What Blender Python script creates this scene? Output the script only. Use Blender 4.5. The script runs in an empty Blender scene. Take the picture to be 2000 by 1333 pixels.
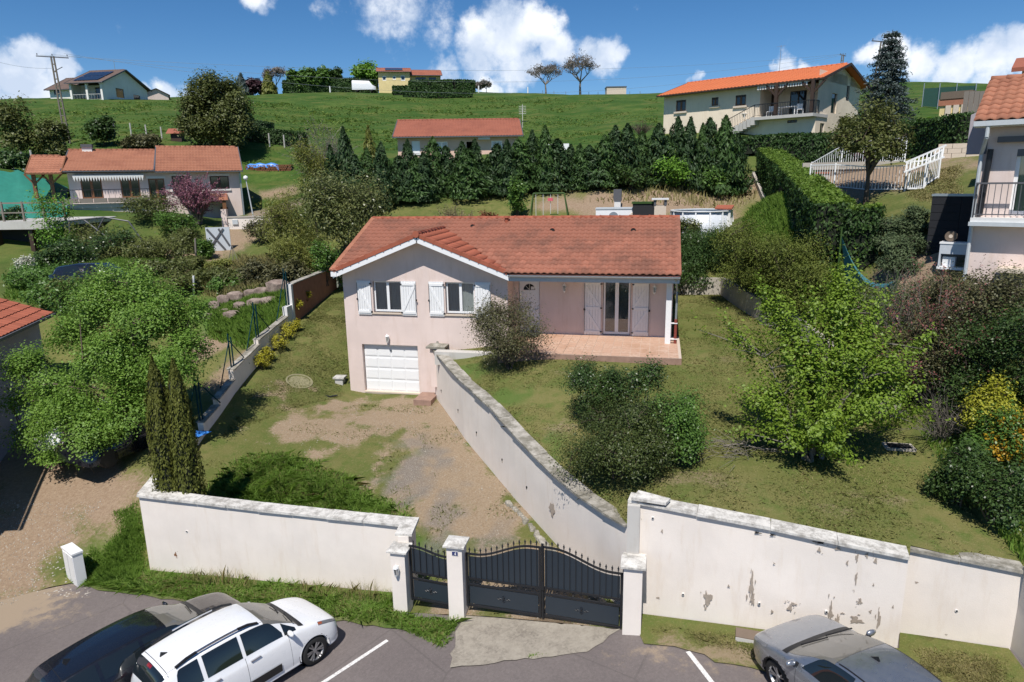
import bpy, math, random
import numpy as np
from mathutils import Vector, Matrix
from mathutils.geometry import delaunay_2d_cdt
scn = bpy.context.scene
COL = scn.collection
R_ = math.radians
# ------------------------------------------------------------------ camera
HC, YAW, PITCH, ROLL, FPX = 8.6, R_(12.15), R_(13.3), R_(0.95), 1333.33
_f = np.array([-math.sin(YAW)*math.cos(PITCH), math.cos(YAW)*math.cos(PITCH), -math.sin(PITCH)])
_r = np.array([math.cos(YAW), math.sin(YAW), 0.])
_u = np.cross(_r, _f)
_c, _s = math.cos(ROLL), math.sin(ROLL)
CR, CU, CF = _c*_r-_s*_u, _s*_r+_c*_u, _f
CP = np.array([0., 0., HC])
cam = bpy.data.cameras.new('camera'); cam.lens = 24; cam.sensor_width = 36
cam.clip_start = 0.1; cam.clip_end = 6000
co = bpy.data.objects.new('camera', cam); COL.objects.link(co)
M = Matrix(((CR[0], CU[0], -CF[0], 0), (CR[1], CU[1], -CF[1], 0), (CR[2], CU[2], -CF[2], HC), (0, 0, 0, 1)))
co.matrix_world = M
scn.camera = co
# ------------------------------------------------------------------ light
SUN_EL, SUN_DIR = R_(58), np.array([0.04, 0.999])      # horizontal direction the light travels
sd = Vector((SUN_DIR[0]*math.cos(SUN_EL), SUN_DIR[1]*math.cos(SUN_EL), -math.sin(SUN_EL)))
sl = bpy.data.lights.new('sun', 'SUN'); sl.energy = 4.8; sl.angle = R_(0.53); sl.color = (1.0, 0.955, 0.89)
so = bpy.data.objects.new('sun', sl); COL.objects.link(so)
so.rotation_euler = sd.to_track_quat('-Z', 'Y').to_euler(); so.location = (20, -40, 60)
scn.view_settings.view_transform = 'Standard'; scn.view_settings.look = 'None'
scn.view_settings.exposure = 0.15; scn.view_settings.gamma = 1; scn.view_settings.use_curve_mapping = False
ORD = 'first second third fourth fifth sixth seventh eighth ninth tenth eleventh twelfth thirteenth fourteenth fifteenth sixteenth seventeenth eighteenth nineteenth twentieth'.split(); ORD += ['twenty-'+o for o in ORD[:9]]+['thirtieth']+['thirty-'+o for o in ORD[:9]]
def ray(u, v): return CF+CR*(u-1000)/FPX-CU*(v-666.5)/FPX
def P(u, v, d):
    r = ray(u, v); return CP+r*(d/math.hypot(r[0], r[1]))
def Yp(u, v, y):
    r = ray(u, v); return CP+r*(y/r[1])
def proj(p):
    q = np.asarray(p, float)-CP; a = q@CF; return 1000+FPX*(q@CR)/a, 666.5-FPX*(q@CU)/a
def px(n, p):      # metres spanned by n photo pixels at point p
    return n*float((np.asarray(p)-CP)@CF)/FPX
# world: physical sky with cumulus
wd = bpy.data.worlds.new('World'); scn.world = wd; wd.use_nodes = True
nt = wd.node_tree; N = nt.nodes; L = nt.links; N.clear()
def nd(t, **k):
    n = N.new(t)
    for a, b in k.items(): setattr(n, a, b)
    return n
out = nd('ShaderNodeOutputWorld'); bg = nd('ShaderNodeBackground'); bg.inputs[1].default_value = 0.105
sky = nd('ShaderNodeTexSky', sky_type='NISHITA', sun_disc=False)
sky.sun_elevation = SUN_EL; sky.sun_rotation = math.atan2(-SUN_DIR[0], -SUN_DIR[1])
sky.altitude = 2500; sky.air_density = 1.0; sky.dust_density = 0.15; sky.ozone_density = 3.5
tc = nd('ShaderNodeTexCoord')
def mth(op, a, b=None, c=None, clamp=False):
    n = nd('ShaderNodeMath', operation=op, use_clamp=clamp)
    for i, x in enumerate((a, b, c)):
        if x is None: continue
        if isinstance(x, (int, float)): n.inputs[i].default_value = x
        else: L.new(x, n.inputs[i])
    return n.outputs[0]
def vmth(op, a, b):
    n = nd('ShaderNodeVectorMath', operation=op)
    for i, x in enumerate((a, b)):
        if isinstance(x, tuple): n.inputs[i].default_value = x
        else: L.new(x, n.inputs[i])
    return n
wn = nd('ShaderNodeTexNoise'); wn.inputs['Scale'].default_value = 14; wn.inputs['Detail'].default_value = 5; wn.inputs['Roughness'].default_value = .6
L.new(tc.outputs['Generated'], wn.inputs['Vector'])
dis = vmth('SUBTRACT', wn.outputs['Color'], (.5, .5, .5)).outputs[0]
sc_ = vmth('MULTIPLY', dis, (.055, .055, .055)).outputs[0]
dv = vmth('NORMALIZE', vmth('ADD', tc.outputs['Generated'], sc_).outputs[0], (0, 0, 0)).outputs[0]
# cumulus puffs: direction through the photograph, radius (photo px), weight
PUFF = [(60,110,55,1),(25,150,75,1),(110,140,48,1),(90,190,80,1),(20,210,80,.9),(160,185,40,.8),(200,180,26,.6),
 (990,70,85,1),(1050,50,62,1),(930,75,60,.9),(1080,95,50,.9),(940,120,62,.85),(1020,128,62,.8),(1175,105,52,.8),(1205,108,30,.7),(1140,100,40,.7),(870,145,55,.55),(960,165,42,.7),(1010,165,34,.6),(850,60,62,.42),(770,15,95,.55),(720,5,50,.4),(860,20,44,.36),(640,10,50,.3),
 (505,0,34,.75),(530,2,22,.5),(1525,132,30,.8),(1555,140,30,.8),(1500,128,14,.6),(1590,146,26,.6),(1365,152,16,.75),(1350,158,12,.5),
 (1690,110,38,.85),(1740,120,60,.8),(1800,125,64,.85),(1870,125,64,.9),(1940,112,66,1),(1990,95,54,1),(1850,150,52,.75),(1930,160,55,.75),(2080,90,90,1),(330,175,34,.8),(370,182,34,.75),(290,186,22,.55),(410,172,22,.6),(440,180,20,.5),
 (1250,5,30,.24),(1200,20,35,.22),(1470,160,16,.3),(-80,150,120,1),(-200,120,120,1)]
acc = None
for (u, v, r, w) in PUFF:
    q = ray(u, v); q = q/np.linalg.norm(q)
    dd = vmth('DISTANCE', dv, tuple(float(x) for x in q)).outputs['Value']
    a = r/FPX*math.cos(math.atan(math.hypot(u-1000, v-666)/FPX))**1.4
    mr = nd('ShaderNodeMapRange', interpolation_type='SMOOTHSTEP')
    L.new(dd, mr.inputs[0]); mr.inputs[1].default_value = a*1.25; mr.inputs[2].default_value = a*.2
    mr.inputs[3].default_value = 0; mr.inputs[4].default_value = w
    acc = mr.outputs[0] if acc is None else mth('MAXIMUM', acc, mr.outputs[0])
# fair-weather cumulus over the rest of the sky
vs = vmth('MULTIPLY', tc.outputs['Generated'], (1, 1, 2.2)).outputs[0]
gn = nd('ShaderNodeTexNoise'); gn.inputs['Scale'].default_value = 3.2; gn.inputs['Detail'].default_value = 8; gn.inputs['Roughness'].default_value = .58
L.new(vs, gn.inputs['Vector'])
gm = nd('ShaderNodeMapRange', interpolation_type='SMOOTHSTEP'); L.new(gn.outputs['Fac'], gm.inputs[0])
gm.inputs[1].default_value = .60; gm.inputs[2].default_value = .74
q0 = ray(1000, 60); q0 = q0/np.linalg.norm(q0)
fd = vmth('DISTANCE', tc.outputs['Generated'], tuple(float(x) for x in q0)).outputs['Value']
fm = nd('ShaderNodeMapRange', interpolation_type='SMOOTHSTEP'); L.new(fd, fm.inputs[0]); fm.inputs[1].default_value = .75; fm.inputs[2].default_value = 1.0
gcl = mth('MULTIPLY', gm.outputs[0], fm.outputs[0])
acc = mth('MAXIMUM', acc, gcl)
fn = nd('ShaderNodeTexNoise'); fn.inputs['Scale'].default_value = 30; fn.inputs['Detail'].default_value = 7; fn.inputs['Roughness'].default_value = .62
L.new(tc.outputs['Generated'], fn.inputs['Vector'])
fn2 = nd('ShaderNodeTexNoise'); fn2.inputs['Scale'].default_value = 85; fn2.inputs['Detail'].default_value = 8; fn2.inputs['Roughness'].default_value = .7
L.new(tc.outputs['Generated'], fn2.inputs['Vector'])
den = mth('ADD', mth('ADD', acc, mth('MULTIPLY', mth('SUBTRACT', fn.outputs['Fac'], .55), 1.0)), mth('MULTIPLY', mth('SUBTRACT', fn2.outputs['Fac'], .5), .45))
dm = nd('ShaderNodeMapRange', interpolation_type='SMOOTHSTEP'); L.new(den, dm.inputs[0]); dm.inputs[1].default_value = .14; dm.inputs[2].default_value = .82; dm.inputs[4].default_value = .95
# self shading of the clouds: thick parts greyer low down, bright rims
shn = nd('ShaderNodeTexNoise'); shn.inputs['Scale'].default_value = 17; shn.inputs['Detail'].default_value = 6
L.new(vmth('ADD', tc.outputs['Generated'], (0, 0, .02)).outputs[0], shn.inputs['Vector'])
ss = nd('ShaderNodeMapRange'); L.new(shn.outputs['Fac'], ss.inputs[0]); ss.inputs[1].default_value = .38; ss.inputs[2].default_value = .62
cm = nd('ShaderNodeMix', data_type='RGBA'); L.new(ss.outputs[0], cm.inputs['Factor'])
cm.inputs['A'].default_value = (5.6, 6.5, 8.0, 1); cm.inputs['B'].default_value = (9.4, 9.7, 10.2, 1)
mx = nd('ShaderNodeMix', data_type='RGBA')
L.new(dm.outputs[0], mx.inputs['Factor'])
hs = nd('ShaderNodeHueSaturation'); hs.inputs['Saturation'].default_value = 1.25; hs.inputs['Value'].default_value = .9
L.new(sky.outputs[0], hs.inputs['Color'])
L.new(hs.outputs[0], mx.inputs['A']); L.new(cm.outputs['Result'], mx.inputs['B'])
L.new(mx.outputs['Result'], bg.inputs[0]); L.new(bg.outputs[0], out.inputs[0])

# ------------------------------------------------------------------ helpers
MATS = {}
def lin(r, g, b): return tuple(((c/255)/12.92 if c/255 <= .04045 else ((c/255+.055)/1.055)**2.4) for c in (r, g, b))
class MT:      # tiny node-material builder
    def __init__(s, name):
        s.m = bpy.data.materials.new(name); s.m.use_nodes = True; s.t = s.m.node_tree; s.b = s.t.nodes['Principled BSDF']; s.b.inputs['Roughness'].default_value = .8
        MATS[name] = s.m
    def n(s, t, **k):
        n = s.t.nodes.new(t)
        for a, b in k.items(): setattr(n, a, b)
        return n
    def l(s, a, b): s.t.links.new(a, b)
    def obj(s, scale=None):
        tcn = s.n('ShaderNodeTexCoord')
        return tcn.outputs['Object']
    def geo(s): return s.n('ShaderNodeNewGeometry').outputs['Position']
    def noise(s, scale, detail=6, rough=.6, vec=None, stretch=None):
        n = s.n('ShaderNodeTexNoise'); n.inputs['Scale'].default_value = scale; n.inputs['Detail'].default_value = detail; n.inputs['Roughness'].default_value = rough
        vec = vec or s.geo()
        if stretch:
            mp = s.n('ShaderNodeMapping'); mp.inputs['Scale'].default_value = stretch; s.l(vec, mp.inputs['Vector']); vec = mp.outputs[0]
        s.l(vec, n.inputs['Vector']); return n.outputs['Fac']
    def ramp(s, fac, a, b, lo=0., hi=1.):
        n = s.n('ShaderNodeMapRange', interpolation_type='SMOOTHSTEP'); s.l(fac, n.inputs[0]); n.inputs[1].default_value = a; n.inputs[2].default_value = b
        n.inputs[3].default_value = lo; n.inputs[4].default_value = hi; return n.outputs[0]
    def mix(s, fac, a, b):
        n = s.n('ShaderNodeMix', data_type='RGBA')
        for k, x in (('Factor', fac), ('A', a), ('B', b)):
            if isinstance(x, (int, float)): n.inputs[k].default_value = x
            elif isinstance(x, tuple): n.inputs[k].default_value = x+(1,) if len(x) == 3 else x
            else: s.l(x, n.inputs[k])
        return n.outputs['Result']
    def mul(s, a, b):
        n = s.n('ShaderNodeMath', operation='MULTIPLY')
        for i, x in enumerate((a, b)):
            if isinstance(x, (int, float)): n.inputs[i].default_value = x
            else: s.l(x, n.inputs[i])
        return n.outputs[0]
    def attr(s, name):
        n = s.n('ShaderNodeAttribute'); n.attribute_name = name; return n.outputs['Fac']
    def rnd(s, kind='Random Per Island'):
        if kind == 'obj': return s.n('ShaderNodeObjectInfo').outputs['Random']
        return s.n('ShaderNodeNewGeometry').outputs['Random Per Island']
    def col(s, c):
        if isinstance(c, tuple): s.b.inputs['Base Color'].default_value = c+(1,) if len(c) == 3 else c
        else: s.l(c, s.b.inputs['Base Color'])
        return s
    def bump(s, h, strength=.4, dist=.02):
        n = s.n('ShaderNodeBump'); n.inputs['Strength'].default_value = strength; n.inputs['Distance'].default_value = dist
        s.l(h, n.inputs['Height']); s.l(n.outputs[0], s.b.inputs['Normal']); return s
    def rough(s, r, spec=None, metal=None, coat=None):
        s.b.inputs['Roughness'].default_value = r
        if spec is not None: s.b.inputs['Specular IOR Level'].default_value = spec
        if metal is not None: s.b.inputs['Metallic'].default_value = metal
        if coat is not None: s.b.inputs['Coat Weight'].default_value = coat
        return s
def plain(name, c, rough=.6, spec=None, metal=None, var=.12, scale=9.):
    if name in MATS: return MATS[name]
    t = MT(name); f = t.noise(scale, 5)
    t.col(t.mix(f, tuple(x*(1-var) for x in c), tuple(min(1, x*(1+var)) for x in c))).rough(rough, spec, metal)
    return t.m
def leafmat(name, c1, c2, trans=.3, rough=.5):
    t = MT(name); f = t.rnd()
    big = t.noise(1.3, 3)
    c = t.mix(f, c1, c2); c = t.mix(t.ramp(big, .35, .65), c, t.mix(.5, c, tuple(x*.72 for x in c1)))
    t.col(c).rough(rough, .35)
    tr = t.n('ShaderNodeBsdfTranslucent'); t.l(c, tr.inputs[0])
    mxs = t.n('ShaderNodeMixShader'); mxs.inputs[0].default_value = trans
    t.l(t.b.outputs[0], mxs.inputs[1]); t.l(tr.outputs[0], mxs.inputs[2])
    t.l(mxs.outputs[0], t.t.nodes['Material Output'].inputs[0])
    return t.m
def arr(a): return np.asarray(a, float)
class MB:
    def __init__(s): s.v = []; s.f = []
    def add(s, vs, fs):
        o = len(s.v); s.v += [tuple(float(c) for c in p) for p in vs]; s.f += [tuple(i+o for i in f) for f in fs]; return s
    def box(s, x0, x1, y0, y1, z0, z1):
        return s.add([(x0,y0,z0),(x1,y0,z0),(x1,y1,z0),(x0,y1,z0),(x0,y0,z1),(x1,y0,z1),(x1,y1,z1),(x0,y1,z1)],
                     [(0,3,2,1),(4,5,6,7),(0,1,5,4),(1,2,6,5),(2,3,7,6),(3,0,4,7)])
    def bar(s, a, b, w, h=None, up=(0,0,1)):
        a, b = arr(a), arr(b); h = h or w; d = b-a; d = d/np.linalg.norm(d)
        x = np.cross(d, up)
        if np.linalg.norm(x) < 1e-4: x = np.cross(d, (0,1,0))
        x = x/np.linalg.norm(x); y = np.cross(x, d)
        vs = [p+x*i*w/2+y*j*h/2 for p in (a, b) for i, j in ((-1,-1),(1,-1),(1,1),(-1,1))]
        return s.add(vs, [(0,1,2,3),(7,6,5,4),(0,4,5,1),(1,5,6,2),(2,6,7,3),(3,7,4,0)])
    def cyl(s, a, b, r0, r1=None, n=8, caps=True):
        a, b = arr(a), arr(b); r1 = r0 if r1 is None else r1; d = b-a; d = d/np.linalg.norm(d)
        x = np.cross(d, (0,0,1))
        if np.linalg.norm(x) < 1e-4: x = np.array([1.,0,0])
        x = x/np.linalg.norm(x); y = np.cross(d, x)
        vs = []
        for p, r in ((a, r0), (b, r1)):
            for k in range(n):
                t = 2*math.pi*k/n; vs.append(p+x*r*math.cos(t)+y*r*math.sin(t))
        fs = [(k, (k+1) % n, n+(k+1) % n, n+k) for k in range(n)]
        if caps: fs += [tuple(range(n-1, -1, -1)), tuple(range(n, 2*n))]
        return s.add(vs, fs)
    def path(s, pts, r, n=6):
        for a, b in zip(pts[:-1], pts[1:]): s.cyl(a, b, r, r, n)
        return s
    def quad(s, *p): return s.add(p, [tuple(range(len(p)))])
    def prism(s, poly, axis, a, b):
        # poly 2D extruded along axis from a to b. axis 'x': (y,z) 'y': (x,z) 'z': (x,y)
        n = len(poly)
        def mk(p, t): return {'x': (t,p[0],p[1]), 'y': (p[0],t,p[1]), 'z': (p[0],p[1],t)}[axis]
        vs = [mk(p, a) for p in poly]+[mk(p, b) for p in poly]
        return s.add(vs, [tuple(range(n-1,-1,-1)), tuple(range(n,2*n))]+[(k,(k+1)%n,n+(k+1)%n,n+k) for k in range(n)])
    def lathe(s, prof, c=(0,0,0), n=12, axis='z'):
        vs = []; m = len(prof)
        for k in range(n):
            t = 2*math.pi*k/n
            for r, h in prof:
                p = (r*math.cos(t), r*math.sin(t), h)
                if axis == 'y': p = (p[0], p[2], p[1])
                vs.append((c[0]+p[0], c[1]+p[1], c[2]+p[2]))
        return s.add(vs, [(k*m+i, ((k+1)%n)*m+i, ((k+1)%n)*m+i+1, k*m+i+1) for k in range(n) for i in range(m-1)])
    def mesh(s, name): 
        me = bpy.data.meshes.new(name); me.from_pydata(s.v, [], s.f); me.update(); return me
    def build(s, name, mat, parent=None, smooth=False, loc=None, fix=True):
        me = s.mesh(name)
        if fix:
            import bmesh
            bm = bmesh.new(); bm.from_mesh(me); bmesh.ops.recalc_face_normals(bm, faces=bm.faces); bm.to_mesh(me); bm.free()
        return link(name, me, mat, parent, smooth, loc)
def link(name, me, mat, parent=None, smooth=False, loc=None):
    if mat is not None and not me.materials: me.materials.append(MATS[mat] if isinstance(mat, str) else mat)
    if smooth: me.polygons.foreach_set('use_smooth', [True]*len(me.polygons))
    o = bpy.data.objects.new(name, me); COL.objects.link(o)
    if parent: o.parent = parent
    if loc is not None: o.location = loc
    return o
def tag(o, label=None, cat=None, group=None, kind=None):
    for k, v in (('label', label), ('category', cat), ('group', group), ('kind', kind)):
        if v: o[k] = v
    return o
def thing(name, label, cat, loc=(0,0,0), rz=0, group=None):
    o = bpy.data.objects.new(name, None); COL.objects.link(o); o.empty_display_size = .2
    o.location = tuple(float(c) for c in loc); o.rotation_euler = (0, 0, rz)
    return tag(o, label, cat, group)
def kids(o): return [c for c in COL.objects if c.parent == o]
def dup(o, loc=None, rz=None, label=None, parent=None, scale=None):
    c = o.copy(); COL.objects.link(c)
    if parent: c.parent = parent
    if loc is not None: c.location = tuple(float(x) for x in loc)
    if rz is not None: c.rotation_euler = (0, 0, rz)
    if scale is not None: c.scale = scale if not isinstance(scale, (int, float)) else (scale,)*3
    if label: c['label'] = label
    for k in list(o.children): dup(k, parent=c)
    return c
def struct(o): o['kind'] = 'structure'; return o
def inpoly(x, y, poly):
    x = np.asarray(x, float); y = np.asarray(y, float); r = np.zeros(x.shape, bool); n = len(poly)
    for i in range(n):
        x0, y0 = poly[i]; x1, y1 = poly[(i+1) % n]
        c = ((y0 > y) != (y1 > y)) & (x < (x1-x0)*(y-y0)/((y1-y0) or 1e-12)+x0); r ^= c
    return r
class RBF:
    def __init__(s, pts, lam=.002):
        p = arr(pts); s.c = p[:, :2]; n = len(p)
        d = np.linalg.norm(s.c[:, None]-s.c[None], axis=2)
        K = s.k(d)-np.eye(n)*lam*30; Q = np.c_[np.ones(n), s.c]
        A = np.zeros((n+3, n+3)); A[:n, :n] = K; A[:n, n:] = Q; A[n:, :n] = Q.T
        b = np.r_[p[:, 2], 0, 0, 0]; s.w = np.linalg.solve(A, b)
    def k(s, d): return np.sqrt(d*d+4.)
    def __call__(s, x, y):
        x = np.atleast_1d(arr(x)).ravel(); y = np.atleast_1d(arr(y)).ravel(); o = np.zeros(len(x)); n = len(s.c)
        for i in range(0, len(x), 20000):
            xs, ys = x[i:i+20000], y[i:i+20000]
            d = np.hypot(xs[:, None]-s.c[None, :, 0], ys[:, None]-s.c[None, :, 1])
            o[i:i+20000] = s.k(d)@s.w[:n]+s.w[n]+s.w[n+1]*xs+s.w[n+2]*ys
        return o
RNG = np.random.default_rng(7); random.seed(7)
def vnoise(x, y, sc, seed=0):
    x = arr(x)/sc+seed*17.3; y = arr(y)/sc+seed*5.1
    xi = np.floor(x); yi = np.floor(y); fx = x-xi; fy = y-yi; fx = fx*fx*(3-2*fx); fy = fy*fy*(3-2*fy)
    h = lambda a, b: np.modf(np.abs(np.sin(a*127.1+b*311.7+seed)*43758.5453))[0]
    return (h(xi,yi)*(1-fx)+h(xi+1,yi)*fx)*(1-fy)+(h(xi,yi+1)*(1-fx)+h(xi+1,yi+1)*fx)*fy
def npmesh(name, V, F):
    V = np.ascontiguousarray(V, np.float32); F = np.ascontiguousarray(F, np.int32); k = F.shape[1]
    me = bpy.data.meshes.new(name); me.vertices.add(len(V)); me.vertices.foreach_set('co', V.ravel())
    me.loops.add(F.size); me.loops.foreach_set('vertex_index', F.ravel())
    me.polygons.add(len(F)); me.polygons.foreach_set('loop_start', np.arange(0, F.size, k, dtype=np.int32))
    me.update(calc_edges=True); me.validate(); return me
# ------------------------------------------------------------------ ground
PARA = [(-8.7,25.4),(-6.54,22.05),(-5.02,19.95),(-3.94,18.45),(-3.08,17.35),(-2.47,16.56),(-1.63,15.5),(-1.0,14.75),(-.46,14.15)]
LWALL = [(-14.15,15.2),(-14.9,17.3),(-15.5,20.),(-16.3,24.),(-16.9,29.),(-17.4,34.8)]
DRIVE = [(-14.15,15.2),(-6.0,14.62),(-5.9,13.85),(-.46,13.6)]+PARA[::-1]+[(-8.7,35.),(-17.4,35.)]+LWALL[::-1][:-1]
RWALL = [(3.1,35.),(3.85,31.4),(5.2,26.5),(6.6,20.),(7.15,13.6)]
LAWN = PARA+[(-.46,14.2),(0.,14.25),(5.06,13.5),(5.24,13.98)]+RWALL[::-1]+[(-8.7,35.)]
def zs(x): return -1.22+.075*np.clip(x, -26, 16)
STREET = [(-60,-40),(60,-40),(60,8.0),(7.2,9.0),(7.15,13.6),(5.24,13.98),(5.06,13.5),(0,14.25),(-.46,14.2),(-.46,13.6),(-5.9,13.85),(-6.0,14.62),(-14.15,15.2),(-15.,14.9),(-16.6,14.1),(-17.6,13.4),(-19.5,13.1),(-24,12.6),(-60,12)]
drive_rbf = RBF([(-14,15.6,-2.1),(-10,15.2,-1.9),(-6,14.8,-1.62),(-4.4,13.8,-1.5),(-.5,13.7,-1.22),(-8.6,24.9,-.05),(-8.6,25.7,0),(-12.6,25.7,0),(-6.54,22.1,-.36),(-5,20,-.6),(-3.94,18.5,-.76),(-3,17.4,-.88),(-2,16,-1.05),(-1,14.8,-1.18),(-9,20,-.62),(-12,20,-.45),(-15.3,20,-.1),(-15,17.5,-.75),(-11,23,-.15),(-16.2,24,.9),(-13.5,25.5,.25),(-16.8,29,2.0),(-13,29,1.5),(-17.3,34.5,2.85),(-12.8,34.5,2.8),(-9,35,2.8),(-10,17.5,-1.2),(-7,17.5,-1.15)])
lawn_rbf = RBF([(-8.6,25.3,1.8),(-7.5,24.3,1.8),(-6,23.2,1.95),(-4,22.9,2.2),(-1,23,2.22),(.9,23.3,2.25),(1.2,26,2.38),(4,23,2.2),(3,34.9,2.85),(0,34.9,2.8),(2,30,2.6),(-8.6,34.9,2.8),(-6,22,1.66),(-4.6,20,1.5),(-3.3,18,1.2),(-2.3,16.7,.98),(-1.4,15.6,.9),(-.5,14.5,.98),(0,14.6,1.45),(2.5,14.2,1.35),(5,13.8,1.2),(7,14,1.08),(4.2,18,1.6),(7,18,1.6),(6,24,2.35),(5,28,2.5),(0,18,1.5)])
TC = [(-16.2,14.2,-2.42),(-20,13.4,-2.7),(-30,12.8,-3.1),(-60,12,-3.3),(-14.4,15.6,-2.15),(-15.2,17.4,-.9),(-15.9,20,.1),(-18,17.5,-1.3),(-22,17.5,-1.4),(-30,18,-1.6),(-19,21,-.35),(-25,22,-.2),(-30,22,-.2),
 (-16.7,24,1.25),(-17.4,29,2.5),(-17.9,34.5,3.4),(-21,29,1.6),(-20,25,.8),(-8,35.4,3.65),(3.2,35.3,3.65),(4.2,31.4,3.6),(5.7,26.5,3.4),(6.75,19.9,1.9),(6.95,17,1.45),(7.1,15,1.2),(7.2,13.7,1.05),(7.6,10,.8),(9,14,1.7),(9,18,2.7),(9.2,22,4.6),(8.2,24.5,4.3),(14,20,4.9),(14,12,2.6),(40,10,3.2),(60,9,3.5),(30,24,8),
 (10.5,23.6,5.3),(7.4,27,4.3),(9.2,29.5,6.9),(11,30,7.3),(13,30,7.9)]
for (u, v, d) in [(1370,442,42),(1300,385,47),(1200,400,45),(700,395,48),(900,300,68),(1500,420,45),(1560,520,33),(1470,370,52),(1600,373,38.5),(1690,381,37.5),(1768,372,37),(1832,362,37.5),(1806,508,27.5),(1880,512,26.3),(1750,500,28),(1582,335,44),(1642,333,43),(1703,328,42),(1862,345,38),(1300,262,70),(1620,262,68),(1620,320,56),(1450,262,66),(1200,300,85),(1100,230,125),(1100,187,176),(1000,184,180),(900,181,180),(1200,186,176),(700,181,175),(560,184,170),(450,190,160),(350,196,150),(200,194,140),(80,196,140),(-60,200,140),(250,300,85),(480,290,85),(20,330,75),(650,300,85),(450,430,62),(300,415,60),(420,500,52),(560,480,50),(480,590,38),(540,540,44),(100,537,50),(20,547,50),(-60,547,50),(60,533,55),(130,520,56),(220,520,46),(1800,163,165),(1680,160,165),(1560,180,160),(1400,184,165),(1300,182,172),(390,421,70),(300,418,66.5),(465,424,66.5),(150,410,66.5),(1960,163,165),(2100,170,160),(1850,196,100),(1700,235,75),(1400,240,90),(600,230,125),(300,235,112),(900,232,128)]:
    TC.append(tuple(P(u, v, d)))
for u in range(-500, 2600, 250):      # behind the crest the land falls gently away
    for d, z in ((215, 27), (280, 22), (420, 8), (900, -40), (2200, -110)):
        p = P(u, 300, d); TC.append((p[0], p[1], z if u < 1250 else z-2))
for x, y, z in ((-60,-60,-5),(60,-60,-2),(0,-120,-6),(-200,-100,-20),(200,-100,6),(-200,60,6),(-120,30,4),(120,40,14),(200,80,24),(-400,-400,-30),(400,-400,-20),(-900,0,-30),(900,0,-10)): TC.append((x, y, z))
for u, z in ((130,8.6),(300,8.6),(460,8.3)): q = P(u, 400, 78); TC.append((q[0], q[1], z))
terr_rbf = RBF(TC)
def H(x, y):
    x = np.atleast_1d(arr(x)); y = np.atleast_1d(arr(y))
    o = terr_rbf(x, y)
    m = inpoly(x, y, STREET); o[m] = zs(x[m])
    m = inpoly(x, y, DRIVE)
    if m.any(): o[m] = drive_rbf(x[m], y[m])
    m = inpoly(x, y, LAWN)
    if m.any(): o[m] = lawn_rbf(x[m], y[m])
    return o
def h1(x, y): return float(H([x], [y])[0])
def G(u, v, dmin=8., dmax=260.):
    r = ray(u, v); r = r/math.hypot(r[0], r[1]); d = np.concatenate([np.arange(dmin, 90, .12), np.arange(90, dmax, .6)])
    z = H(r[0]*d, r[1]*d); k = np.nonzero(HC+r[2]*d < z)[0]
    i = k[0] if len(k) else len(d)-1
    return np.array([r[0]*d[i], r[1]*d[i], z[i]])
def A(u, d):      # ground point in the direction of photo column u at distance d
    v = 400
    for _ in range(3):
        r = ray(u, v); r = r/math.hypot(r[0], r[1]); x, y = r[0]*d, r[1]*d; z = h1(x, y); v = proj((x, y, z))[1]
    return np.array([x, y, z])
def densify(poly, s):
    o = []
    for (x0, y0), (x1, y1) in zip(poly, poly[1:]+poly[:1]):
        n = max(1, int(math.hypot(x1-x0, y1-y0)/s))
        o += [(x0+(x1-x0)*i/n, y0+(y1-y0)*i/n) for i in range(n)]
    return o
def patch(name, poly, hf, step, mat, attrs=None, edge=.6, jit=.3):
    b = densify(poly, edge); xs = [p[0] for p in b]; ys = [p[1] for p in b]
    gx, gy = np.meshgrid(np.arange(min(xs), max(xs), step), np.arange(min(ys), max(ys), step))
    gx = gx.ravel()+RNG.uniform(-jit, jit, gx.size)*step; gy = gy.ravel()+RNG.uniform(-jit, jit, gy.size)*step
    m = inpoly(gx, gy, poly); gx, gy = gx[m], gy[m]
    nb = len(b); vs = [Vector(p) for p in b]+[Vector((float(a), float(c))) for a, c in zip(gx, gy)]
    V, E, F, *_ = delaunay_2d_cdt(vs, [(i, (i+1) % nb) for i in range(nb)], [], 0, 1e-4)
    return finish(name, V, F, poly, hf, mat, attrs)
def finish(name, V, F, poly, hf, mat, attrs, inside=True, holes=()):
    X = np.array([v[0] for v in V]); Y = np.array([v[1] for v in V]); F = np.array([f for f in F if len(f) == 3])
    cx = X[F].mean(1); cy = Y[F].mean(1)
    k = np.ones(len(F), bool)
    if poly is not None: k &= inpoly(cx, cy, poly)
    for h in holes: k &= ~inpoly(cx, cy, h)
    F = F[k]; Z = hf(X, Y); me = npmesh(name, np.c_[X, Y, Z], F)
    nz = np.zeros(len(F)*3); me.polygons.foreach_get('normal', nz)
    if nz.reshape(-1, 3)[:, 2].mean() < 0: me.flip_normals()
    for an, fn in (attrs or {}).items():
        a = me.attributes.new(an, 'FLOAT', 'POINT'); a.data.foreach_set('value', np.clip(fn(X, Y), 0, 1).astype(np.float32))
    return struct(link(name, me, mat, None, True))
def blobs(lst, nz=.35, sc=1.2):
    def f(x, y):
        o = np.zeros(len(x)); n = (vnoise(x, y, sc, 3)-.5)*2*nz+(vnoise(x, y, sc*.35, 5)-.5)*nz
        for (bx, by, rx, ry, w) in lst:
            d = np.hypot((x-bx)/rx, (y-by)/ry)+n; o = np.maximum(o, w*np.clip((1.3-d)/.75, 0, 1))
        return o
    return f
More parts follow.
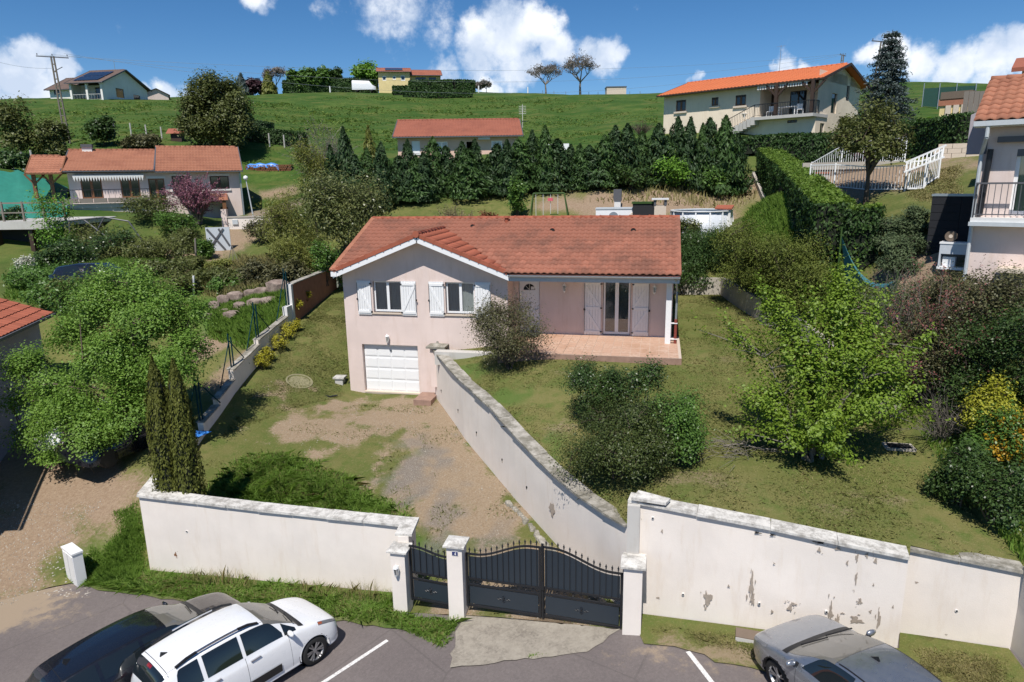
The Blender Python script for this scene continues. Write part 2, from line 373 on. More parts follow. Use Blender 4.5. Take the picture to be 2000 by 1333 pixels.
# --- materials of the ground
def ground_mat(name, g1, g2, g3, dirt1, dirt2, gscale=1., bump=.5, straw=(.2,.17,.075), near=None):
    t = MT(name); p = t.geo()
    a = t.noise(.35*gscale, 6, .6, p); b = t.noise(2.2*gscale, 6, .7, p); c = t.noise(16*gscale, 8, .75, p); d = t.noise(70*gscale, 4, .7, p)
    col = t.mix(t.ramp(a, .38, .64), g1, g2)
    col = t.mix(t.ramp(b, .42, .7), col, g3)
    col = t.mix(t.ramp(c, .5, .72, 0, .75), col, straw)
    col = t.mix(t.ramp(d, .3, .75, .0, .6), col, tuple(x*.35 for x in g1))
    if near:
        fr = t.noise(1.3, 8, .72, p); f2 = t.noise(9, 8, .8, p); nc = t.mix(t.ramp(fr, .35, .65), near[0], near[1]); nc = t.mix(t.ramp(f2, .45, .7, 0, .8), nc, near[2]); col = t.mix(t.attr('near'), col, nc)
        st_ = t.noise(1., 6, .7, p, (.25,.25,1.2)); col = t.mix(t.ramp(st_, .48, .66, 0, .7), col, (.125,.13,.036)); st_ = t.noise(.12, 6, .7, p); col = t.mix(t.ramp(st_, .45, .7, 0, .6), col, (.032,.075,.014))
    dr = t.mix(t.ramp(c, .35, .7), dirt1, dirt2)
    peb = t.n('ShaderNodeTexVoronoi'); peb.inputs['Scale'].default_value = 26; t.l(p, peb.inputs['Vector'])
    dr = t.mix(t.ramp(peb.outputs['Distance'], .0, .28, .55, 0), dr, (.42,.38,.33))
    dr = t.mix(t.ramp(d, .3, .8, 0, .55), dr, tuple(x*.45 for x in dirt1))
    mth = t.n('ShaderNodeMath', operation='ADD'); t.l(t.attr('dirt'), mth.inputs[0])
    m2 = t.n('ShaderNodeMath', operation='MULTIPLY_ADD'); t.l(t.noise(9, 9, .82, p), m2.inputs[0]); m2.inputs[1].default_value = 2.2; m2.inputs[2].default_value = -1.1
    t.l(m2.outputs[0], mth.inputs[1])
    f = t.ramp(mth.outputs[0], .22, .78)
    col = t.mix(f, col, dr)
    col = t.mix(t.ramp(t.attr('lush'), .2, .8), col, t.mix(c, (.055,.115,.02), (.11,.18,.04)))
    col = t.mix(t.attr('gravel'), col, t.mix(t.ramp(peb.outputs['Distance'], .05, .5), (.40,.38,.35), (.17,.155,.14)))
    t.col(col).rough(.95, .15); 
    hh = t.n('ShaderNodeMath', operation='ADD'); t.l(c, hh.inputs[0]); t.l(d, hh.inputs[1])
    t.bump(hh.outputs[0], bump, .06); return t.m
ground_mat('lawn_ground', (.15,.165,.045), (.225,.205,.075), (.12,.165,.038), (.28,.215,.13), (.33,.26,.17), straw=(.31,.27,.13))
ground_mat('drive_ground', (.145,.16,.045), (.22,.20,.075), (.11,.155,.034), (.30,.215,.135), (.44,.35,.25), bump=.6, straw=(.31,.27,.13))
ground_mat('field', (.042,.100,.016), (.10,.155,.032), (.042,.095,.016), (.28,.195,.13), (.39,.295,.205), .55, straw=(.13,.15,.035), near=((.11,.13,.034),(.19,.175,.062),(.07,.115,.024)))
t = MT('asphalt'); p = t.geo(); a = t.noise(.5, 6, .65, p); b = t.noise(90, 3, .8, p); c = t.noise(6, 6, .7, p)
ac = t.mix(t.ramp(a, .35, .65), (.135,.112,.108), (.17,.143,.135)); ac = t.mix(t.ramp(b, .45, .8, 0, .7), ac, (.30,.27,.25)); ac = t.mix(t.ramp(b, .5, .25, 0, .5), ac, (.05,.045,.045))
ac = t.mix(t.ramp(c, .55, .75, 0, .45), ac, (.09,.08,.078))
vor = t.n('ShaderNodeTexVoronoi'); vor.inputs['Scale'].default_value = 23; t.l(p, vor.inputs['Vector']); ac = t.mix(t.mul(vor.outputs['Color'], .42), ac, (.055,.048,.046)); cr = t.n('ShaderNodeTexVoronoi', feature='DISTANCE_TO_EDGE'); cr.inputs['Scale'].default_value = .32; t.l(p, cr.inputs['Vector']); ac = t.mix(t.ramp(cr.outputs['Distance'], .010, .003, 0, .35), ac, (.05,.045,.042)); ac = t.mix(.25, ac, (.22,.19,.18))
mth_ = t.n('ShaderNodeMath', operation='ADD'); t.l(t.attr('dirt'), mth_.inputs[0]); m2 = t.n('ShaderNodeMath', operation='MULTIPLY_ADD'); t.l(t.noise(3, 8, .75, p), m2.inputs[0]); m2.inputs[1].default_value = 1.4; m2.inputs[2].default_value = -.7; t.l(m2.outputs[0], mth_.inputs[1])
ac = t.mix(t.ramp(mth_.outputs[0], .3, .7), ac, t.mix(b, (.25,.19,.13), (.38,.30,.22)))
t.col(ac).rough(.9, .2).bump(b, .35, .01)
t = MT('concrete_apron'); p = t.geo(); vor = t.n('ShaderNodeTexVoronoi'); vor.inputs['Scale'].default_value = 19; t.l(p, vor.inputs['Vector']); b = t.noise(60, 5, .8, p); a = t.noise(2, 6, .7, p)
t.col(t.mix(t.ramp(b, .3, .75, 0, .6), t.mix(vor.outputs['Color'], t.mix(t.ramp(a, .35, .65), (.13,.11,.09), (.30,.265,.215)), t.mix(a, (.22,.19,.155), (.44,.40,.33))), (.40,.36,.30))).rough(.95, .15).bump(b, .5, .02)
# --- zones
def fan(pts): # (u,v,rx,ry,w) -> ground blobs
    o = []
    for (u, v, rx, ry, w) in pts:
        g = G(u, v); o.append((g[0], g[1], rx, ry, w))
    return o
drive_dirt = blobs([(-9.8,23.2,3.4,2.4,1),(-7.2,21.4,2.6,2.2,1),(-6.6,19.5,1.9,2.8,1),(-4.6,17.6,1.5,2.6,1),(-3.4,15.6,1.9,1.7,.95),(-2.2,14.3,1.6,.9,.9),(-11.5,21.5,2.2,1.5,.9),(-4.,14.5,.6,.8,.7)], .75, .7)
drive_gravel = blobs([(-7.6,19.7,.75,1.6,.7),(-6.,17.2,.55,1.5,.6),(-8.2,21.4,.8,.8,.5),(-4.2,16.2,.5,1.2,.45)], .9, .35)
drive_lush = blobs([(-9.6,16.7,3.6,1.25,1),(-11.5,16.8,2.,1.6,1),(-7.2,15.9,1.6,.9,.9),(-7.9,20.9,.45,.5,.5),(-5.4,16.,.5,1.,.5)], .35, .8)
lawn_dirt = blobs([(1.2,15.8,.9,.5,.55),(5.2,15.8,.7,.4,.5),(-3.,22.4,.5,.3,.4),(-.9,19.8,.6,.4,.5),(-2.6,19.,.5,.7,.55),(2.5,24.5,.6,.5,.4),(-1.2,22.,.5,.3,.35),(4.,15.,.6,.3,.5)], .5, .5)
lawn_lush = blobs([(-4.6,20.9,.8,.7,.6),(-2.6,17.9,.5,.8,.6),(-6.6,23.2,1.4,.7,.6),(3.3,33,1.2,1.4,.3)], .5, .5)
zero = lambda x, y: np.zeros(len(x))
patch('driveway', DRIVE, lambda x, y: drive_rbf(x, y)+.03*(vnoise(x, y, .7)-.5), .3, 'drive_ground', dict(dirt=drive_dirt, lush=drive_lush, gravel=drive_gravel))
patch('lawn', LAWN, lambda x, y: lawn_rbf(x, y)+.04*(vnoise(x, y, .8)-.5), .32, 'lawn_ground', dict(dirt=lawn_dirt, lush=lawn_lush, gravel=zero))
patch('parking', STREET, lambda x, y: zs(x), 1.2, 'asphalt', dict(dirt=blobs([(-19.5,13.3,5,1.4,1),(-26,12,8,2.4,1),(-17.2,13.6,1.6,.7,1),(-10,13.4,6,.35,.55),(2,12.9,4,.4,.5)], .3, .7)), jit=.2)
def rag(poly, s=.25, a=.06):
    o = []
    for p, q in zip(poly[:-1], poly[1:]):
        k = max(1, int(math.hypot(q[0]-p[0], q[1]-p[1])/s))
        o += [(p[0]+(q[0]-p[0])*i/k+random.gauss(0, a), p[1]+(q[1]-p[1])*i/k+random.gauss(0, a)) for i in range(k)]
    return o+[poly[-1]]
patch('grass_verge', rag([(-.08,14.15),(-.08,13.1),(.6,13.08),(1.5,12.75),(3.0,12.3),(4.6,11.7),(7.1,11.1)], .3, .05)+[(7.1,13.6),(5.24,13.95),(5.06,13.42),(2.5,13.82)], lambda x, y: zs(x)+.03, .25, 'lawn_ground', dict(dirt=blobs([(.6,13.3,.5,.4,.6),(1.6,12.9,.9,.3,.8),(3.2,12.6,1.,.3,.8),(5.5,12.,1.2,.35,.7)], .5, .4), lush=lambda x, y: .3*vnoise(x, y, .6, 8), gravel=lambda x, y: np.zeros(len(x)))) 
patch('grass_verge', [(-14.1,15.15),(-10.2,14.85),(-6.05,14.55),(-5.9,13.7),(-4.4,13.5)]+rag([(-4.45,12.75),(-5.4,13.15),(-6.6,13.3),(-8.5,13.4),(-11,13.6),(-13,13.9),(-15,14.15),(-16.2,14.35),(-15.2,14.8)], .3, .05), lambda x, y: zs(x)+.03, .25, 'lawn_ground', dict(dirt=blobs([(-8,13.5,2,.2,.7),(-12,13.8,2,.2,.7)], .5, .4), lush=lambda x, y: .35+.5*vnoise(x, y, .7, 8), gravel=lambda x, y: np.zeros(len(x))))
# terrain sheet
az = np.concatenate([np.arange(-60, 60, .55), np.arange(60, 300, 6)])
rr = 9*1.032**np.arange(0, 176)
px_, py_ = [], []
for a_ in az:
    th = math.pi/2+YAW-R_(a_); px_.append(rr*math.cos(th)); py_.append(rr*math.sin(th))
px_ = np.concatenate(px_); py_ = np.concatenate(py_)
px_ += RNG.normal(0, .06, px_.size); py_ += RNG.normal(0, .06, py_.size)
holes = [DRIVE, LAWN, STREET]
HULL = [(-60,12),(-24,12.6),(-19.5,13.1),(-17.6,13.4),(-16.6,14.1),(-15.,14.9),(-14.15,15.2)]+LWALL[1:]+[(-17.4,35.),(-8.7,35.)]+RWALL+[(7.2,9.),(60,8.),(60,-40),(-60,-40)]
k = ~inpoly(px_, py_, HULL); hb = densify(HULL, .8)
vs = [Vector(p) for p in hb]+[Vector((float(a), float(c))) for a, c in zip(px_[k], py_[k])]
V, E, F, *_ = delaunay_2d_cdt(vs, [(i, (i+1) % len(hb)) for i in range(len(hb))], [], 0, 1e-4)
def terr_h(x, y):
    d = np.hypot(x, y)
    return terr_rbf(x, y)+(vnoise(x, y, 2.5, 1)-.5)*.18*np.clip((d-30)/30, 0, 1)+(vnoise(x, y, 11, 2)-.5)*.5*np.clip((d-60)/40, 0, 1)
tdirt = blobs([(-18.5,14.2,2.0,1.2,1),(-22,13.6,4,1.5,1),(-20,15.2,3.2,1.7,1),(-26,15.5,8,3,1),(-19.5,17.5,3.6,1.6,1),(-22,19,5,2.5,.8),(-16.7,16.2,1.,1.,.5)]+fan([(1300,392,4.2,2.4,1),(1200,400,3.5,2.6,1),(1130,400,3,1.8,.9),(1395,380,3.4,2.,1),(1450,362,2.2,2.4,.8),(1780,520,1.6,1.0,1),(1840,517,1.6,.9,1),(400,492,2.6,2.2,.9),(350,500,2.4,1.5,.8),(460,470,2.2,2.5,.8),(540,410,3.2,3.4,.8),(505,440,2.2,2.4,1),(540,378,3,2,.8),(430,660,1.8,3.2,.95),(470,720,1.2,2.,.8),(330,525,2,1.5,.5),(1560,630,.8,1.2,.5),(1640,350,4,2.6,.95),(1720,345,4,2.6,.9)]), .35, 1.)
tlush = blobs(fan([(430,610,2.2,2.2,.9),(500,625,1.2,1.5,.8),(450,540,5,1.2,.5),(1500,420,1.3,5,.35),(1590,560,.8,2.5,.6),(200,1090,1.2,.8,.5)]), .3, 1.2)
tgrav = blobs(fan([(545,408,2.5,2.5,.5)]), .3, 1)
finish('hillside', V, F, None, terr_h, 'field', dict(near=lambda x, y: np.clip((66-np.hypot(x, y))/20, 0, 1), dirt=tdirt, lush=tlush, gravel=tgrav), holes=[HULL])
# ------------------------------------------------------------------ materials for buildings
def plaster(name, c, stain=None, rough=.9):
    t = MT(name); p = t.geo(); a = t.noise(.8, 6, .6, p); b = t.noise(45, 4, .7, p); s = t.noise(2.5, 6, .7, p, (1.6, 1.6, .25))
    k = t.mix(t.ramp(a, .3, .7), tuple(x*.94 for x in c), tuple(min(1, x*1.05) for x in c))
    k = t.mix(t.ramp(s, .50, .75, 0, .5), k, stain or tuple(x*y for x, y in zip(c, (.82,.77,.70))))
    k = t.mix(t.ramp(b, .55, .85, 0, .3), k, tuple(x*.8 for x in c))
    t.col(k).rough(rough, .2).bump(b, .35, .012); return t.m
plaster('pink_plaster', (.71,.585,.535))
plaster('wall_render', (.77,.70,.635), (.66,.56,.46))
plaster('grey_render', (.50,.48,.45)); plaster('cream_plaster', (.82,.70,.55)); plaster('white_plaster', (.78,.76,.72))
plaster('yellow_plaster', (.74,.60,.30)); plaster('peach_plaster', (.72,.50,.40)); plaster('shade_grey_plaster', (.40,.37,.40)); plaster('block_wall', (.42,.38,.33), (.28,.25,.22)); plaster('shade_dark_block', (.025,.026,.03))
plain('white_paint', (.80,.80,.80), .45, var=.03); plain('white_pvc', (.82,.82,.82), .3, var=.02); plain('dull_white', (.70,.69,.67), .6)
plain('fascia_grey', (.50,.53,.55), .45); plain('zinc', (.36,.40,.42), .4, metal=.5); plain('dark_zinc', (.10,.10,.11), .5); plain('red_pipe', (.24,.055,.04), .5)
plain('black_iron', (.012,.013,.016), .45); plain('gate_panel', (.022,.031,.042), .42, var=.05); plain('dark_wood', (.05,.028,.018), .6); plain('brown_wood', (.20,.085,.035), .6); plain('grey_wood', (.22,.19,.16), .8)
plain('curtain', (.45,.48,.46), .9); plain('dark_room', (.02,.02,.022), .9); plain('sill_stone', (.62,.52,.42), .8); plain('navy_enamel', (.012,.022,.12), .3); plain('brown_block', (.16,.12,.09), .9); plain('bare_patch_mat', (.34,.285,.235), .95, var=.35, scale=14); plain('drain_dark', (.01,.01,.01), .9); plain('rust_block', (.36,.15,.09), .9, var=.3, scale=3)
def tilemat(name, c, dark, moss=(.16,.13,.085), age=.5):
    t = MT(name); p = t.geo(); r = t.rnd('obj'); i = t.rnd(); a = t.noise(.7, 6, .65, p); b = t.noise(18, 6, .75, p)
    k = t.mix(r, tuple(x*.84 for x in c), tuple(min(1, x*1.14) for x in c)); k = t.mix(t.mul(i, .35), k, tuple(x*.78 for x in c))
    k = t.mix(t.ramp(a, .44, .68, 0, age), k, dark); k = t.mix(t.ramp(b, .55, .8, 0, age*.9), k, moss)
    t.col(k).rough(.85, .2).bump(b, .2, .01); return t.m
tilemat('roof_tile', (.315,.128,.085), (.15,.072,.052), age=.75); tilemat('verge_tile', (.37,.115,.068), (.26,.08,.05), age=.35); tilemat('old_tile', (.36,.155,.095), (.22,.085,.055)); tilemat('orange_tile', (.56,.165,.07), (.42,.12,.055), age=.25); tilemat('slate_brown', (.15,.105,.09), (.10,.07,.06)); tilemat('brown_tile', (.32,.115,.075), (.2,.07,.05))
t = MT('glass'); t.b.inputs['Base Color'].default_value = (.015,.018,.02,1); t.rough(.04, .6); tr = t.n('ShaderNodeBsdfTransparent'); tr.inputs[0].default_value = (.75,.78,.78,1); ms = t.n('ShaderNodeMixShader'); fr = t.n('ShaderNodeFresnel'); fr.inputs[0].default_value = 1.55
ad = t.n('ShaderNodeMath', operation='ADD'); t.l(fr.outputs[0], ad.inputs[0]); ad.inputs[1].default_value = .12
gl = t.n('ShaderNodeBsdfGlossy'); gl.inputs['Roughness'].default_value = .02
t.l(ad.outputs[0], ms.inputs[0]); t.l(tr.outputs[0], ms.inputs[1]); t.l(gl.outputs[0], ms.inputs[2]); t.l(ms.outputs[0], t.t.nodes['Material Output'].inputs[0])
t = MT('dark_glass'); t.col((.02,.025,.03)).rough(.05, .8)
t = MT('solar_glass'); t.col((.02,.03,.06)).rough(.15, .7)
t = MT('terrace_tile_mat'); p = t.geo(); a = t.noise(9, 6, .7, p); r = t.rnd('obj')
k = t.mix(t.ramp(a, .35, .65), (.47,.30,.21), (.60,.43,.33)); k = t.mix(r, k, (.52,.33,.235)); st = t.noise(.9, 5, .6, p); k = t.mix(t.ramp(st, .5, .7, 0, .6), k, (.40,.22,.13)); t.col(k).rough(.6, .3)
plain('terrace_grout', (.55,.45,.37), .9); plain('terrace_side', (.30,.19,.145), .9, var=.4, scale=5)
t = MT('cap_stone'); p = t.geo(); a = t.noise(4, 8, .75, p); b = t.noise(22, 6, .7, p)
k = t.mix(t.ramp(a, .4, .66), (.66,.635,.59), (.33,.31,.28)); k = t.mix(t.ramp(b, .55, .75, 0, .7), k, (.20,.185,.155)); t.col(k).rough(.9, .2).bump(b, .3, .01)
t = MT('old_cap'); a = t.noise(2.2, 8, .75, t.geo()); b = t.noise(20, 6, .7, t.geo())
k = t.mix(t.ramp(a, .36, .6), (.44,.41,.36), (.20,.185,.15)); k = t.mix(t.ramp(b, .55, .75, 0, .7), k, (.13,.12,.09)); t.col(k).rough(.95, .15).bump(b, .4, .015)

# ------------------------------------------------------------------ building helpers (local space, facade plane y = 0 facing -y)
def facade(mb, x0, x1, z0, z1, ops=(), depth=.22, y=0., T=None):
    xs = sorted({x0, x1, *[c for o in ops for c in (o[0], o[1])]}); zz = sorted({z0, z1, *[c for o in ops for c in (o[2], o[3])]})
    tf = T or (lambda a, b, c: (a, b, c))
    for i in range(len(xs)-1):
        for j in range(len(zz)-1):
            cx, cz = (xs[i]+xs[i+1])/2, (zz[j]+zz[j+1])/2
            if any(o[0] < cx < o[1] and o[2] < cz < o[3] for o in ops): continue
            mb.quad(tf(xs[i], y, zz[j]), tf(xs[i+1], y, zz[j]), tf(xs[i+1], y, zz[j+1]), tf(xs[i], y, zz[j+1]))
    for (a, b, c, d) in [o[:4] for o in ops]:
        e = y+depth
        mb.quad(tf(a, y, c), tf(a, e, c), tf(a, e, d), tf(a, y, d)); mb.quad(tf(b, e, c), tf(b, y, c), tf(b, y, d), tf(b, e, d))
        mb.quad(tf(a, e, d), tf(b, e, d), tf(b, y, d), tf(a, y, d)); mb.quad(tf(a, y, c), tf(b, y, c), tf(b, e, c), tf(a, e, c))
    return mb
def S_tile(w, l, th=.042, amp=.052):
    n = 6; pr = [(-w/2+w*1.06*i/n, amp*(.5-.5*math.cos(2*math.pi*(i/n)*1.0+.2))) for i in range(n+1)]
    mb = MB(); vs = []
    for yy, dz in ((0, th), (l*1.1, 0)):
        vs += [(x, yy, z+dz) for x, z in pr]
    k = n+1
    vs += [(x, 0, z-.012) for x, z in pr]
    mb.add(vs, [(i, i+1, k+i+1, k+i) for i in range(n)]+[(2*k+i, 2*k+i+1, i+1, i) for i in range(n)])
    return mb
def plane_frame(o, ux, us):      # matrix with local x along ux, local y up the slope us
    o, ux, us = Vector(o), Vector(ux).normalized(), Vector(us).normalized(); nz = ux.cross(us)
    return Matrix(((ux[0], us[0], nz[0], o[0]), (ux[1], us[1], nz[1], o[1]), (ux[2], us[2], nz[2], o[2]), (0, 0, 0, 1)))
def tiled_sheet(mb, o, ux, us, width, length, w=.3, l=.36, amp=.045, th=.03, seg=4):
    Mx = plane_frame(o, ux, us); nc = max(1, round(width/w)); nr = max(1, round(length/l)); w = width/nc; l = length/nr
    xs = [(c+i/seg)*w for c in range(nc) for i in range(seg)]+[width]
    prof = lambda x: amp*(.5-.5*math.cos(2*math.pi*x/w))
    for r in range(nr):
        vs = []
        for yy, dz in ((r*l, th), ((r+1)*l, 0.)):
            vs += [tuple(Mx @ Vector((x, yy, prof(x)+dz))) for x in xs]
        m = len(xs); vs += [tuple(Mx @ Vector((x, r*l, prof(x)-.005))) for x in xs]
        mb.add(vs, [(i, i+1, m+i+1, m+i) for i in range(m-1)]+[(2*m+i, 2*m+i+1, i+1, i) for i in range(m-1)])
    return mb
def window(parent, x0, x1, z0, z1, y=.14, mat='white_pvc', leaves=2, curtain=False, fw=.055, glass='glass', name='window', room=True, bars=0):
    f = MB(); yy = y
    for i in range(leaves):
        a = x0+(x1-x0)*i/leaves; b = x0+(x1-x0)*(i+1)/leaves
        f.box(a, a+fw, yy, yy+.06, z0, z1); f.box(b-fw, b, yy, yy+.06, z0, z1); f.box(a+fw, b-fw, yy, yy+.06, z0, z0+fw*1.4); f.box(a+fw, b-fw, yy, yy+.06, z1-fw, z1)
    w = f.build(name, mat, parent)
    for i in range(leaves):
        a = x0+(x1-x0)*i/leaves+fw; b = x0+(x1-x0)*(i+1)/leaves-fw
        MB().quad((a, yy+.03, z0+fw*1.4), (b, yy+.03, z0+fw*1.4), (b, yy+.03, z1-fw), (a, yy+.03, z1-fw)).build('pane', glass, w)
    if curtain:
        c = MB(); n = 22; s = (x1-x0)/n
        for i in range(n):
            yo = .12+.02*(i % 2); y2 = .12+.02*((i+1) % 2)
            c.quad((x0+i*s, yy+yo, z0), (x0+(i+1)*s, yy+y2, z0), (x0+(i+1)*s, yy+y2, z1), (x0+i*s, yy+yo, z1))
        c.build('curtain', 'curtain', w)
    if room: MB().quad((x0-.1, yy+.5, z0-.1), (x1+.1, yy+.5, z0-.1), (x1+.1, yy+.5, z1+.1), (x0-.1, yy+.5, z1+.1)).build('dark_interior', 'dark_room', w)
    return w
def shutter(parent, x0, x1, z0, z1, y=-.05, hinge_right=True, rails=2, dark=False):
    m = MB(); n = 6; w = (x1-x0)/n
    for i in range(n):
        m.box(x0+i*w+.004, x0+(i+1)*w-.004, y, y+.032, z0, z1)
    m.box(x0+.01, x1-.01, y+.033, y+.04, z0+.01, z1-.01)
    s = m.build('shutter', 'white_paint', parent)
    rz = [z0+.07, z1-.17] if rails == 2 else [z0+.07, (z0+z1)/2-.05, z1-.17]
    b = MB()
    for r in rz: b.box(x0+.03, x1-.03, y-.025, y-.001, r, r+.1)
    for r0, r1 in zip(rz[:-1], rz[1:]):
        xa, xb = (x0+.06, x1-.06) if not hinge_right else (x1-.06, x0+.06)
        b.bar((xa, y-.012, r0+.12), (xb, y-.012, r1-.02), .09, .02, (0,1,0))
    b.build('brace', 'white_paint', s)
    h = MB(); e = x1 if hinge_right else x0
    for r in rz: h.box(e-.03, e+.05, y-.032, y+.01, r+.03, r+.07)
    f_ = x0 if hinge_right else x1
    h.cyl((f_+(.02 if hinge_right else -.02), y-.035, z0+.15), (f_+(.02 if hinge_right else -.02), y-.035, z1-.08), .008, n=5); h.box(f_-.02, f_+.04, y-.05, y-.03, (z0+z1)/2-.1, (z0+z1)/2-.02)
    h.build('hinge', 'black_iron', s)
    return s
def lantern(name, label, loc, rz=0, mat='white_paint', group=None):
    t = thing(name, label, 'wall lamp', loc, rz, group)
    MB().box(-.05,.05,-.012,0,-.08,.1).bar((0,-.01,0),(0,-.09,-.08),.02).build('bracket', mat, t)
    c = MB(); c.lathe([(0,-.22),(.045,-.16),(.055,-.13),(.055,-.12)], (0,-.11,0), 6); c.lathe([(.085,.08),(.06,.13),(.02,.16),(.012,.19),(0,.2)], (0,-.11,0), 6)
    for k in range(6):
        a = k*math.pi/3; c.bar((.052*math.cos(a),-.11+.052*math.sin(a),-.12),(.078*math.cos(a),-.11+.078*math.sin(a),.08),.012)
    c.build('frame', mat, t); MB().lathe([(.048,-.12),(.072,.08)], (0,-.11,0), 6).build('glass_shade', 'glass', t); return t
# ------------------------------------------------------------------ the pink house
FY, BY = 25.65, 26.62          # wing front and recessed porch wall
hs_ = thing('pink_house', 'pink rendered single storey house with clay tiled roof, white garage door and tiled terrace', 'house', (0, 0, 0))
ops = [(-11.27,-10.05,3.42,4.70),(-8.2,-7.0,3.42,4.70),(-11.9,-9.47,0.0,2.06)]
m = MB(); facade(m, -12.55,-5.66,-.6,5.05, ops, .22, FY)
m.add([(-12.55,FY,5.05),(-5.66,FY,5.05),(-9.08,FY,6.40)], [(0,1,2)])
facade(m, -5.66,.62,2.3,5.05, [(-5.42,-4.57,2.53,4.72),(-2.05,-.97,2.53,4.71)], .16, BY)
m.quad((-5.66,FY,-.6),(-5.66,BY,-.6),(-5.66,BY,5.05),(-5.66,FY,5.05)); m.quad((-12.55,FY,-.6),(-12.55,34.,-.6),(-12.55,34.,5.05),(-12.55,FY,5.05)); m.quad((.62,BY,2.),(.62,34.,2.),(.62,34.,5.05),(.62,BY,5.05))
m.add([(.62,BY,5.05),(.62,34,5.05),(.62,29.5,6.85)], [(0,1,2)]); m.add([(-12.55,BY,5.05),(-12.55,34,5.05),(-12.55,29.5,6.85)], [(0,1,2)])
m.quad((-12.55,34,-.6),(.62,34,-.6),(.62,34,5.05),(-12.55,34,5.05))
m.build('wall', 'pink_plaster', hs_)
MB().quad((-5.66,26.0,5.02),(.8,26.,5.02),(.8,25.1,5.02),(-5.66,25.1,5.02)).quad((-5.66,26.62,5.02),(.8,26.62,5.02),(.8,26,5.021),(-5.66,26.,5.021)).build('porch_ceiling', 'white_paint', hs_)
# roof: front slope from eave (y 25, z 5.19) to ridge (y 29.5, z 7.0)
XL, XR, EY, EZ, RY, RZ = -12.68, .83, 25.0, 5.17, 29.5, 6.97
rf = MB(); rf.add([(XL,EY+.02,EZ-.05),(-9.08,28.6,6.56),(XL,RY,RZ-.05)], [(0,1,2)]); rf.add([(-9.08,28.6,6.56),(-5.45,EY+.02,EZ-.05),(XR,EY+.02,EZ-.05),(XR,RY,RZ-.05),(XL,RY,RZ-.05)], [(0,1,2,3,4)]); rf.add([(XL,RY,RZ-.05),(XR,RY,RZ-.05),(XR,34.3,EZ-.02),(XL,34.3,EZ-.02)], [(0,1,2,3)])
roof = rf.build('roof', 'roof_tile', hs_)
sl_ = Vector((0, RY-EY, RZ-EZ)); SL = sl_.length; us = sl_.normalized(); nC, nR = 56, 15
tw, tl = (XR-XL)/nC, SL/nR; tme = S_tile(tw, tl).mesh('tile'); tme.materials.append(MATS['roof_tile']); tme.polygons.foreach_set('use_smooth', [True]*len(tme.polygons))
WX, WZ, WS = -9.08, 6.59, .395      # wing ridge x, height and slope
cand = []
for r in range(nR):
    for c in range(nC):
        p = Vector((XL+(c+.5)*tw, EY, EZ))+us*(tl*r); q = p+us*(tl*.5)
        wz = WZ-WS*abs(q.x-WX)
        if q.x < -5.35 and q.y < 28.6 and q.x > WX-.1 and wz > q.z+.02: continue
        if q.x <= WX-.1 and (q.y-EY) < (q.x-XL)-.1: continue
        cand.append((r*1.2+abs(c-nC)*.12, p))
cand.sort(key=lambda a: a[0])
Mt = plane_frame((0,0,0), (1,0,0), us)
rest = MB(); base = S_tile(tw, tl)
for i, (_, p) in enumerate(cand):
    j = Vector((random.uniform(-.004,.004), 0, random.uniform(0,.008)))
    mm = Matrix.Translation(p+j) @ Mt
    if i < 250:
        o = link('tile', tme, None, roof); o.matrix_local = mm
    else: rest.add([tuple(mm @ Vector(v)) for v in base.v], base.f)
o = rest.build('tiles', 'roof_tile', roof, True, fix=False); o['kind'] = 'stuff'
bk = MB(); tiled_sheet(bk, (XR,34.35,EZ), (-1,0,0), (0,-(34.35-RY),RZ-EZ), XR-XL, SL+.15, .24, .34); o = bk.build('rear_slope', 'roof_tile', roof, True, fix=False)
# wing right slope tiles (tiles run down to the right)
ur = Vector((-1, 0, WS)).normalized(); wl_ = math.hypot(3.63, 3.63*WS); nr2 = 10; tl2 = wl_/nr2; tw2 = .27; tm2 = S_tile(tw2, tl2).mesh('tile'); tm2.materials.append(MATS['verge_tile']); tm2.polygons.foreach_set('use_smooth', [True]*len(tm2.polygons))
Mw = plane_frame((0,0,0), (0,1,0), ur); cnt = 0
for r in range(nr2):
    for c in range(13):
        y = 25.12+tw2*(c+.5); x = -5.45-(3.63)*r/nr2; z = WZ-WS*(x-WX); xm = x-.18
        if y < 28.5 and (y-EY)*.4+EZ < (WZ-WS*(xm-WX))+.03:
            o = link('tile', tm2, None, roof); o.matrix_local = Matrix.Translation((x, y, z+.01)) @ Mw; cnt += 1
m = MB(); m.quad((WX,25.06,WZ-.05),(-5.45,25.06,5.13),(-5.45,26.2,5.13),(WX,28.6,WZ-.05)); m.quad((WX,25.06,WZ-.05),(WX,28.6,WZ-.05),(XL,25.05,EZ-.03)); m.build('wing_slope', 'verge_tile', roof)
# verge tiles along the gable, ridge tiles
vt = MB(); vt.box(0,.40,-.03,.17,-.10,.045).box(-.012,.03,-.04,.17,-.12,.062); vme = vt.mesh('verge_tile'); vme.materials.append(MATS['verge_tile'])
for sgn in (-1, 1):
    L_ = math.hypot(3.55, 3.55*WS); n = 10; a = math.atan(WS)
    for k in range(n):
        d = (k+1)*L_/n; x = WX+sgn*d*math.cos(a); z = WZ-d*math.sin(a)+.03
        o = link('verge_tile', vme, None, roof); o.location = (x, 25.06, z); o.rotation_euler = (0, -a if sgn > 0 else math.pi+a, 0)
        if sgn > 0: o.rotation_euler = (0, a+math.pi, 0); o.scale = (1,1,-1)
        else: o.rotation_euler = (0, -a, 0)
rd = MB(); n = 7
vs = [(x, .115*r*math.cos(math.pi*i/(n-1)), .1*r*math.sin(math.pi*i/(n-1))) for x, r in ((0,1.12),(.06,1.12),(.061,1.),(.44,.95)) for i in range(n)]
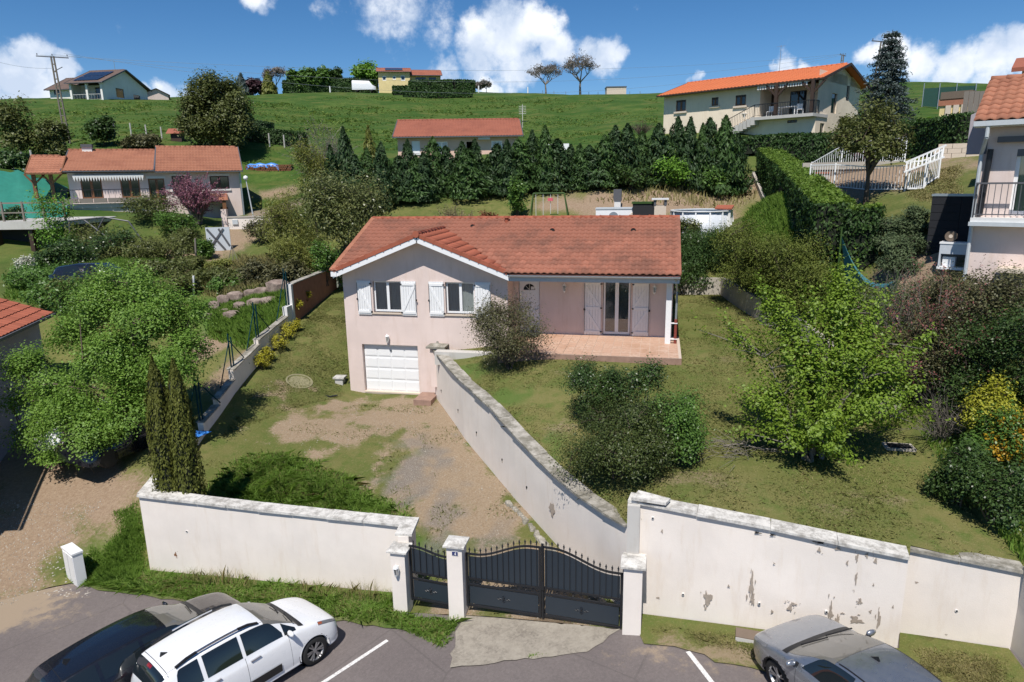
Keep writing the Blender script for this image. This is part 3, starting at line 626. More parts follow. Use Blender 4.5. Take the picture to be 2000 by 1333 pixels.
rd.add(vs, [(j*n+i, j*n+i+1, (j+1)*n+i+1, (j+1)*n+i) for j in range(3) for i in range(n-1)]+[tuple(range(n))])
rme = rd.mesh('ridge_tile'); rme.materials.append(MATS['verge_tile']); rme.polygons.foreach_set('use_smooth', [True]*len(rme.polygons))
nrg = 33
for k in range(nrg):
    o = link('ridge_tile', rme, None, roof); o.location = (XL+(XR-XL)*k/nrg-.02, RY, RZ+.0+random.uniform(-.006,.006)); o.rotation_euler = (0, 0, 0)
for k in range(9):
    o = link('ridge_tile', rme, None, roof); o.location = (WX, 25.02+k*.4, WZ+.02); o.rotation_euler = (0, 0, math.pi/2)
    if k == 0: MB().lathe([(0,0),(.13,0),(.13,.05),(0,.05)], (WX,24.98,WZ+.03), 12, 'y').build('ridge_end', 'verge_tile', roof)
for k in range(15):      # tiles of the outer verges
    m = MB()
    p0 = Vector((XL, EY, EZ))+us*(tl*k); p1 = p0+us*(tl*1.05); m.bar(tuple(p0+Vector((0,0,.04))), tuple(p1+Vector((0,0,.05))), .2, .07)
    m.build('edge_tile', 'old_tile', roof); m = MB(); q0 = Vector((XR, EY, EZ))+us*(tl*k); q1 = q0+us*(tl*1.05); m.bar(tuple(q0+Vector((-.05,0,.03))), tuple(q1+Vector((-.05,0,.045))), .14, .07); m.build('edge_tile', 'roof_tile', roof)

for x, f in ((-6.6,.8),(-3.1,.72),(.2,.72)):      # roof vents
    p = Vector((x-1.2, EY, EZ))+us*(SL*f); v = MB(); vs = []
    for yy, r in ((0,.11),(.3,.03)):
        vs += [tuple(p+Vector((r*math.cos(math.pi*i/6), 0, r*math.sin(math.pi*i/6)+.05))+us*yy) for i in range(7)]
    v.add(vs, [(i,i+1,8+i,7+i) for i in range(6)]); v.build('vent_tile', 'verge_tile', roof)
    MB().add([vs[i] for i in range(7)], [tuple(range(7))]).build('vent_opening', 'drain_dark', roof)
p = Vector((-6.4, EY, EZ))+us*(SL*.9); MB().cyl(tuple(p), tuple(p+Vector((0,0,.22))), .09, .09, 10).cyl(tuple(p+Vector((0,0,.22))), tuple(p+Vector((0,0,.3))), .14, .12, 10).build('roof_vent', 'verge_tile', roof)
# white barge boards, gutter, fascia
m = MB()
for sgn in (-1, 1): m.bar((WX, 25.07, WZ-.19), (WX+sgn*3.62, 25.07, WZ-.19-3.62*WS), .035, .19, (0,0,1))
m.box(-12.78,-12.5,25.02,25.1,4.95,5.14).box(-12.78,-12.74,25.02,25.5,4.95,5.14)
m.build('barge_board', 'white_paint', hs_)
m = MB()
for sgn in (-1, 1): m.quad((WX,25.09,WZ-.22),(WX,FY,WZ-.22),(WX+sgn*3.6,FY,WZ-.22-3.6*WS),(WX+sgn*3.6,25.09,WZ-.22-3.6*WS))
m.build('soffit', 'white_paint', hs_)
MB().box(-5.55,.80,25.10,25.14,4.86,5.08).build('fascia', 'fascia_grey', hs_)
m = MB(); n = 6; vs = []
for x in (-5.5,.82): vs += [(x, 25.02-.07*math.cos(math.pi*i/n), 5.10-.075*math.sin(math.pi*i/n)) for i in range(n+1)]
m.add(vs, [(i,i+1,n+2+i,n+1+i) for i in range(n)]); m.build('gutter', 'fascia_grey', hs_, True)
MB().box(-12.78,-12.62,25.5,33.9,4.93,5.06).build('side_gutter', 'fascia_grey', hs_)
MB().path([(.66,25.05,5.03),(.72,25.35,4.75),(.74,25.62,4.5),(.74,25.62,3.45)], .042, 8).build('downpipe', 'zinc', hs_)
o = MB().cyl((.74,25.62,3.45),(.74,25.62,2.5),.055,n=8).build('downpipe_foot', 'red_pipe', hs_)
MB().box(.5,.8,25.55,25.66,3.28,3.31).box(.5,.8,25.55,25.66,2.68,2.71).build('pipe_clamp', 'white_paint', hs_)
MB().box(.36,.56,25.52,25.72,2.5,5.03).build('porch_post', 'white_paint', hs_)
# openings
for x0, x1, cur in ((-11.27,-10.05,True),(-8.2,-7.0,True)):
    w = window(hs_, x0+.02, x1-.02, 3.44, 4.69, FY+.12, curtain=cur)
    MB().box(x0-.06, x1+.06, FY-.06, FY+.12, 3.36, 3.42).build('window_sill', 'sill_stone', hs_)
for x0, x1, hr in ((-11.93,-11.34,True),(-10.03,-9.40,False),(-8.87,-8.25,True),(-6.97,-6.33,False)): shutter(hs_, x0, x1, 3.33, 4.72, FY-.055, hr)
w = window(hs_, -2.03,-.99,2.56,4.70, BY+.08, curtain=False, fw=.07); 
c = MB(); n = 40
for i in range(n):
    x = -1.97+.92*i/n; c.quad((x,BY+.2,2.6),(x+.008,BY+.2,2.6),(x+.008,BY+.2,4.66),(x,BY+.2,4.66))
c.build('string_curtain', 'curtain', w)
for x0, x1, hr in ((-2.78,-2.12,True),(-.90,-.26,False)): shutter(hs_, x0, x1, 2.55, 4.70, BY-.055, hr, 3)
d = MB().box(-5.40,-4.59,BY+.06,BY+.1,2.54,4.71).build('front_door', 'white_pvc', hs_)
pn = MB()
for x0, x1 in ((-5.27,-5.03),(-4.95,-4.71)):
    for z0, z1 in ((2.68,3.05),(3.12,3.42),(3.5,4.15)): pn.box(x0,x1,BY+.045,BY+.06,z0,z1)
pn.build('door_panel', 'white_paint', d); n = 9
MB().add([(-4.995+.24*math.cos(math.pi*i/n), BY+.052, 4.28+.25*math.sin(math.pi*i/n)) for i in range(n+1)], [tuple(range(n+1))]).build('fanlight', 'dark_glass', d)
MB().box(-4.93,-4.78,BY+.04,BY+.05,4.3,4.42).bar((-4.99,BY+.045,4.29),(-5.15,BY+.045,4.45),.015).bar((-4.99,BY+.045,4.29),(-4.99,BY+.045,4.52),.015).build('fanlight_sticker', 'dull_white', d)
MB().cyl((-4.68,BY+.06,3.5),(-4.68,BY-.02,3.5),.02).box(-4.79,-4.67,BY-.03,BY-.01,3.49,3.52).build('door_handle', 'zinc', d)
MB().box(-5.35,-4.55,25.9,26.45,2.545,2.57).build('doormat', 'dark_room', hs_)
# garage door: 4 x 4 raised cassettes
g = MB().box(-11.88,-9.49,FY+.17,FY+.2,.03,2.05).build('garage_door', 'white_pvc', hs_)
cs = MB(); cs.box(0,.545,-.014,0,0,.40); cs.box(.03,.515,-.02,-.014,.03,.37); cme = cs.mesh('door_cassette'); cme.materials.append(MATS['white_pvc'])
for i in range(4):
    for j in range(4):
        o = link('door_cassette', cme, None, g); o.location = (-11.86+i*.593, FY+.168, .07+j*.49)
MB().box(-11.9,-9.47,FY-.02,FY+.17,-.03,.03).build('garage_sill', 'sill_stone', hs_)
MB().cyl((-10.68,FY+.16,1.78),(-10.68,FY+.12,1.78),.025).build('door_knob', 'black_iron', g)
# terrace of square tiles
TX0, TX1, TY0, TY1, TZ = -5.6, .92, 23.45, 26.62, 2.5
MB().box(TX0,TX1,TY0,TY1+.3,1.7,TZ).build('terrace_slab', 'terrace_side', hs_)
te = [c for c in hs_.children if c.name.startswith('terrace_slab')][0]
MB().quad((TX0,TY0,TZ+.003),(TX1,TY0,TZ+.003),(TX1,TY1,TZ+.003),(TX0,TY1,TZ+.003)).build('grout', 'terrace_grout', te)
tt = MB().box(0,.322,0,.322,0,.016); tme_ = tt.mesh('floor_tile'); tme_.materials.append(MATS['terrace_tile_mat'])
for i in range(19):
    for j in range(9):
        o = link('floor_tile', tme_, None, te); o.location = (TX0+.05+i*.336, TY0+.03+j*.345, TZ+.004+random.uniform(0,.002))
MB().box(-8.4,-5.62,24.6,25.0,1.6,2.12).build('low_wall', 'grey_render', hs_)
pl = thing('parapet_pier', 'short pier with grey pyramid cap where the long parapet meets the pink house', 'pier', (-8.45,25.35,0)); MB().box(-.32,.2,-.2,.2,.5,2.12).build('shaft', 'pink_plaster', pl); MB().box(-.45,.33,-.32,.27,2.12,2.2).add([(-.45,-.32,2.2),(.33,-.32,2.2),(.33,.27,2.2),(-.45,.27,2.2),(-.06,0,2.3)],[(0,1,4),(1,2,4),(2,3,4),(3,0,4)]).cyl((-.06,0,2.28),(-.06,0,2.36),.06,.04,8).build('cap', 'old_cap', pl)
lantern('wall_lantern', 'white lantern on the pink wall right above the garage door', (-10.72, FY, 2.36))
lantern('wall_lantern', 'white lantern under the porch between front door and french window', (-3.56, BY, 4.42))
lantern('wall_lantern', 'white lantern under the porch beside the white corner post', (-.08, BY, 4.42))
# ------------------------------------------------------------------ boundary walls
def wall_poly(mb, pts, tops, bots, th, side=1):
    # vertical wall along a polyline with sloping top; thickness added on the left of travel (side=1)
    n = len(pts); p = [np.array(q) for q in pts]; nr = []
    for i in range(n):
        a = p[max(0, i-1)]; b = p[min(n-1, i+1)]; d = (b-a)/np.linalg.norm(b-a); nr.append(np.array([-d[1], d[0]])*side*th)
    q = [a+b for a, b in zip(p, nr)]
    vs = []
    for i in range(n): vs += [(*p[i], bots[i]), (*p[i], tops[i]), (*q[i], tops[i]), (*q[i], bots[i])]
    fs = [(0,1,2,3), tuple(4*(n-1)+k for k in (3,2,1,0))]
    for i in range(n-1):
        a, b = 4*i, 4*i+4
        fs += [(a,b,b+1,a+1),(a+1,b+1,b+2,a+2),(a+2,b+2,b+3,a+3)]
    return mb.add(vs, fs)
def coping(parent, pts, tops, th, over, n_per, mat, side=1, thick=.07, name='coping_slab', chip=.01):
    p = [np.array(q) for q in pts]; seg = []
    for i in range(len(p)-1):
        L_ = np.linalg.norm(p[i+1]-p[i]); k = max(1, round(L_/n_per)); d = (p[i+1]-p[i])/L_; nn = np.array([-d[1], d[0]])*side
        for j in range(k):
            s0, s1 = j/k, (j+1)/k; a = p[i]+(p[i+1]-p[i])*s0+d*.004; b = p[i]+(p[i+1]-p[i])*s1-d*.004
            za = tops[i]+(tops[i+1]-tops[i])*s0; zb = tops[i]+(tops[i+1]-tops[i])*s1; r = lambda: random.uniform(-chip, chip)
            vs = []
            for (c, z) in ((a, za), (b, zb)):
                o0 = c-nn*(over+r()); o1 = c+nn*(th+over+r())
                vs += [(*o0, z+.002), (*o0, z+thick+r()), (*o1, z+thick+r()), (*o1, z+.002)]
            MB().add(vs, [(0,1,2,3),(7,6,5,4),(0,4,5,1),(1,5,6,2),(2,6,7,3),(3,7,4,0)]).build(name, mat, parent)
def bare(parent, lst, yf, mat='bare_patch_mat'):
    for (u, v, w, h) in lst:
        b = Yp(u, v, 13.8); y = yf(b[0]); b = Yp(u, v, y); y = yf(b[0]); b = Yp(u, v, y)
        W = px(w, b)*.6; Hh = px(h, b)*.66; k = 14
        def blot(cx, cz, W_, H_, k, off):
            pts = []; ph = random.uniform(0, 6)
            for i in range(k):
                a = 2*math.pi*i/k; r = .72+.22*math.sin(3*a+ph)+.14*math.sin(7*a-ph)+random.uniform(-.2, .2); x = cx+W_*r*math.cos(a); pts.append((x, yf(x)-off, cz+H_*r*math.sin(a)))
            MB().add(pts, [tuple(range(k))]).build('bare_patch', mat, parent)
        blot(b[0], b[2], W, Hh, 26, .004)
        if w*h > 60:
            for q in range(4): blot(b[0]+random.uniform(-1.7,1.7)*W, b[2]+random.uniform(-1.6,1.6)*Hh, W*random.uniform(.1,.4), Hh*random.uniform(.08,.3), 12, .0045+.0004*q)
def weep(parent, lst, yf):
    for (u, v) in lst:
        b = Yp(u, v, 13.8); y = yf(b[0]); b = Yp(u, v, y); y = yf(b[0]); b = Yp(u, v, y)
        MB().cyl((b[0], y-.02, b[2]), (b[0], y+.02, b[2]), .03, n=10).build('weep_pipe', 'dull_white', parent)
        MB().cyl((b[0], y-.022, b[2]), (b[0], y-.0205, b[2]), .021, n=10).build('weep_hole', 'drain_dark', parent)
# left street wall
t = thing('boundary_wall', 'long pale wall with white slab coping between the tall cypresses and the small gate', 'wall', (0,0,0))
lp = [(-14.15,15.2),(-10.2,14.9),(-6.05,14.6)]; lt = [.06,.12,.24]
wall_poly(MB(), lp, lt, [-2.6,-2.4,-2.1], .26).build('wall', 'wall_render', t)
coping(t, lp, lt, .26, .08, 1.1, 'cap_stone')
wall_poly(MB(), [(-6.05,14.86),(-5.95,14.1)], [.24,.22], [-2.1,-2.0], .26).build('return_wall', 'wall_render', t); coping(t, [(-6.02,14.9),(-5.95,14.12)], [.25,.22], .26, .07, .8, 'cap_stone')
wall_poly(MB(), [(-14.15,15.2),(-14.75,17.0)], [.06,.1], [-2.8,-2.], .26, -1).build('return_wall', 'wall_render', t); coping(t, [(-14.15,15.25),(-14.75,17.)], [.062,.1], .26, .08, .9, 'cap_stone', -1)
yl = lambda x: 15.2+(x+14.15)*(-.6/8.1)
weep(t, [(365,1038)], yl); bare(t, [(343,1084,7,9)], yl, 'brown_wood')
# right street wall
t = thing('boundary_wall', 'high pale wall with flaking render patches right of the double gate', 'wall', (0,0,0))
rp = [(0.0-.47,14.24),(2.5,13.85),(5.04,13.45)]; rt = [1.56,1.38,1.2]
wall_poly(MB(), rp, rt, [-1.8,-1.6,-1.4], .26).build('wall', 'wall_render', t); coping(t, rp, rt, .26, .09, 1.25, 'cap_stone', chip=.02)
MB().box(-.475,-.2,14.05,14.22,-1.5,1.545).build('end_pier', 'grey_render', t)
MB().add([(-.4,14.1,1.66),(.35,14.02,1.64),(.45,14.3,1.62),(-.25,14.45,1.66),(-.4,14.1,1.72),(.35,14.02,1.70),(.45,14.3,1.68),(-.25,14.45,1.75)],[(4,5,6,7),(0,1,5,4),(1,2,6,5),(2,3,7,6),(3,0,4,7)]).build('loose_slab', 'cap_stone', t)
yr = lambda x: 14.24-.79*(x+.47)/5.51
bare(t, [(1382,1170,16,28),(1468,1145,9,44),(1470,1170,8,22),(1543,1188,10,14),(1508,1195,5,7),(1622,1195,7,40),(1635,1215,10,28),(1672,1212,24,14),(1680,1176,8,12),(1716,1210,6,40),(1674,1090,5,18),(1693,1085,5,12),(1710,1096,6,12),(1636,1072,10,7),(1600,1075,7,9),(1672,1130,4,28),(1706,1143,3,6),(1512,1101,4,4),(1423,1145,5,6),(1550,1180,12,6),(1700,1195,5,8),(1744,1186,3,8),(1655,1100,4,10),(1285,1168,7,4),(1293,1038,4,8)], yr)
bare(t, [(1480,1041,15,4),(1509,1045,12,4),(1600,1060,22,4)], yr, 'drain_dark')
weep(t, [(1334,1161),(1483,1179),(1614,1195),(1275,1012)], yr)
t = thing('boundary_wall', 'lower recessed pale wall section at the far right end of the street front', 'wall', (0,0,0))
rp2 = [(5.02,13.98),(7.16,13.62)]; rt2 = [1.12,1.02]
wall_poly(MB(), rp2, rt2, [-1.4,-1.3], .26).build('wall', 'wall_render', t); coping(t, rp2, rt2, .26, .07, 1.2, 'old_cap')
yr2 = lambda x: 13.98-.36*(x-5.02)/2.14
bare(t, [(1833,1085,10,5),(1790,1138,7,4),(1848,1240,5,3),(1950,1103,7,4),(1872,1100,3,6)], yr2); weep(t, [(1868,1193)], yr2)
t = thing('side_wall', 'dark shaded wall running towards the viewer at the right picture edge', 'wall', (0,0,0)); wall_poly(MB(), [(7.14,13.62),(7.2,12.4),(7.6,8.6)], [1.1,1.05,.8], [-1.5]*3, .26).build('wall', 'wall_render', t); coping(t, [(7.14,13.6),(7.2,12.4),(7.6,8.6)], [1.1,1.05,.8], .26, .05, 1.2, 'old_cap')
# parapet between driveway and lawn
t = thing('retaining_wall', 'curving pale retaining wall with weathered grey coping between driveway and lawn', 'wall', (0,0,0))
ptop = [2.0,1.75,1.62,1.38,1.14,1.02,.95,.96,1.0]; pbot = [-.6,-.8,-1,-1.2,-1.3,-1.4,-1.5,-1.6,-1.6]
wall_poly(MB(), PARA, ptop, pbot, .2).build('wall', 'wall_render', t); coping(t, PARA, ptop, .2, .11, 1.1, 'old_cap', thick=.06, chip=.02)
for (u, v) in ((862,763),(895,801),(931,845),(981,898),(1029,952)):
    b = P(u, v, 20)
    for a, c in zip(PARA[:-1], PARA[1:]):
        r = ray(u, v); Mx = np.array([[r[0], -(c[0]-a[0])], [r[1], -(c[1]-a[1])]]); s_, w_ = np.linalg.solve(Mx, np.array(a))
        if 0 <= w_ <= 1:
            q = CP+r*s_; MB().cyl(tuple(q-np.array([.02,.01,0])), tuple(q+np.array([.02,.01,0])), .035, n=8).build('weep_hole', 'drain_dark', t)
            for k in range(1): MB().add([(q[0]-.013+random.uniform(-.03,.03), q[1]-.013, q[2]-.1), (q[0]+.012, q[1]-.015, q[2]-.12), (q[0]+.03, q[1]-.02, q[2]-.05), (q[0]-.02, q[1]-.0, q[2]-.03)], [(0,1,2,3)]).build('rust_streak', 'bare_patch_mat', t)
b = P(1085,1017,16.9); MB().add([(-2.56+.1*math.cos(a)*r, 16.64-.09*math.cos(a)*r-.02, -.02+.2*math.sin(a)*r) for a, r in zip(np.linspace(0, 5.9, 12), [1,.6,1.1,.7,1,.8,1.1,.6,.9,1.2,.7,1])], [tuple(range(12))]).build('bare_patch', 'bare_patch_mat', t)
MB().box(-9.35,-8.62,24.55,25.6,-.2,.12).build('side_step', 'terrace_side', t)
# low kerb of stones at the foot of the parapet
st = MB()
for i in range(60):
    k = i/59*(len(PARA)-4)+3; a = int(k); f = k-a; a = min(a, len(PARA)-2); x = PARA[a][0]+(PARA[a+1][0]-PARA[a][0])*f-.18; y = PARA[a][1]+(PARA[a+1][1]-PARA[a][1])*f-.15; z = h1(x, y); s = random.uniform(.07,.13); st.lathe([(0,-.04),(s,-.03),(s*.8,.05),(0,.07)], (x+random.uniform(-.05,.05), y, z), 6)
o = st.build('rubble_edge', 'old_cap', t); o['kind'] = 'stuff'
# left garden wall with steps
t = thing('garden_wall', 'stepped low wall with fence posts between driveway grass and the neighbouring slope', 'wall', (0,0,0))
segs = [((-14.75,17.0),(-15.5,20.),-.05,.1),((-15.5,20.),(-15.75,21.3),.42,.62),((-15.75,21.3),(-16.05,22.8),.85,1.15),((-16.05,22.8),(-16.45,25.3),1.55,1.95),((-16.45,25.3),(-16.8,28.4),2.15,2.55)]
for a, c, z0, z1 in segs:
    wall_poly(MB(), [a, c], [z0, z1], [-2.4, -2.4], .2).build('wall', 'wall_render', t); coping(t, [a, c], [z0, z1], .2, .06, 1.6, 'old_cap', thick=.04)
wall_poly(MB(), [(-16.8,28.4),(-16.9,29.2)], [3.0,3.0], [0,0], .22).build('pier', 'dull_white', t)
t = thing('garden_wall', 'red brown rendered wall block with grey coping at the top of the left garden wall', 'wall', (0,0,0)); wall_poly(MB(), [(-16.86,29.2),(-17.4,34.8)], [3.95,4.05], [0,0], .22).build('wall', 'rust_block', t); coping(t, [(-16.86,29.2),(-17.4,34.8)], [3.95,4.05], .22, .05, 1.5, 'old_cap', thick=.05)
wall_poly(MB(), [(-16.84,29.0),(-16.9,29.5)], [3.97,3.97], [0,0], .25).build('end_pier', 'dull_white', t)
t = thing('garden_wall', 'pale ivy hung rear wall behind the pink house', 'wall', (0,0,0)); wall_poly(MB(), [(-17.4,35.),(-5,35.05),(3.15,35.)], [3.75,3.72,3.68], [2,2,2], .22).build('wall', 'block_wall', t)
t = thing('garden_wall', 'grey block wall curving along the right edge of the lawn under the conifers', 'wall', (0,0,0)); wall_poly(MB(), RWALL[:4], [3.72,3.6,3.35,2.6], [2,2,1.8,1.2], .22).build('wall', 'block_wall', t)
# gate piers
def pier(label, x0, x1, y0, top, w=.36):
    t = thing('gate_pier', label, 'pier', (x0, y0, zs(np.array([x0]))[0]), 0)
    zb = float(zs(np.array([x0]))[0]); hh = top-zb
    MB().box(0, x1-x0, 0, .38, -.3, hh-.09).build('shaft', 'wall_render', t)
    W = x1-x0; c = MB().box(-.07, W+.07, -.07, .45, hh-.09, hh-.05); c.add([(-.07,-.07,hh-.05),(W+.07,-.07,hh-.05),(W+.07,.45,hh-.05),(-.07,.45,hh-.05),(W*.2,.12,hh),(W*.8,.12,hh),(W*.8,.26,hh),(W*.2,.26,hh)], [(0,1,5,4),(1,2,6,5),(2,3,7,6),(3,0,4,7),(4,5,6,7)])
    c.build('cap', 'cap_stone', t); return t
p1 = pier('gate pier with a small white lantern, left of the pedestrian gate', -6.02, -5.66, 13.74, .1)
p2 = pier('gate pier carrying the blue house number plate', -4.57, -4.2, 13.62, .46)
p3 = pier('gate pier against the flaking wall right of the double gate', -.5, -.1, 13.42, .50)
MB().box(-.05,.47,.38,.68,1.55,1.64).build('rear_cap', 'cap_stone', p3)
lantern('pier_lantern', 'small white wall lantern on the gate pier', (-5.86, 13.74, -.42)).scale = (.85,.85,.85)
npl = MB().box(.13,.285,-.012,0,1.72,1.83).build('number_plate', 'dull_white', p2); MB().box(.139,.276,-.015,-.012,1.729,1.821).build('plate_face', 'navy_enamel', npl)
# digit 4 in white strokes
MB().bar((.222,-.017,1.742),(.222,-.017,1.81),.015,.004).bar((.188,-.017,1.765),(.24,-.017,1.765),.013,.004).bar((.19,-.017,1.767),(.224,-.017,1.807),.013,.004).build('digit_four', 'white_paint', npl)
# gates
def curve_top(x, x0, x1, zlo, zhi, up):      # swan neck top rail
    s = (x-x0)/(x1-x0); s = s if up else 1-s
    return zlo+(zhi-zlo)*(.5-.5*math.cos(math.pi*min(1, max(0, (s-.12)/.76))))
def leaf(parent_name, label, xa, ya, xb, yb, zlo, zhi, base, up, nbar, cat='gate', grp=None):
    Ln = math.hypot(xb-xa, yb-ya); t = thing(parent_name, label, cat, (xa, ya, base), math.atan2(yb-ya, xb-xa), grp)
    ct = lambda x: curve_top(x, 0, Ln, zlo, zhi, up)
    f = MB(); f.box(0,.05,-.025,.025,0,ct(0)).box(Ln-.05,Ln,-.025,.025,0,ct(Ln)).box(.05,Ln-.05,-.02,.02,.02,.07).box(.05,Ln-.05,-.02,.02,.58,.62).box(.05,Ln-.05,-.02,.02,.74,.78)
    n = 18; xs = [Ln*i/n for i in range(n+1)]
    for a, b in zip(xs[:-1], xs[1:]): f.bar((a,0,ct(a)),(b,0,ct(b)),.045,.035)
    f.build('frame', 'black_iron', t)
    MB().box(.075,Ln-.075,.0,.008,.095,.555).build('lower_panel', 'gate_panel', t)
    u = MB(); vs = []
    for x in xs: x = min(max(x, .06), Ln-.06); vs += [(x,.012,.785),(x,.012,ct(x)-.07)]
    u.add(vs, [(2*i,2*i+2,2*i+3,2*i+1) for i in range(n)]); u.build('upper_panel', 'gate_panel', t)
    for i in range(nbar):
        x = Ln*(i+.75)/(nbar+.5); z = ct(x); b = MB().bar((x,-.012,.76),(x,-.012,z+.07),.014); zt = z+.07
        b.lathe([(0,.0),(.012,0),(.02,.015),(.012,.03),(.026,.055),(.008,.1),(0,.135)], (x,-.012,zt-.01), 6); b.build('bar', 'black_iron', t)
    k = int(Ln/.19)
    for i in range(k):
        cx = .08+(Ln-.16)*(i+.5)/k; sg = 1 if i % 2 else -1
        pts = [(cx+sg*.05*math.cos(a)*(1-a/9), 0, .68+.05*math.sin(a)*(1-a/9)) for a in np.linspace(0, 6.5, 11)]
        MB().path(pts, .006, 4).path([(cx-sg*.04, 0, .625), (cx, 0, .66), (cx+sg*.05, 0, .735)], .006, 4).build('scroll', 'black_iron', t)
    r = MB(); cx = Ln/2
    for a in range(4):
        an = a*math.pi/2
        for w in (-1, 1): r.path([(cx+.05*math.cos(an), -.008, .325+.03*math.sin(an)), (cx+.11*math.cos(an+w*.35), -.008, .325+.06*math.sin(an+w*.35)), (cx+.16*math.cos(an), -.008, .325+.085*math.sin(an))], .008, 4)
    r.cyl((cx,-.02,.325),(cx,0,.325),.025,n=8); r.build('rosette', 'black_iron', t)
    return t
leaf('pedestrian_gate', 'narrow black iron gate with spear tips between the two left piers', -5.63, 13.98, -4.58, 13.86, 1.32, 1.46, -1.38, False, 6)
gx = -2.36
leaf('driveway_gate', 'black iron double gate leaf beside the number plate pier', -4.18, 13.86, gx-.01, 13.76, 1.40, 1.79, -1.30, True, 13)
t = leaf('driveway_gate', 'black iron double gate leaf beside the flaking wall', gx+.01, 13.76, -.52, 13.62, 1.40, 1.79, -1.28, False, 13)
MB().cyl((.02,-.03,0),(.02,-.03,1.88),.03,n=8).box(.0,.06,-.09,-.03,.75,.95).build('meeting_post', 'black_iron', t)
# ground details by the gate
m = MB(); pts = [(-4.3,13.95),(-.55,13.55),(-.75,13.3),(-1.2,12.75),(-2.3,12.45),(-4.05,12.0),(-4.2,12.9)]
pts = densify(pts, .22); pts = [(a+random.gauss(0,.035), b+random.gauss(0,.035)) for a, b in pts]
o = patch('concrete_apron', pts, lambda x, y: zs(x)+.025+.02*(vnoise(x, y, .4)-.5), .25, 'concrete_apron', edge=.25, jit=.3)
MB().box(-5.62,-4.6,13.75,14.15,-1.75,-1.5).build('threshold', 'concrete_apron', p1)
MB().box(-4.18,-.5,13.58,13.95,-1.7,-1.40).build('threshold', 'concrete_apron', p2)
t_ = MT('road_paint'); a = t_.noise(25, 6, .75, t_.geo()); t_.col(t_.mix(t_.ramp(a, .35, .7), (.78,.77,.74), (.45,.42,.40))).rough(.8)
def stripe(label, a, b, w=.1):
    a, b = arr(a), arr(b); d = (b-a)/np.linalg.norm(b-a); n = np.array([-d[1], d[0]])*w/2; k = 12; vs = []
    for i in range(k+1):
        c = a+(b-a)*i/k
        for s in (-1, 1): q = c+n*s*random.uniform(.93, 1.04); vs.append((q[0], q[1], float(zs(np.array([q[0]]))[0])+.005))
    o = MB().add(vs, [(2*i, 2*i+2, 2*i+3, 2*i+1) for i in range(k)]).build('bay_line', 'road_paint'); o['kind'] = 'structure'
stripe('', (-5.79,12.76), (-8.6,8.0)); stripe('', (.89,12.98), (3.4,7.8))
stripe('', (-11.2,13.2), (-14.2,8.2)); stripe('', (6.0,12.6), (8.9,6.5))
# utility cabinet
t = thing('utility_cabinet', 'white plastic meter cabinet standing in the grass at the parking edge', 'utility box', (-16.0,14.5,-2.45), -.45)
MB().box(-.36,.36,-.13,.13,-.1,1.02).build('body', 'white_pvc', t); MB().box(-.33,.33,-.142,-.13,.08,.96).build('door', 'dull_white', t); MB().box(-.38,.38,-.15,.15,1.02,1.07).build('lid', 'white_pvc', t); MB().box(-.006,.006,-.146,-.13,.08,.96).build('seam', 'zinc', t)
# stone cover, block, hose, slab
t = thing('inspection_chamber', 'small concrete block with slab lid on the grass by the house corner', 'concrete block', (*G(665,750)[:2], G(665,750)[2]), .1); MB().box(-.17,.17,-.17,.17,-.1,.2).build('block', 'grey_render', t); MB().box(-.24,.24,-.22,.22,.2,.27).build('lid', 'cap_stone', t)
g = G(585,748); plain('grass_ring', (.23,.21,.12), .95, var=.4, scale=8); t = thing('manhole_cover', 'round concrete manhole cover sunk in the grass left of the house', 'manhole cover', (g[0],g[1],g[2]+.0)); t.rotation_euler = (math.atan((h1(g[0],g[1]+.5)-h1(g[0],g[1]-.5))), -math.atan((h1(g[0]+.5,g[1])-h1(g[0]-.5,g[1]))), 0); MB().lathe([(0,.012),(.42,.012),(.44,.0),(.47,.0),(.49,.03),(.55,.03),(.58,-.05)], (0,0,0), 28).build('ring', 'grass_ring', t)
hp = [(-12.62,26.3,.45),(-12.75,26.2,.3),(-12.9,26.0,.12),(-13.3,25.7,.2),(-13.7,25.3,.14),(-13.9,25.0,.1),(-13.7,24.75,.06)]
o = MB().path(hp, .022, 6).path([(-13.25,24.7,.06),(-13.0,24.6,.05),(-12.75,24.8,.06)], .03, 6).build('garden_hose', 'black_iron'); tag(o, 'black hose trailing on the grass at the left house corner', 'hose')
t = thing('paving_slab', 'brown rectangular slab leaning at the foot of the flaking wall', 'slab', (2.2,13.5,zs(np.array([2.2]))[0]), -.12); MB().box(-.3,.3,-.16,.16,.02,.12).build('slab', 'brown_block', t); MB().box(-.3,.3,-.17,-.16,.0,.1).build('edge', 'grey_render', t)
g = G(1755,878); t = thing('drain_pit', 'small concrete edged pit in the lawn right of the bright tree', 'pit', (g[0],g[1],g[2])); MB().box(-.35,.35,-.22,.22,-.0,.06).build('rim', 'block_wall', t); MB().box(-.28,.28,-.16,.16,.05,.068).build('opening', 'drain_dark', t)
# scattered stones along verge
st = MB()
for i in range(140):
    g = G(random.uniform(60,210), random.uniform(1080,1170)); s = random.uniform(.012,.035); st.lathe([(0,-s),(s,0),(0,s*.8)], tuple(g), 5)
o = st.build('loose_stones', 'block_wall'); o['kind'] = 'stuff'
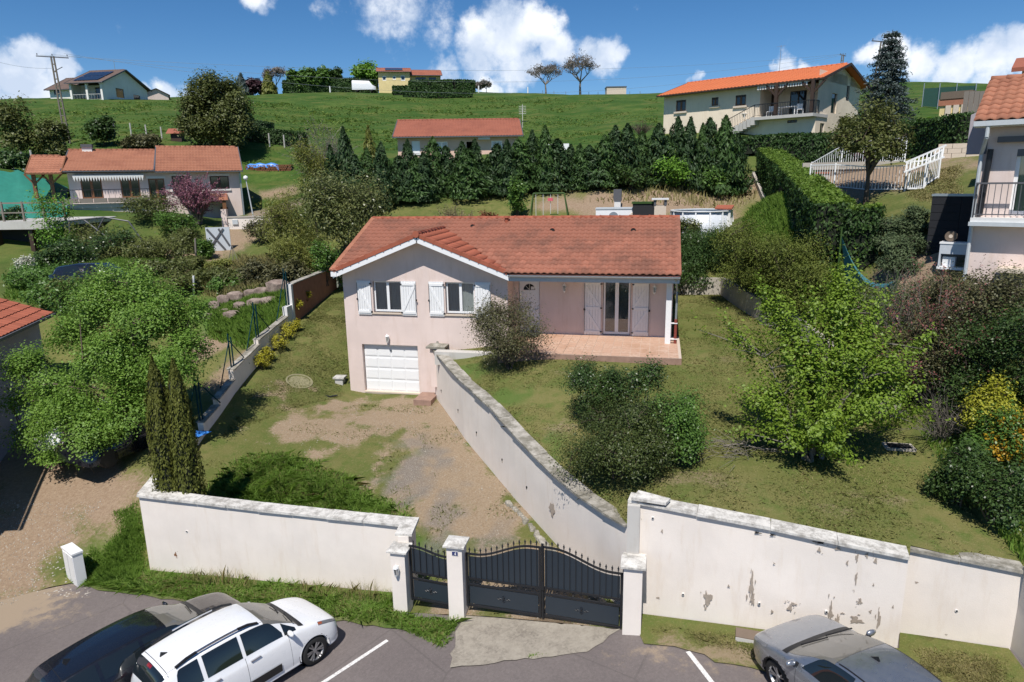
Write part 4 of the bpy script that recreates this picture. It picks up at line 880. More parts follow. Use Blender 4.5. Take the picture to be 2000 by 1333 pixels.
# ------------------------------------------------------------------ plants
leafmat('leaf_left_tree', (.15,.28,.04), (.27,.42,.08), 0.42); leafmat('leaf_bright', (.17,.275,.026), (.28,.39,.055), .4)
leafmat('leaf_dark', (.04,.078,.02), (.085,.14,.036), .2, .35); leafmat('leaf_mid', (.08,.165,.03), (.15,.26,.05), .3, .4); leafmat('leaf_olive', (0.088,0.112,0.0288), (0.152,0.168,0.048), .25); leafmat('leaf_cypress', (.085,.10,.013), (.145,.155,.024), .15, .7)
leafmat('leaf_thuja', (.02,.052,.015), (.055,.10,.03), .15, .6); leafmat('leaf_thuja_tip', (0.0435,0.0943,0.0203), (0.0725,0.138,0.0319), .2, .6); leafmat('leaf_conifer_olive', (.09,.125,.018), (.165,.19,.032), .2, .7)
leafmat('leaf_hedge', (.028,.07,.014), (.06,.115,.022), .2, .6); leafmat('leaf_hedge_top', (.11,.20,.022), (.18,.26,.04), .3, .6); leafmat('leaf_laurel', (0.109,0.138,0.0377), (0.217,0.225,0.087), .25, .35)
leafmat('leaf_bamboo', (0.174,0.203,0.0406), (0.275,0.275,0.0725), .35); leafmat('leaf_juniper', (0.0653,0.102,0.0406), (0.123,0.16,0.0725), .15, .7); leafmat('leaf_spruce', (0.0653,0.0943,0.087), (0.145,0.181,0.167), .12, .7)
leafmat('leaf_redbud', (0.232,0.087,0.123), (0.406,0.174,0.232), .3); leafmat('leaf_tamarisk', (0.246,0.0798,0.0725), (0.348,0.145,0.123), .2); leafmat('leaf_yellow', (.33,.345,.03), (.5,.48,.06), .35); leafmat('leaf_orange', (0.48,0.27,0.02), (0.65,0.42,0.03), .35)
leafmat('leaf_red', (0.123,0.0406,0.0203), (0.246,0.087,0.0362), .25); leafmat('leaf_dry', (0.232,0.189,0.087), (0.348,0.29,0.145), .25); leafmat('leaf_brownish', (.085,.088,.036), (.15,.14,.062), .2); leafmat('leaf_grey_twig', (0.174,0.145,0.123), (0.246,0.217,0.189), .1); leafmat('blossom', (0.62,0.62,0.52), (0.78,0.77,0.68), .3)
leafmat('leaf_purple', (0.0508,0.0217,0.029), (0.087,0.0435,0.0508), .2); leafmat('leaf_fresh', (.13,.27,.03), (.2,.37,.05), .35); leafmat('leaf_euonymus', (0.34,0.32,0.02), (0.5,0.46,0.05), .3); leafmat('leaf_shrub', (.045,.068,.016), (.095,.12,.03), .2, .45); leafmat('meadow_tuft', (.10,.19,.03), (.21,.27,.06), .4, .8); leafmat('leaf_garden', (0.109,0.131,0.0319), (0.174,0.189,0.058), .3)
leafmat('grass_tall', (.16,.29,.035), (.27,.40,.08), 0.45, .6); leafmat('grass_dry', (.28,.26,.09), (.42,.36,.17), .3, .7); leafmat('grass_lawn', (.16,.185,.045), (.26,.25,.09), .3, .7)
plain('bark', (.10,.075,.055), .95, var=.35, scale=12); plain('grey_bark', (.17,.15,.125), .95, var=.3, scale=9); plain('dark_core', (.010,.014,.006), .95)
def leafquads(name, pts, nrm, size, mat, parent=None, asp=.5, up=.0):
    n = len(pts); nrm = nrm/np.maximum(np.linalg.norm(nrm, axis=1, keepdims=True), 1e-6)
    rv = RNG.normal(size=(n, 3)); rv[:, 2] += up*2.2
    a = rv-nrm*(rv*nrm).sum(1, keepdims=True); a /= np.maximum(np.linalg.norm(a, axis=1, keepdims=True), 1e-6); b = np.cross(nrm, a)
    s = (size*RNG.uniform(.65, 1.3, n))[:, None] if np.isscalar(size) else size[:, None]
    V = np.stack([pts-a*s, pts+b*s*asp+nrm*s*.12, pts+a*s, pts-b*s*asp+nrm*s*.12], 1).reshape(-1, 3)
    F = np.arange(4*n).reshape(-1, 4); me = npmesh(name, V, F)
    if parent == 'mesh': me.materials.append(MATS[mat]); return me
    return link(name, me, mat, parent)
def auto_blobs(w, d, h, n, lift=.5, small=.42):
    o = [(0, 0, h*lift, w*.36, d*.36, h*(1-lift)*.8)]
    for i in range(n):
        th = 2*math.pi*(i*.618+random.random()*.25); z = random.uniform(.22, .92); rr = math.sqrt(max(.08, 1-((z-lift)/(1.02-lift if z > lift else lift*1.15))**2))
        s = random.uniform(.7, 1.25)*small*.62
        o.append((math.cos(th)*w*.5*rr*.72, math.sin(th)*d*.5*rr*.72, h*z, w*s*.55, d*s*.55, h*s*.5))
    return o
def cl_centers(bl, ncl, rmin=.55):
    bl = arr(bl); vol = np.cbrt(bl[:, 3]*bl[:, 4]*bl[:, 5])**2; pk = RNG.choice(len(bl), ncl, p=vol/vol.sum())
    dr = RNG.normal(size=(ncl, 3)); dr /= np.linalg.norm(dr, axis=1, keepdims=True); dr[:, 2] = np.where(dr[:, 2] < -.55, -dr[:, 2], dr[:, 2])
    r = RNG.uniform(rmin**2, 1, ncl)**.5
    return bl[pk, :3]+dr*bl[pk, 3:6]*r[:, None], dr
def bez(a, b, c, n): t = np.linspace(0, 1, n)[:, None]; return (1-t)**2*a+2*t*(1-t)*b+t*t*c
def tree(name, label, cat, base, bl, ncl=120, per=40, rc=.25, ls=.07, mat='leaf_mid', trunk=.12, fork=.3, nl=9, bark='bark', asp=.5, rmin=.5, group=None, up=.0, twigs=True, stems=1, lean=(0,0), ncap=160, kid='crown', sprig=0.):
    t = thing(name, label, cat, base, 0, group)
    C_, D_ = cl_centers(bl, ncl, rmin)
    top = arr([lean[0], lean[1], fork])
    cen = np.repeat(C_, per, 0); dd = np.repeat(D_, per, 0); g = RNG.normal(size=(len(cen), 3))*rc
    out = cen-arr([0, 0, fork]); out /= np.maximum(np.linalg.norm(out, axis=1, keepdims=True), 1e-6)
    if sprig: g = g*.75+out*(RNG.normal(size=(len(cen), 1))*sprig)
    pts = cen+g; pts[:, 2] = np.maximum(pts[:, 2], .03)
    nr = dd*.8+RNG.normal(size=pts.shape)*.42+arr([0, -.0, .6])
    leafquads(kid, pts, nr, ls, mat, t, asp, up)
    m = MB()
    limb_pts = []
    if trunk > 0:
        idx = RNG.choice(len(C_), min(nl, len(C_)), replace=False)
        if stems == 1:
            q = bez(arr([0, 0, -.15]), arr([lean[0]*.3, lean[1]*.3, fork*.55]), top, 5)
            for i in range(4): m.cyl(q[i], q[i+1], trunk*(1-.1*i), trunk*(1-.1*(i+1)), 8, False)
        for k, i in enumerate(idx):
            e = C_[i]; st = top if stems == 1 else arr([RNG.normal()*trunk*1.5, RNG.normal()*trunk*1.5, -.05])
            mid = (st+e)/2+arr([RNG.normal()*.15, RNG.normal()*.15, .18*np.linalg.norm(e-st)]); q = bez(st, mid, e, 7); r0 = trunk*(.62 if stems == 1 else .5)
            for j in range(6): m.cyl(q[j], q[j+1], r0*(1-j/6.6), r0*(1-(j+1)/6.6), 6, False)
            limb_pts.append(q[1:])
        if twigs:
            LP = np.concatenate(limb_pts)
            for e in C_[:ncap]:
                k = LP[np.argmin(np.linalg.norm(LP-e, axis=1)+.3*np.maximum(0, LP[:, 2]-e[2]))]
                if np.linalg.norm(e-k) < .05: continue
                q = bez(k, (k+e)/2+arr([0, 0, .08]), e+(e-k)*.15, 4)
                for j in range(3): m.cyl(q[j], q[j+1], trunk*.14*(1-j/4)+.004, trunk*.14*(1-(j+1)/4)+.003, 4, False)
        m.build('trunk' if stems == 1 else 'stems', bark, t, True, fix=False)
    return t
def bushpx(name, label, u, v, wpx, hpx, mat, n=9, ncl=90, per=36, ls=.06, rc=None, d=None, group=None, cat='bush', lift=.5, asp=.5, depth=1., trunk=.05, rmin=.5, small=.42, bark='bark', stems=3, up=0., base=None):
    b = base if base is not None else (A(u, d) if d else G(u, v)); w = px(wpx, b); h = px(hpx, b)*1.04 if hpx > 0 else P(u, -hpx, math.hypot(b[0], b[1]))[2]-b[2]
    b = b+arr([0, w*depth*.28, 0]); b[2] = h1(b[0], b[1]) if base is None else b[2]
    return tree(name, label, cat, b, auto_blobs(w, w*depth, h, n, lift, small), ncl, per, rc or .09*(w+h)*.5, ls, mat, trunk, .1*h, 7, bark, asp, rmin, group, up, True, stems)
def cone_leaves(n, h, r, ls, mat, seed, name='crown', power=.85, asp=.32, low=.02, wob=.35):
    rg = np.random.default_rng(seed); t = rg.uniform(0, 1, n)**1.35; th = rg.uniform(0, 2*math.pi, n); ph = rg.uniform(0, 6, 3)
    lump = 1+wob*(np.sin(th*3+t*9+ph[0])*.35+np.sin(th*5-t*17+ph[1])*.3+np.sin(th*2+t*31+ph[2])*.35)
    R = r*np.clip(1-t, 0, 1)**power*lump*np.sqrt(rg.uniform(.25, 1.05, n)); R = np.where(t < .1, R*(.75+2.5*t), R)
    pts = np.c_[R*np.cos(th), R*np.sin(th), h*(low+(1-low)*t)]; nr = np.c_[np.cos(th), np.sin(th), np.full(n, .25)]+rg.normal(size=(n, 3))*.5
    return leafquads(name, pts, nr, ls, mat, 'mesh', asp, 1.)
def conifer(name, label, base, h, r, n, ls, mat, seed, group=None, power=.85, wob=.35, cat='tree', core=True, me=None):
    t = thing(name, label, cat, base, random.uniform(0, 6), group); link('crown', me or cone_leaves(n, h, r, ls, mat, seed, power=power, wob=wob), None, t)
    MB().cyl((0,0,-.2), (0,0,h*.9), max(.03, h*.018), .01, 6).build('trunk', 'bark', t)
    return t
def hedge(name, label, pts, height, width, mat, top=None, dens=260, ls=.07, jit=.07, zf=None, cat='hedge'):
    # clipped hedge along a ground polyline
    p = [arr(q[:2]) for q in pts]; t = thing(name, label, cat, (p[0][0], p[0][1], h1(*p[0])), 0); o = np.array([p[0][0], p[0][1], h1(*p[0])])
    hs = height if isinstance(height, (list, tuple)) else [height]*len(p)
    P_, N_, PT, NT = [], [], [], []; core = MB()
    for i in range(len(p)-1):
        d = p[i+1]-p[i]; L_ = np.linalg.norm(d); d = d/L_; nn = np.array([-d[1], d[0]])
        z0, z1 = h1(*p[i]), h1(*p[i+1]); k = max(2, int(L_/2.5))
        for j in range(k):
            s0, s1 = j/k, (j+1)/k; a = p[i]+d*L_*s0; b = p[i]+d*L_*s1; vs = []
            for c, s in ((a, s0), (b, s1)):
                zb = h1(*c); zt = z0+(z1-z0)*s+hs[i]+(hs[i+1]-hs[i])*s
                w2 = width/2-.1
                vs += [(*(c-nn*w2), zb-.2), (*(c-nn*w2), zt-.12), (*(c+nn*w2), zt-.12), (*(c+nn*w2), zb-.2)]
            core.add([arr(q)-o for q in vs], [(0,1,2,3),(7,6,5,4),(0,4,5,1),(1,5,6,2),(2,6,7,3)])
        zz = np.array([h1(*(p[i]+d*L_*s)) for s in np.linspace(0, 1, 12)])
        for side in (-1, 1):
            n = int(dens*L_*max(hs[i], hs[i+1])); s = RNG.uniform(0, 1, n); q = RNG.uniform(0, 1, n)**.9
            zt = z0+(z1-z0)*s+hs[i]+(hs[i+1]-hs[i])*s; zb = np.interp(s, np.linspace(0, 1, 12), zz)
            off = width/2+RNG.normal(size=n)*jit-.02+(vnoise(s*L_, q*4, .8, 4)-.5)*.18
            xy = p[i]+np.outer(s*L_, d)+np.outer(off*side, nn); P_.append(np.c_[xy, zb+(zt-zb)*q]); N_.append(np.tile([*(nn*side), .15], (n, 1)))
        n = int(dens*L_*width*1.2); s = RNG.uniform(0, 1, n); xy = p[i]+np.outer(s*L_, d)+np.outer(RNG.uniform(-width/2-.03, width/2+.03, n), nn)
        PT.append(np.c_[xy, z0+(z1-z0)*s+hs[i]+(hs[i+1]-hs[i])*s+RNG.normal(size=n)*jit*.7]); NT.append(np.tile([0, 0, 1.], (n, 1)))
    for e, sg in ((0, -1), (len(p)-1, 1)):
        d = (p[1]-p[0] if e == 0 else p[-1]-p[-2]); d = d/np.linalg.norm(d); nn = np.array([-d[1], d[0]]); n = int(dens*width*hs[e]); zb = h1(*p[e])
        xy = p[e]+np.outer(RNG.normal(size=n)*jit, d)*1+np.outer(RNG.uniform(-width/2, width/2, n), nn); P_.append(np.c_[xy, zb+RNG.uniform(0, 1, n)*hs[e]]); N_.append(np.tile([*(d*sg), .1], (n, 1)))
    Pa = np.concatenate(P_)-o; Na = np.concatenate(N_)+RNG.normal(size=(sum(map(len, N_)), 3))*.5
    leafquads('side_foliage', Pa, Na, ls, mat, t, .45, .5)
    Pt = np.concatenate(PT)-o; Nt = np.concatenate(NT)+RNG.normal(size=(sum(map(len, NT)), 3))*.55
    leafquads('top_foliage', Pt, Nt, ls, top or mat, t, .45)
    core.build('branches', 'dark_core', t); return t  # solid dark filler added inside so the hedge is not see-through
def blades(name, polyf, n, hgt, mat, zf=None, wid=.008, lean=.35, clump=0.):
    # n grass blades; polyf(n) -> x, y, height factor
    x, y, hf = polyf(n); z = H(x, y); n = len(x); th = RNG.uniform(0, 2*math.pi, n); ln = RNG.normal(size=(n, 2))*lean; h = hgt*hf*RNG.uniform(.5, 1.15, n); w = wid*RNG.uniform(.7, 1.5, n)
    a = np.c_[np.cos(th)*w, np.sin(th)*w, np.zeros(n)]; b = np.c_[x, y, z]; mid = b+np.c_[ln*h[:, None]*.35, h*.6]; tip = b+np.c_[ln*h[:, None], h*(1-.25*np.hypot(ln[:, 0], ln[:, 1]))]
    V = np.stack([b-a, b+a, mid+a*.7, tip, mid-a*.7], 1).reshape(-1, 3); F = np.arange(5*n).reshape(-1, 5)
    o = link(name, npmesh(name, V, F), mat); o['kind'] = 'stuff'; return o
def edge_d(x, y, W):
    o = np.full(len(x), 9.)
    for (x0, y0), (x1, y1) in zip(W, W[1:]+W[:1]):
        dx, dy = x1-x0, y1-y0; t = np.clip(((x-x0)*dx+(y-y0)*dy)/(dx*dx+dy*dy+1e-9), 0, 1); o = np.minimum(o, np.hypot(x-x0-t*dx, y-y0-t*dy))
    return o
def inxy(W, sc=.7, thr=0., fade=0.):
    W = [tuple(q[:2]) for q in W]
    def f(n):
        xs = [q[0] for q in W]; ys = [q[1] for q in W]; x = RNG.uniform(min(xs), max(xs), n*4); y = RNG.uniform(min(ys), max(ys), n*4); m = inpoly(x, y, W)&(vnoise(x, y, sc, 12) > thr)
        hf = .45+1.1*vnoise(x, y, sc, 9)
        if fade: e = np.clip(edge_d(x, y, W)/fade, 0, 1); m &= (RNG.uniform(0, 1, len(x)) < e*1.1-.35*(vnoise(x, y, .35, 21))); hf = hf*(.45+.55*e)
        return x[m][:n], y[m][:n], hf[m][:n]
    return f
def inpx(poly, fade=.5, thr=0.): return inxy([G(a, b) for a, b in poly], .7, thr, fade)
# --- near garden trees
g = G(303, 893)
b0 = arr([g[0]-.2, g[1]+.2, g[2]])
def rel(b, u, v, dy): # point in the photo column/row at depth offset, relative to base
    q = Yp(u, v, b[1]+dy); return q-b
bl = []
for (u, v, dy, r) in [(215,720,.3,1.15),(130,835,-1.,.62),(150,795,-.7,.7),(100,810,-.6,.6),(185,870,-1.1,.5),(235,690,-.1,.9),(190,600,.3,.8),(260,620,.2,.8),(250,740,-.5,.7),(330,630,.4,.7),(270,540,.8,.45),(120,770,0,1.0),(310,640,.6,1.0),(215,600,.5,.9),(330,720,-.2,.9),(80,850,-.6,.75),(190,840,-.9,.9),(60,720,.2,.7),(370,680,.4,.62),(280,570,.6,.6),(150,660,.4,.85),(260,800,-.6,.9),(120,900,-.9,.55),(380,610,.9,.5),(45,790,.1,.5),(330,590,.8,.5),(215,545,.6,.42),(300,770,-.5,.65),(30,860,-.4,.45),(170,910,-1.1,.45)]:
    q = rel(b0, u, v, dy); bl.append((*q, r, r, r*.85))
t = tree('broadleaf_tree', 'large loose green tree with drooping branches left of the tall cypresses', 'tree', b0, bl, 620, 170, .21, .044, 'leaf_left_tree', .17, 1.0, 16, 'bark', .62, .35, None, 0, True, 1, (-.15,.1), 260)
g = G(1590, 893); b0 = g
bl = []
for (u, v, dy, r) in [(1580,760,.0,.85),(1520,640,.3,.5),(1640,650,.4,.7),(1650,580,.6,.42),(1600,830,-.7,.7),(1500,790,-.2,.5),(1690,800,-.3,.6),(1740,770,.1,.5),(1470,690,.2,.42),(1560,700,.0,.7),(1650,730,-.1,.8),(1430,660,.3,.25),(1390,650,.3,.18),(1700,690,.3,.5),(1620,870,-.9,.45),(1550,860,-.7,.4),(1480,840,-.4,.3),(1760,820,-.2,.35),(1628,560,.6,.25),(1690,620,.5,.42),(1640,620,.2,.5),(1720,740,-.3,.5),(1590,610,.3,.4),(1500,600,.4,.3),(1780,680,.2,.2)]:
    q = rel(b0, u, v, dy); bl.append((*q, r, r, r*.9))
t = tree('bright_maple', 'bright yellow green spreading tree casting a shadow on the right lawn', 'tree', b0, bl, 420, 92, .11, .043, 'leaf_bright', .11, .25, 22, 'grey_bark', .6, .3, None, 0, True, 3, ncap=380, sprig=.32)
# a few long sprays on the left side of it
# tall clipped cypresses
for lab, u, w, top in (('left one of two tall olive green columnar cypresses behind the wall corner', 334, .42, 700), ('right one of two tall olive green columnar cypresses behind the wall corner', 372, .40, 703)):
    b = Yp(u, 965, 15.75); z = h1(b[0], 15.75); tz = Yp(u, top, 15.75)[2]; hh = tz-z; n = 9000
    th = RNG.uniform(0, 2*math.pi, n); q = RNG.uniform(0, 1, n)**.9; R = (w*(1-q**5)*(.82+.18*np.clip(q*5, 0, 1)))*(1+.1*np.sin(th*4+q*14)+.08*np.sin(th*7-q*23))*np.sqrt(RNG.uniform(.6, 1.04, n))
    t = thing('columnar_cypress', lab, 'tree', (b[0], 15.75, z), 0, 'columnar cypresses'); pts = np.c_[R*np.cos(th), R*np.sin(th), q*hh]
    leafquads('crown', pts, np.c_[np.cos(th), np.sin(th), th*0+.1]+RNG.normal(size=(n, 3))*.4, .05, 'leaf_cypress', t, .4, 1.4); MB().lathe([(w*.7,0),(w*.72,hh*.6),(w*.45,hh*.88),(0,hh*.96)], (0,0,0), 10).build('inner_filler', 'dark_core', t)  # inner dark solid is a filler added inside the crown
# bushes on the lawn
bushpx('round_shrub', 'dark evergreen shrub with loose top in front of the terrace', 985, 738, 135, 118, 'leaf_brownish', 13, 220, 95, .032, None, cat='shrub', depth=.9, lift=.55, small=.6)
bushpx('round_shrub', 'low dense olive shrub beside the parapet, nearest the street wall', 1205, 968, 205, 135, 'leaf_shrub', 16, 260, 110, .03, cat='shrub', lift=.42, small=.6)
bushpx('round_shrub', 'dark dome shaped shrub behind the low olive shrub on the lawn', 1160, 850, 115, 105, 'leaf_dark', 13, 170, 90, .032, cat='shrub', small=.65)
bushpx('round_shrub', 'fresh green shrub right of the olive shrub on the lawn', 1322, 915, 125, 118, 'leaf_mid', 14, 190, 90, .034, cat='shrub', small=.65)
bushpx('loose_shrub', 'thin dark shrub with bare grey stems sticking up among the lawn shrubs', 1250, 848, 95, 118, 'leaf_dark', 10, 80, 60, .038, cat='shrub', lift=.7, rmin=.8, trunk=.06, bark='grey_bark')
for k, (u, v, w, h) in enumerate([(1880,1000,95,100),(1950,1040,110,130),(1960,935,100,120)]):
    bushpx('dark_shrub', ['dark glossy shrub at the far right of the lawn, the leftmost of its group','dark shrub with purple buds at the right edge above the recessed wall','dark shrub rising behind the others at the right edge of the lawn'][k], u, v, w, h, 'leaf_mid' if k == 2 else 'leaf_dark', 12, 130, 75, .038, small=.62, cat='shrub', group='dark shrubs at the right edge')
# branch pile
m = MB(); b = G(1430, 890)
for i in range(70):
    a = arr([random.gauss(0,.55), random.gauss(0,.3), random.uniform(.02,.35)]); dr = arr([random.gauss(0,1), random.gauss(0,.6), random.gauss(0,.25)]); dr /= np.linalg.norm(dr); e = a+dr*random.uniform(.25,.8); e[2] = max(.02, e[2]); m.cyl(a, e, .008, .003, 4, False)
t = thing('brushwood_pile', 'heap of bare grey cut branches on the lawn beside the fresh green shrub', 'branch pile', b); m.build('branches', 'grey_bark', t)['kind'] = 'stuff'
m = MB(); b = G(1455, 878); m.path([(-.55,0,.05),(-.1,.05,.12),(.3,-.05,.06),(.8,.0,.03)], .025, 6).path([(-.1,.05,.12),(.1,.2,.3)], .015, 5); t = thing('fallen_branch', 'single curved grey branch lying left of the bright tree shadow', 'branch', b); m.build('stem', 'grey_bark', t)
# euonymus row
for k, (u, v, s) in enumerate([(596,598,20),(578,622,22),(575,652,24),(553,668,32),(536,690,34),(516,712,32),(505,728,30)]):
    bushpx('gold_shrub', ORD[k]+' gold variegated shrub from the top of the row along the stepped garden wall', u, v, s*1.1, s, 'leaf_euonymus', 6, 34, 22, .04, cat='shrub', group='gold shrubs along the garden wall', trunk=.02)
# right garden thicket
def twiggy(name, label, b, h, spread, n, mat, bark, cat='shrub', leaf=True, ls=.03, lean=(0,0), droop=0., rs=.012):
    t = thing(name, label, cat, b); m = MB(); pts = []
    for i in range(n):
        th = random.uniform(0, 6.28); sp = spread*math.sqrt(random.random()); e = arr([math.cos(th)*sp+lean[0], math.sin(th)*sp*.8+lean[1], h*random.uniform(.55, 1.05)*(1-.35*(sp/spread)**2)-droop*sp])
        st = arr([random.gauss(0,.08), random.gauss(0,.08), 0]); q = bez(st, (st+e)/2+arr([0,0,.28*h]), e, 6)
        for j in range(5): m.cyl(q[j], q[j+1], rs*(1-j/5.6), rs*(1-(j+1)/5.6), 4, False)
        for k in range(7):
            j = random.randint(1, 4); f = random.random(); a = q[j]*(1-f)+q[j+1]*f; d = (q[j+1]-q[j]); d = d/np.linalg.norm(d)+RNG.normal(size=3)*.55+arr([0,0,.2]); d /= np.linalg.norm(d); e2 = a+d*h*random.uniform(.1,.26); m.cyl(a, e2, rs*.4, rs*.15, 3, False)
            pts += [a+(e2-a)*x for x in np.linspace(.2, 1.05, 7)]
    m.build('stems', bark, t, fix=False)
    if leaf:
        pts = np.repeat(arr(pts), 2, 0); pts = pts+RNG.normal(size=pts.shape)*.03; leafquads('crown', pts, RNG.normal(size=pts.shape), ls, mat, t, .45)
    return t
b = G(1800, 838); twiggy('tamarisk', 'reddish feathery shrub with arching bare stems right of the bright tree', b+arr([.4,.9,0]), 4.0, 2.2, 70, 'leaf_tamarisk', 'grey_bark', rs=.016, ls=.032)
b = G(1850, 880); twiggy('bare_shrub', 'leafless straw brown arching shrub below the reddish shrub', b+arr([0,.4,0]), 1.7, 1.5, 80, 'leaf_dry', 'grey_bark', leaf=False, droop=.3)
twiggy('bare_shrub', 'sparse grey shrub standing between the bright tree and the reddish shrub', A(1730, 22.0), 3.6, 1.0, 40, 'leaf_juniper', 'grey_bark', ls=.03)
bushpx('yellow_shrub', 'bright yellow leaved shrub at the right edge', 1935, 810, 95, 140, 'leaf_yellow', 9, 110, 60, .04, d=19.0, cat='shrub')
bushpx('orange_shrub', 'orange yellow shrub below the bright yellow one at the right edge', 1985, 860, 90, 115, 'leaf_orange', 9, 110, 60, .04, d=18.2, cat='shrub')
for k, (u, d, w, h) in enumerate([(1760,23.5,150,-572),(1860,22.6,170,-566),(1960,21.6,170,-545),(1820,20.8,150,-625),(1930,20.2,170,-640),(2040,19.6,180,-590),(1690,24,90,-575),(1740,21.5,120,-645)]):
    bushpx('thicket_shrub', ['olive grey thicket shrub behind the grey sparse shrub','dark brownish thicket shrub below the garden workbench','dark thicket shrub at the foot of the right hand house','brownish thicket shrub behind the reddish shrub','dark shrub behind the bright yellow shrub','dark shrub cut by the right picture edge','small olive shrub below the green shade cloth','low olive shrub between the bright tree and the thicket'][k], u, 0, w, h, ['leaf_olive','leaf_brownish','leaf_brownish','leaf_brownish','leaf_dark','leaf_dark','leaf_olive','leaf_olive'][k], 10, 150, 70, .038, d=d, cat='shrub', group='thicket below the right hand house', lift=.5)
# olive conifers by the right retaining wall
for k, (u, d, w, vt, m_) in enumerate([(1362,37.5,85,462,'leaf_dark'),(1345,36.6,70,490,'leaf_thuja_tip'),(1448,32.6,130,432,'leaf_conifer_olive'),(1540,29.6,140,462,'leaf_conifer_olive'),(1590,27.5,90,520,'leaf_conifer_olive'),(1402,36.4,65,455,'leaf_thuja_tip'),(1490,31.,110,470,'leaf_conifer_olive')]):
    b = A(u, d); w_ = px(w, b); h_ = P(u, vt, d)[2]-b[2]; bl = auto_blobs(w_, w_*.9, h_, 12, .4, .5)
    tree('spreading_conifer', ['dark bush with ivy behind the right end of the house roof','low dark conifer at the foot of the loquat behind the roof','tall olive yellow spreading conifer above the retaining wall, left of its trio','broad olive yellow spreading conifer above the retaining wall, right of its trio','low olive conifer at the near end of the group above the lawn','green conifer between the round pool and the olive conifers','middle one of three olive yellow conifers above the retaining wall'][k], 'conifer', b, bl, 190, 80, .24, .06, m_, .08, .3, 7, 'bark', .3, .4, 'conifers above the right retaining wall', .9)
bushpx('ivy', 'dark ivy clump spilling over the rear wall right of the house', 1335, 0, 62, 62, 'leaf_dark', 7, 70, 36, .06, base=arr([1.35, 34.6, 2.75]), cat='ivy')
bushpx('ivy', 'thin ivy trailing down the pale wall right of the house', 1372, 0, 45, 30, 'leaf_dark', 5, 40, 26, .05, base=arr([2.2, 34.75, 3.1]), cat='ivy', trunk=0)
bushpx('ivy', 'ivy hanging over the rear wall left of the house roof', 640, 0, 55, 70, 'leaf_mid', 7, 60, 36, .06, base=arr([-16.6, 34.4, 2.7]), cat='ivy')
bushpx('loquat', 'broad leaved shrub with pale new leaves behind the right end of the roof ridge', 1342, 455, 45, 62, 'leaf_laurel', 7, 50, 30, .09, d=38.5, cat='shrub', asp=.35)
# grass
blades('tall_grass', inpx([(385,985),(400,935),(470,890),(560,880),(650,910),(720,950),(790,985),(830,1020),(835,1065),(700,1060),(560,1035)], .8), 11000, .38, 'grass_tall', wid=.010, lean=.8)
blades('tall_grass', inxy([(-14.0,15.0),(-6.1,14.4),(-5.7,13.7),(-4.3,13.5),(-4.4,12.6),(-6,13.35),(-8.5,13.5),(-11,13.7),(-13,14.0),(-15,14.3),(-16.4,14.5),(-16.6,15.2)], .5), 15000, .18, 'grass_tall', wid=.008, lean=.9)
blades('dry_weeds', inxy([(-14.0,15.0),(-6.1,14.4),(-5.7,13.7),(-4.3,13.5),(-4.4,12.6),(-6,13.35),(-8.5,13.5),(-11,13.7),(-13,14.0),(-15,14.3)], .5, .3, .3), 8000, .15, 'grass_dry', wid=.007, lean=1.)
blades('dry_weeds', inpx([(400,935),(470,890),(560,880),(650,910),(720,950),(790,985),(835,1050),(560,1020)], .6, .4), 3500, .3, 'grass_dry', wid=.006, lean=.7)
blades('tall_grass', inxy([(-13.9,15.05),(-6.2,14.5),(-6.2,14.1),(-13.9,14.6)], .6, .45), 1400, .36, 'grass_dry', wid=.004)
blades('tall_grass', inpx([(170,1060),(300,1110),(300,1150),(230,1165),(150,1150)]), 6000, .22, 'grass_tall')
blades('tall_grass', inpx([(200,1000),(275,980),(285,1080),(230,1060)]), 5000, .18, 'grass_tall')
blades('mown_grass', inxy([(-.05,13.4),(.1,14.1),(5.0,13.3),(5.2,13.8),(7.05,13.5),(7.1,11.5),(4.5,11.9),(1.5,12.8),(.9,13.0)], .6, .2, .6), 26000, .085, 'grass_dry', wid=.006, lean=.8)
blades('mown_grass', inxy([(-.05,13.4),(.1,14.1),(5.0,13.3),(5.2,13.8),(7.05,13.5),(7.1,11.5),(4.5,11.9),(1.5,12.8),(.9,13.0)], .5, .3, .6), 18000, .08, 'grass_lawn', wid=.006, lean=.8)
blades('lawn_tufts', inxy(LAWN, 1.1, .25), 110000, .04, 'grass_lawn', wid=.006, lean=1.1)
blades('lawn_tufts', inxy(LAWN, .7, .45), 40000, .04, 'grass_dry', wid=.006, lean=1.2)
blades('lawn_tufts', inxy([(-12.6,25),(-14.9,20),(-15.9,24.5),(-17,33),(-13,34)], 1.0, .2), 45000, .045, 'grass_lawn', wid=.007, lean=1.1)
blades('lawn_tufts', inxy(DRIVE[:14]+[(-12.6,25),(-15.2,19)], .9, .62), 12000, .07, 'grass_lawn', wid=.007, lean=.7)
blades('weeds', inpx([(1010,1290),(1045,1275),(1085,1270),(1085,1290),(1040,1300)]), 900, .12, 'grass_tall')
blades('weeds', inpx([(820,1195),(900,1215),(890,1250),(868,1300),(880,1240)]), 2500, .16, 'grass_tall')

